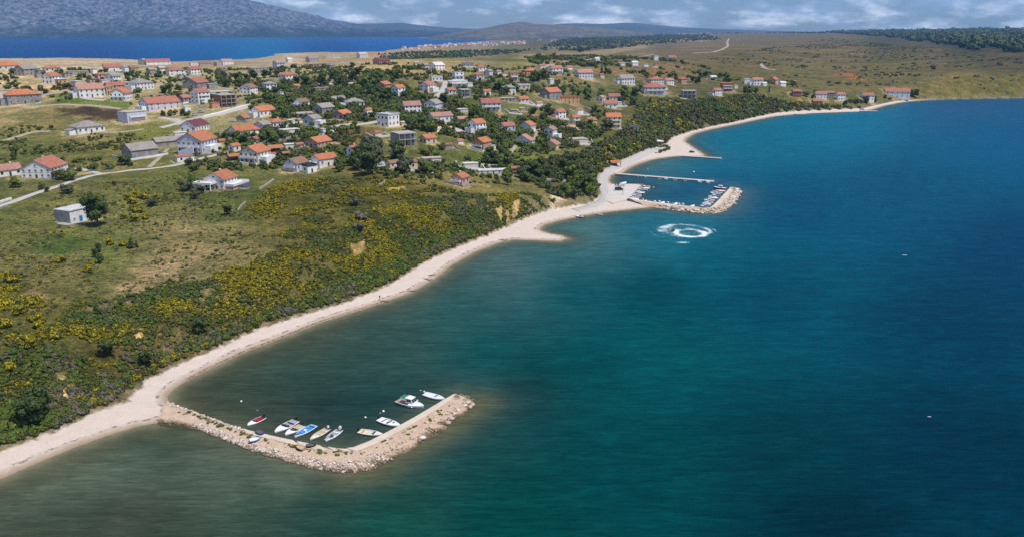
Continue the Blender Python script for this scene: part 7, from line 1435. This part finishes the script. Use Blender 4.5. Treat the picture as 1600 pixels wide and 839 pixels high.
for i, (px, py) in enumerate([(997, 288.3), (1000.5, 288.8), (1003.5, 288.2)]):
    x, y = flat(px, py, 1.2); ball('buoy', .5, BRD, (x, y, 1.2), '%s red buoy on the corner of the apron' % ['left', 'middle', 'right'][i], 'red buoys on the apron')
FOAM = NT('sea_foam'); _f = FOAM.attr('foam'); _n1 = FOAM.noise(0.8, 6, 0.7, None, 0.6); _n2 = FOAM.noise(2.2, 4, 0.7); _a = FOAM.ramp(FOAM.math('ADD', FOAM.math('MULTIPLY', _f, 1.0), FOAM.math('SUBTRACT', FOAM.math('ADD', FOAM.math('MULTIPLY', _n1, 1.5), FOAM.math('MULTIPLY', _n2, .9)), 1.45)), [(0.0, 0), (0.75, 0.88)])
FOAM.set((0.72, 0.80, 0.84), 0.8, 0.2); _t = FOAM.n('BsdfTransparent'); _m = FOAM.n('MixShader'); FOAM.put(_m.inputs[0], _a); FOAM.t.links.new(_t.outputs[0], _m.inputs[1]); FOAM.t.links.new(FOAM.bsdf.outputs[0], _m.inputs[2]); FOAM.t.links.new(_m.outputs[0], FOAM.out.inputs['Surface']); FOAM = FOAM.mat
cx, cy_ = flat(1068, 361); R0 = abs(flat(1105, 361)[0] - flat(1031, 361)[0]) / 2
na_, nr_ = 160, 40; TH, RH = np.meshgrid(np.linspace(0, 2 * math.pi, na_), np.linspace(0.0, 1.7, nr_), indexing='ij'); FX, FY = RH * np.cos(TH), RH * np.sin(TH)
def arcfoam(ox, oy, r, w, amp, a0=None, aw=None, squash=1.0):
    dx, dy = FX - ox, (FY - oy) / squash; q = np.exp(-((np.hypot(dx, dy) - r) / w) ** 2) * amp
    if a0 is not None: d = np.abs((np.arctan2(dy, dx) - a0 + math.pi) % (2 * math.pi) - math.pi); q = q * np.clip((aw - d) / .5, 0, 1)
    return q
fo = np.maximum.reduce([arcfoam(.05, .02, 1.05, .13, .62), arcfoam(.05, .02, .88, .26, .72, math.pi, 1.5), arcfoam(.19, -.40, .60, .17, .95), arcfoam(.19, -.40, .62, .14, 1.25, -1.2, 1.9), arcfoam(.0, -.1, .5, .5, .34), arcfoam(-.1, -.1, 1.35, .07, .3, math.pi * 1.2, .9), arcfoam(-.15, -.2, 1.6, .05, .26, math.pi * 1.15, .8), arcfoam(.35, .05, 1.0, .05, .42, 0, .7)])
fo = fo * (.35 + 1.05 * vnoise(FX * 3 + 9, FY * 3 + 5, 31)) * (.7 + .6 * vnoise(FX * 11, FY * 11, 33))
V = np.stack([FX * R0 + cx, FY * R0 * 1.02 + cy_, np.full(FX.shape, .10)], -1).reshape(-1, 3); me = np_mesh('wake_foam', V, grid_faces(na_, nr_), FOAM); fattr(me, 'foam', fo); tag(link('wake_foam', me), kind='stuff')
for px, py, r in [(1067, 379.5, 2.6), (1413, 399, 1.0), (1452, 651, .45)]:
    x, y = flat(px, py); T2, R2 = np.meshgrid(np.linspace(0, 6.2832, 20), np.linspace(0, 1, 6), indexing='ij'); me = np_mesh('whitecap', np.stack([R2 * np.cos(T2) * r * 1.6 + x, R2 * np.sin(T2) * r * .7 + y, np.full(T2.shape, .09)], -1).reshape(-1, 3), grid_faces(20, 6), FOAM); fattr(me, 'foam', (.75 if py < 700 else .42) * (1 - R2 ** 2)); tag(link('whitecap', me), kind='stuff')
SKIN = plain('skin', (0.45, 0.26, 0.18), 0.6)
def body(par, pts, mat, name='body'):
    """one continuous skinned figure: pts = {joint: (pos, radius)}, bones"""
    J, bones = pts; names = list(J); me = bpy.data.meshes.new(name); me.from_pydata([J[n_][0] for n_ in names], [(names.index(a), names.index(b)) for a, b in bones], []); o = link(name, me, par)
    md = o.modifiers.new('skin', 'SKIN')
    for i, n_ in enumerate(names): me.skin_vertices[0].data[i].radius = (J[n_][1], J[n_][1])
    me.skin_vertices[0].data[0].use_root = True; s = o.modifiers.new('smooth', 'SUBSURF'); s.levels = s.render_levels = 1; me.materials.append(mat); return o
BONES = [('pelvis', 'chest'), ('chest', 'neck'), ('neck', 'head'), ('head', 'top'), ('chest', 'ls'), ('ls', 'le'), ('le', 'lh'), ('chest', 'rs'), ('rs', 're'), ('re', 'rh'), ('pelvis', 'lk'), ('lk', 'lf'), ('lf', 'lt'), ('pelvis', 'rk'), ('rk', 'rf'), ('rf', 'rt')]
def seated(): return {'pelvis': ((0, 0, .75), .15), 'chest': ((.12, 0, 1.15), .16), 'neck': ((.17, 0, 1.38), .06), 'head': ((.2, 0, 1.5), .09), 'top': ((.21, 0, 1.62), .08), 'ls': ((.14, .2, 1.3), .065), 'le': ((.34, .26, 1.1), .05), 'lh': ((.6, .2, 1.08), .04), 'rs': ((.14, -.2, 1.3), .065), 're': ((.34, -.26, 1.1), .05), 'rh': ((.6, -.2, 1.08), .04), 'lk': ((.38, .2, .68), .085), 'lf': ((.3, .26, .3), .05), 'lt': ((.45, .26, .26), .04), 'rk': ((.38, -.2, .68), .085), 'rf': ((.3, -.26, .3), .05), 'rt': ((.45, -.26, .26), .04)}
def standing(): return {'pelvis': ((0, 0, .95), .14), 'chest': ((0, 0, 1.3), .15), 'neck': ((0, 0, 1.5), .06), 'head': ((.02, 0, 1.62), .09), 'top': ((.02, 0, 1.74), .08), 'ls': ((0, .2, 1.42), .065), 'le': ((0, .25, 1.15), .05), 'lh': ((.06, .26, .9), .04), 'rs': ((0, -.2, 1.42), .065), 're': ((0, -.25, 1.15), .05), 'rh': ((.06, -.26, .9), .04), 'lk': ((.05, .1, .5), .075), 'lf': ((.1, .11, .08), .05), 'lt': ((.24, .12, .04), .04), 'rk': ((.0, -.1, .5), .075), 'rf': ((-.08, -.11, .08), .05), 'rt': ((.06, -.12, .04), .04)}
x, y = flat(1052, 361.5); hd = R(70); o = empty('jet_ski', (x, y, .05), hd); tag(o, 'dark jet ski carving a ring of white foam', 'jet ski'); L, B, H = 3.2, 1.15, .55
hull(L, B, H, BK, BD, o, .3); foredeck(L, B, H, .5, BNV, o, 'hood', .18); box_part(o, 'seat', BD, -1.1, .35, -.2, .2, .3, .78); q = MB(); q.tube([(.5, -.36, 1.05), (.55, 0, 1.0), (.5, .36, 1.05)], .03, 6); q.tube([(.7, 0, .6), (.55, 0, 1.0)], .05, 6); q.build('handlebar', BK, o)
p = empty('person', (x - .2 * math.cos(hd), y - .2 * math.sin(hd), .08), hd); tag(p, 'person in dark clothes riding the jet ski', 'person'); body(p, (seated(), BONES), plain('dark_wetsuit', (0.03, 0.03, 0.04), 0.6))
x, y, z, d = hit(593.5, 468); p = empty('person', (x, y, z), 1.0); tag(p, 'person in dark clothes standing on the pale beach', 'person'); body(p, (standing(), BONES), plain('dark_clothes', (0.05, 0.045, 0.05), 0.8))

# ------------------------------------------------------------------ vehicles
TYRE = NT('tyre').set((0.015, 0.015, 0.016), 0.8, 0.2); CGL = NT('car_glass').set((0.02, 0.025, 0.03), 0.1, 0.5); LAMP = NT('lamp_lens').set((0.6, 0.6, 0.55), 0.2, 0.5)
def wheel_mesh():
    b = MB(); b.tube([(0, -.11, 0), (0, .11, 0)], .33, 14, 0); return b.mesh('wheel', TYRE)
WHM = wheel_mesh(); _b = MB(); _b.tube([(0, -.118, 0), (0, .118, 0)], .2, 10); RIMM = _b.mesh('rim', CHROME)
def loft(b, secs, m=0):
    """closed sections along x: (x, half width, z bottom, z top, top half width)"""
    i0 = len(b.v); k = 6
    for x, w, z0, z1, wt in secs: zm_ = z0 + (z1 - z0) * .55; b.v += [(x, -w * .94, z0), (x, -w, zm_), (x, -wt, z1), (x, wt, z1), (x, w, zm_), (x, w * .94, z0)]
    for i in range(len(secs) - 1):
        for j in range(k): b.f.append((i0 + i * k + j, i0 + i * k + (j + 1) % k, i0 + (i + 1) * k + (j + 1) % k, i0 + (i + 1) * k + j)[::-1]); b.m.append(m)
    b.f.append(tuple(i0 + j for j in range(k))[::-1]); b.f.append(tuple(i0 + (len(secs) - 1) * k + j for j in range(k))); b.m += [m, m]
def fix(me):
    bm_ = bmesh.new(); bm_.from_mesh(me); bmesh.ops.recalc_face_normals(bm_, faces=bm_.faces); bm_.to_mesh(me); bm_.free(); return me
def car(px, py, head, col, label, kind='car', z=None):
    x, y, zz_, d = hit(px, py); o = empty('parked_car' if kind != 'camper' else 'camper_van', (x, y, (z if z is not None else zz_ + .16)), head); tag(o, label, 'car' if kind == 'car' else 'van', 'vehicles of the village'); m_ = gel('car_paint', col, .25); b = MB()
    if kind == 'car':
        loft(b, [(-2.1, .78, .35, .78, .7), (-1.95, .84, .25, .92, .76), (-.9, .87, .2, .95, .78), (.75, .87, .2, .95, .78), (1.9, .84, .25, .82, .72), (2.15, .72, .35, .68, .62)]); link('body', fix(b.mesh('body', m_, False)), o)
        b = MB(); loft(b, [(-1.85, .72, .9, 1.0, .6), (-1.45, .75, .9, 1.36, .58), (.1, .75, .9, 1.42, .60), (1.0, .72, .9, .98, .62)]); link('windows', fix(b.mesh('windows', CGL)), o); b = MB(); b.box(-1.4, .15, -.56, .56, 1.40, 1.45); b.build('roof', m_, o)
        wb, tw = 1.3, .78
    else:
        loft(b, [(-3.0, 1.05, .4, 2.9, 1.0), (1.2, 1.05, .4, 2.9, 1.0), (1.9, 1.05, .4, 2.7, .95), (2.1, 1.0, .4, 1.6, .85), (3.0, .9, .4, 1.1, .8)] if kind == 'camper' else [(-2.4, .9, .35, 1.9, .82), (1.0, .92, .35, 1.95, .82), (1.7, .9, .35, 1.2, .8), (2.4, .82, .4, .95, .75)]); link('body', fix(b.mesh('body', m_)), o)
        b = MB(); xx = 2.02 if kind == 'camper' else 1.36; b.box(xx - .5, xx + .06, -.84, .84, 1.25, 1.62); b.build('windscreen', CGL, o)
        for s in (1, -1): b = MB(); b.box(-1.8, .6, s * .86 if s > 0 else -1.07, 1.07 if s > 0 else -.86, 1.5, 2.0 if kind == 'camper' else 1.7); b.build('window', CGL, o)
        wb, tw = (1.7, .85)
    for sx in (-1, 1):
        for s in (-1, 1): w = link('wheel', WHM, o, (sx * wb, s * tw, .33)); link('rim', RIMM, w)
    xf = {'car': 2.0, 'camper': 2.85}.get(kind, 2.25)
    for s in (1, -1): b = MB(); b.box(xf, xf + .12, s * .6 - .14, s * .6 + .14, .58, .72); b.build('headlight', LAMP, o)
    return o
car(595, 262, .6, (.75, .75, .74), 'white camper van parked by the trees at the plateau edge', 'camper'); car(674, 272, 1.9, (.72, .72, .72), 'white car parked on the grass near the pink house'); car(694, 204, .2, (.04, .04, .045), 'dark car on the pale yard below the long row house'); car(111, 141, .3, (.05, .05, .06), 'dark car beside the rubble heaps on the left'); car(314, 177, .5, (.35, .45, .55), 'blue and white van standing on the pale street', 'van'); car(304, 181, .4, (.6, .6, .6), 'silver car parked behind the blue and white van')
car(967, 299, .1, (.035, .037, .04), 'black van parked in the middle of the harbour apron', 'van', 1.16); car(1081, 239, .3, (.04, .04, .045), 'dark car parked on the sandy point by the dark jetty'); car(918, 211, .4, (.7, .7, .7), 'white car by the roofless building site'); car(60, 160, 1.2, (.2, .2, .22), 'grey car on the lane beside the bright orange hipped roof')

# ------------------------------------------------------------------ poles, driftwood
POLEM = plain('grey_pole', (0.35, 0.34, 0.32), 0.8)
def pole(px, py, h, label, lamp=False):
    x, y, z, d = hit(px, py); o = empty('street_lamp' if lamp else 'utility_pole', (x, y, z)); tag(o, label, 'lamp post' if lamp else 'pole', 'poles of the village'); b = MB(); b.tube([(0, 0, -.5), (0, 0, h)], [.16, .10], 8); b.build('post', POLEM, o)
    b = MB()
    if lamp: b.tube([(0, 0, h), (.5, -.4, h + .15), (1.1, -.9, h + .1)], .05, 6); b.build('arm', POLEM, o); b = MB(); b.box(.9, 1.5, -1.2, -.8, h + .0, h + .12); b.build('lamp_head', POLEM, o)
    else: b.box(-.9, .9, -.06, .06, h - .5, h - .38); b.build('crossarm', WOOD, o)
for a in [(107, 161, 9, 'concrete pole standing at the edge of the green plot'), (65, 146, 8, 'concrete pole beside the bright orange hipped roof'), (230, 126, 8, 'pole among the trees below the bay-side houses'), (163, 152, 7, 'pole in front of the ochre house'), (174, 273, 6, 'lamp post at the fork of the lane', True), (410, 172, 9, 'pole behind the top orange roof of the hedge row'), (344, 260, 8, 'pole rising between the villa and the white terrace house'), (452, 190, 8, 'thin pole in the middle gardens'), (823, 186, 8, 'pole between the green gardens and orange gable'), (973, 307, 7, 'lamp post on the harbour road', True), (1000, 195, 8, 'lone pole in the shore wood beside the black roof'), (500, 130, 8, 'pale pole in the tree belt')]: pole(*a)
for i, (px, py, L, rz, lb) in enumerate([(668, 437, 5.0, -.6, 'bleached driftwood trunk on the mid beach'), (675, 430, 3.4, .5, 'smaller driftwood log above the bleached trunk'), (644, 455, 4.2, .3, 'dark driftwood snag at the waterline'), (600, 471, 5.0, -.15, 'log and stones running into the water near the person'), (786, 376, 5.0, -.2, 'dark driftwood lying at the root of the sand spit'), (110, 651, 3.2, .7, 'pale log at the top of the near beach'), (123, 643, 2.4, .5, 'short pale log beside the near beach bushes')]):
    x, y, z, d = hit(px, py); b = MB(); r = .22; b.tube([(-L / 2, 0, 0), (-L / 6, .12, .1), (L / 5, -.1, .12), (L / 2, .1, .3)], [r, r * .9, r * .7, r * .3], 7); b.tube([(L / 6, -.05, .12), (L / 3, .6, .5)], [r * .5, r * .15], 5); b.tube([(-L / 5, .05, .1), (-L / 8, -.7, .35)], [r * .5, r * .12], 5); tag(b.build('driftwood', plain('bleached_wood_%d' % i, (0.20, 0.145, 0.10), 0.9), None, (x, y, z + .12), rz), lb, 'driftwood', 'driftwood on the beach')
# stones along the waterline of the long beach
sp = []; g = np.random.default_rng(8)
P = resample([flat(*p) for p in [(292, 594), (330, 575), (380, 551), (440, 528), (500, 504), (560, 485), (600, 472)]], 400)
for k in range(900):
    i = int(g.integers(400)); w = g.normal() * .5; sp.append((P[i, 0] - .4 + w * .6, P[i, 1] + .6 + w * .5, .12, .10 + .28 * g.uniform() ** 3))
tag(link('shore_stones', rocks_mesh('shore_stones', sp, ROCKB, 91)), kind='stuff')

pts = SCPTS.clear(); g = np.random.default_rng(2); L_ = []
for u0, u1, t0, t1, cnt in [(.05, .42, .18, .42, 46), (.42, .62, .22, .40, 34), (.62, .9, .28, .5, 14)]:
    for _ in range(cnt):
        x, y, z = ARM_AT(g.uniform(u0, u1), g.uniform(t0, t1)); s_ = g.uniform(.22, .5); L_.append((x, y, z - .03, g.choice([2, 3, 3, 8]), g.uniform(0, 6.28), s_ * 1.4, s_ * .6))
SCPTS['breakwater_weeds'] = L_; build_scrub()
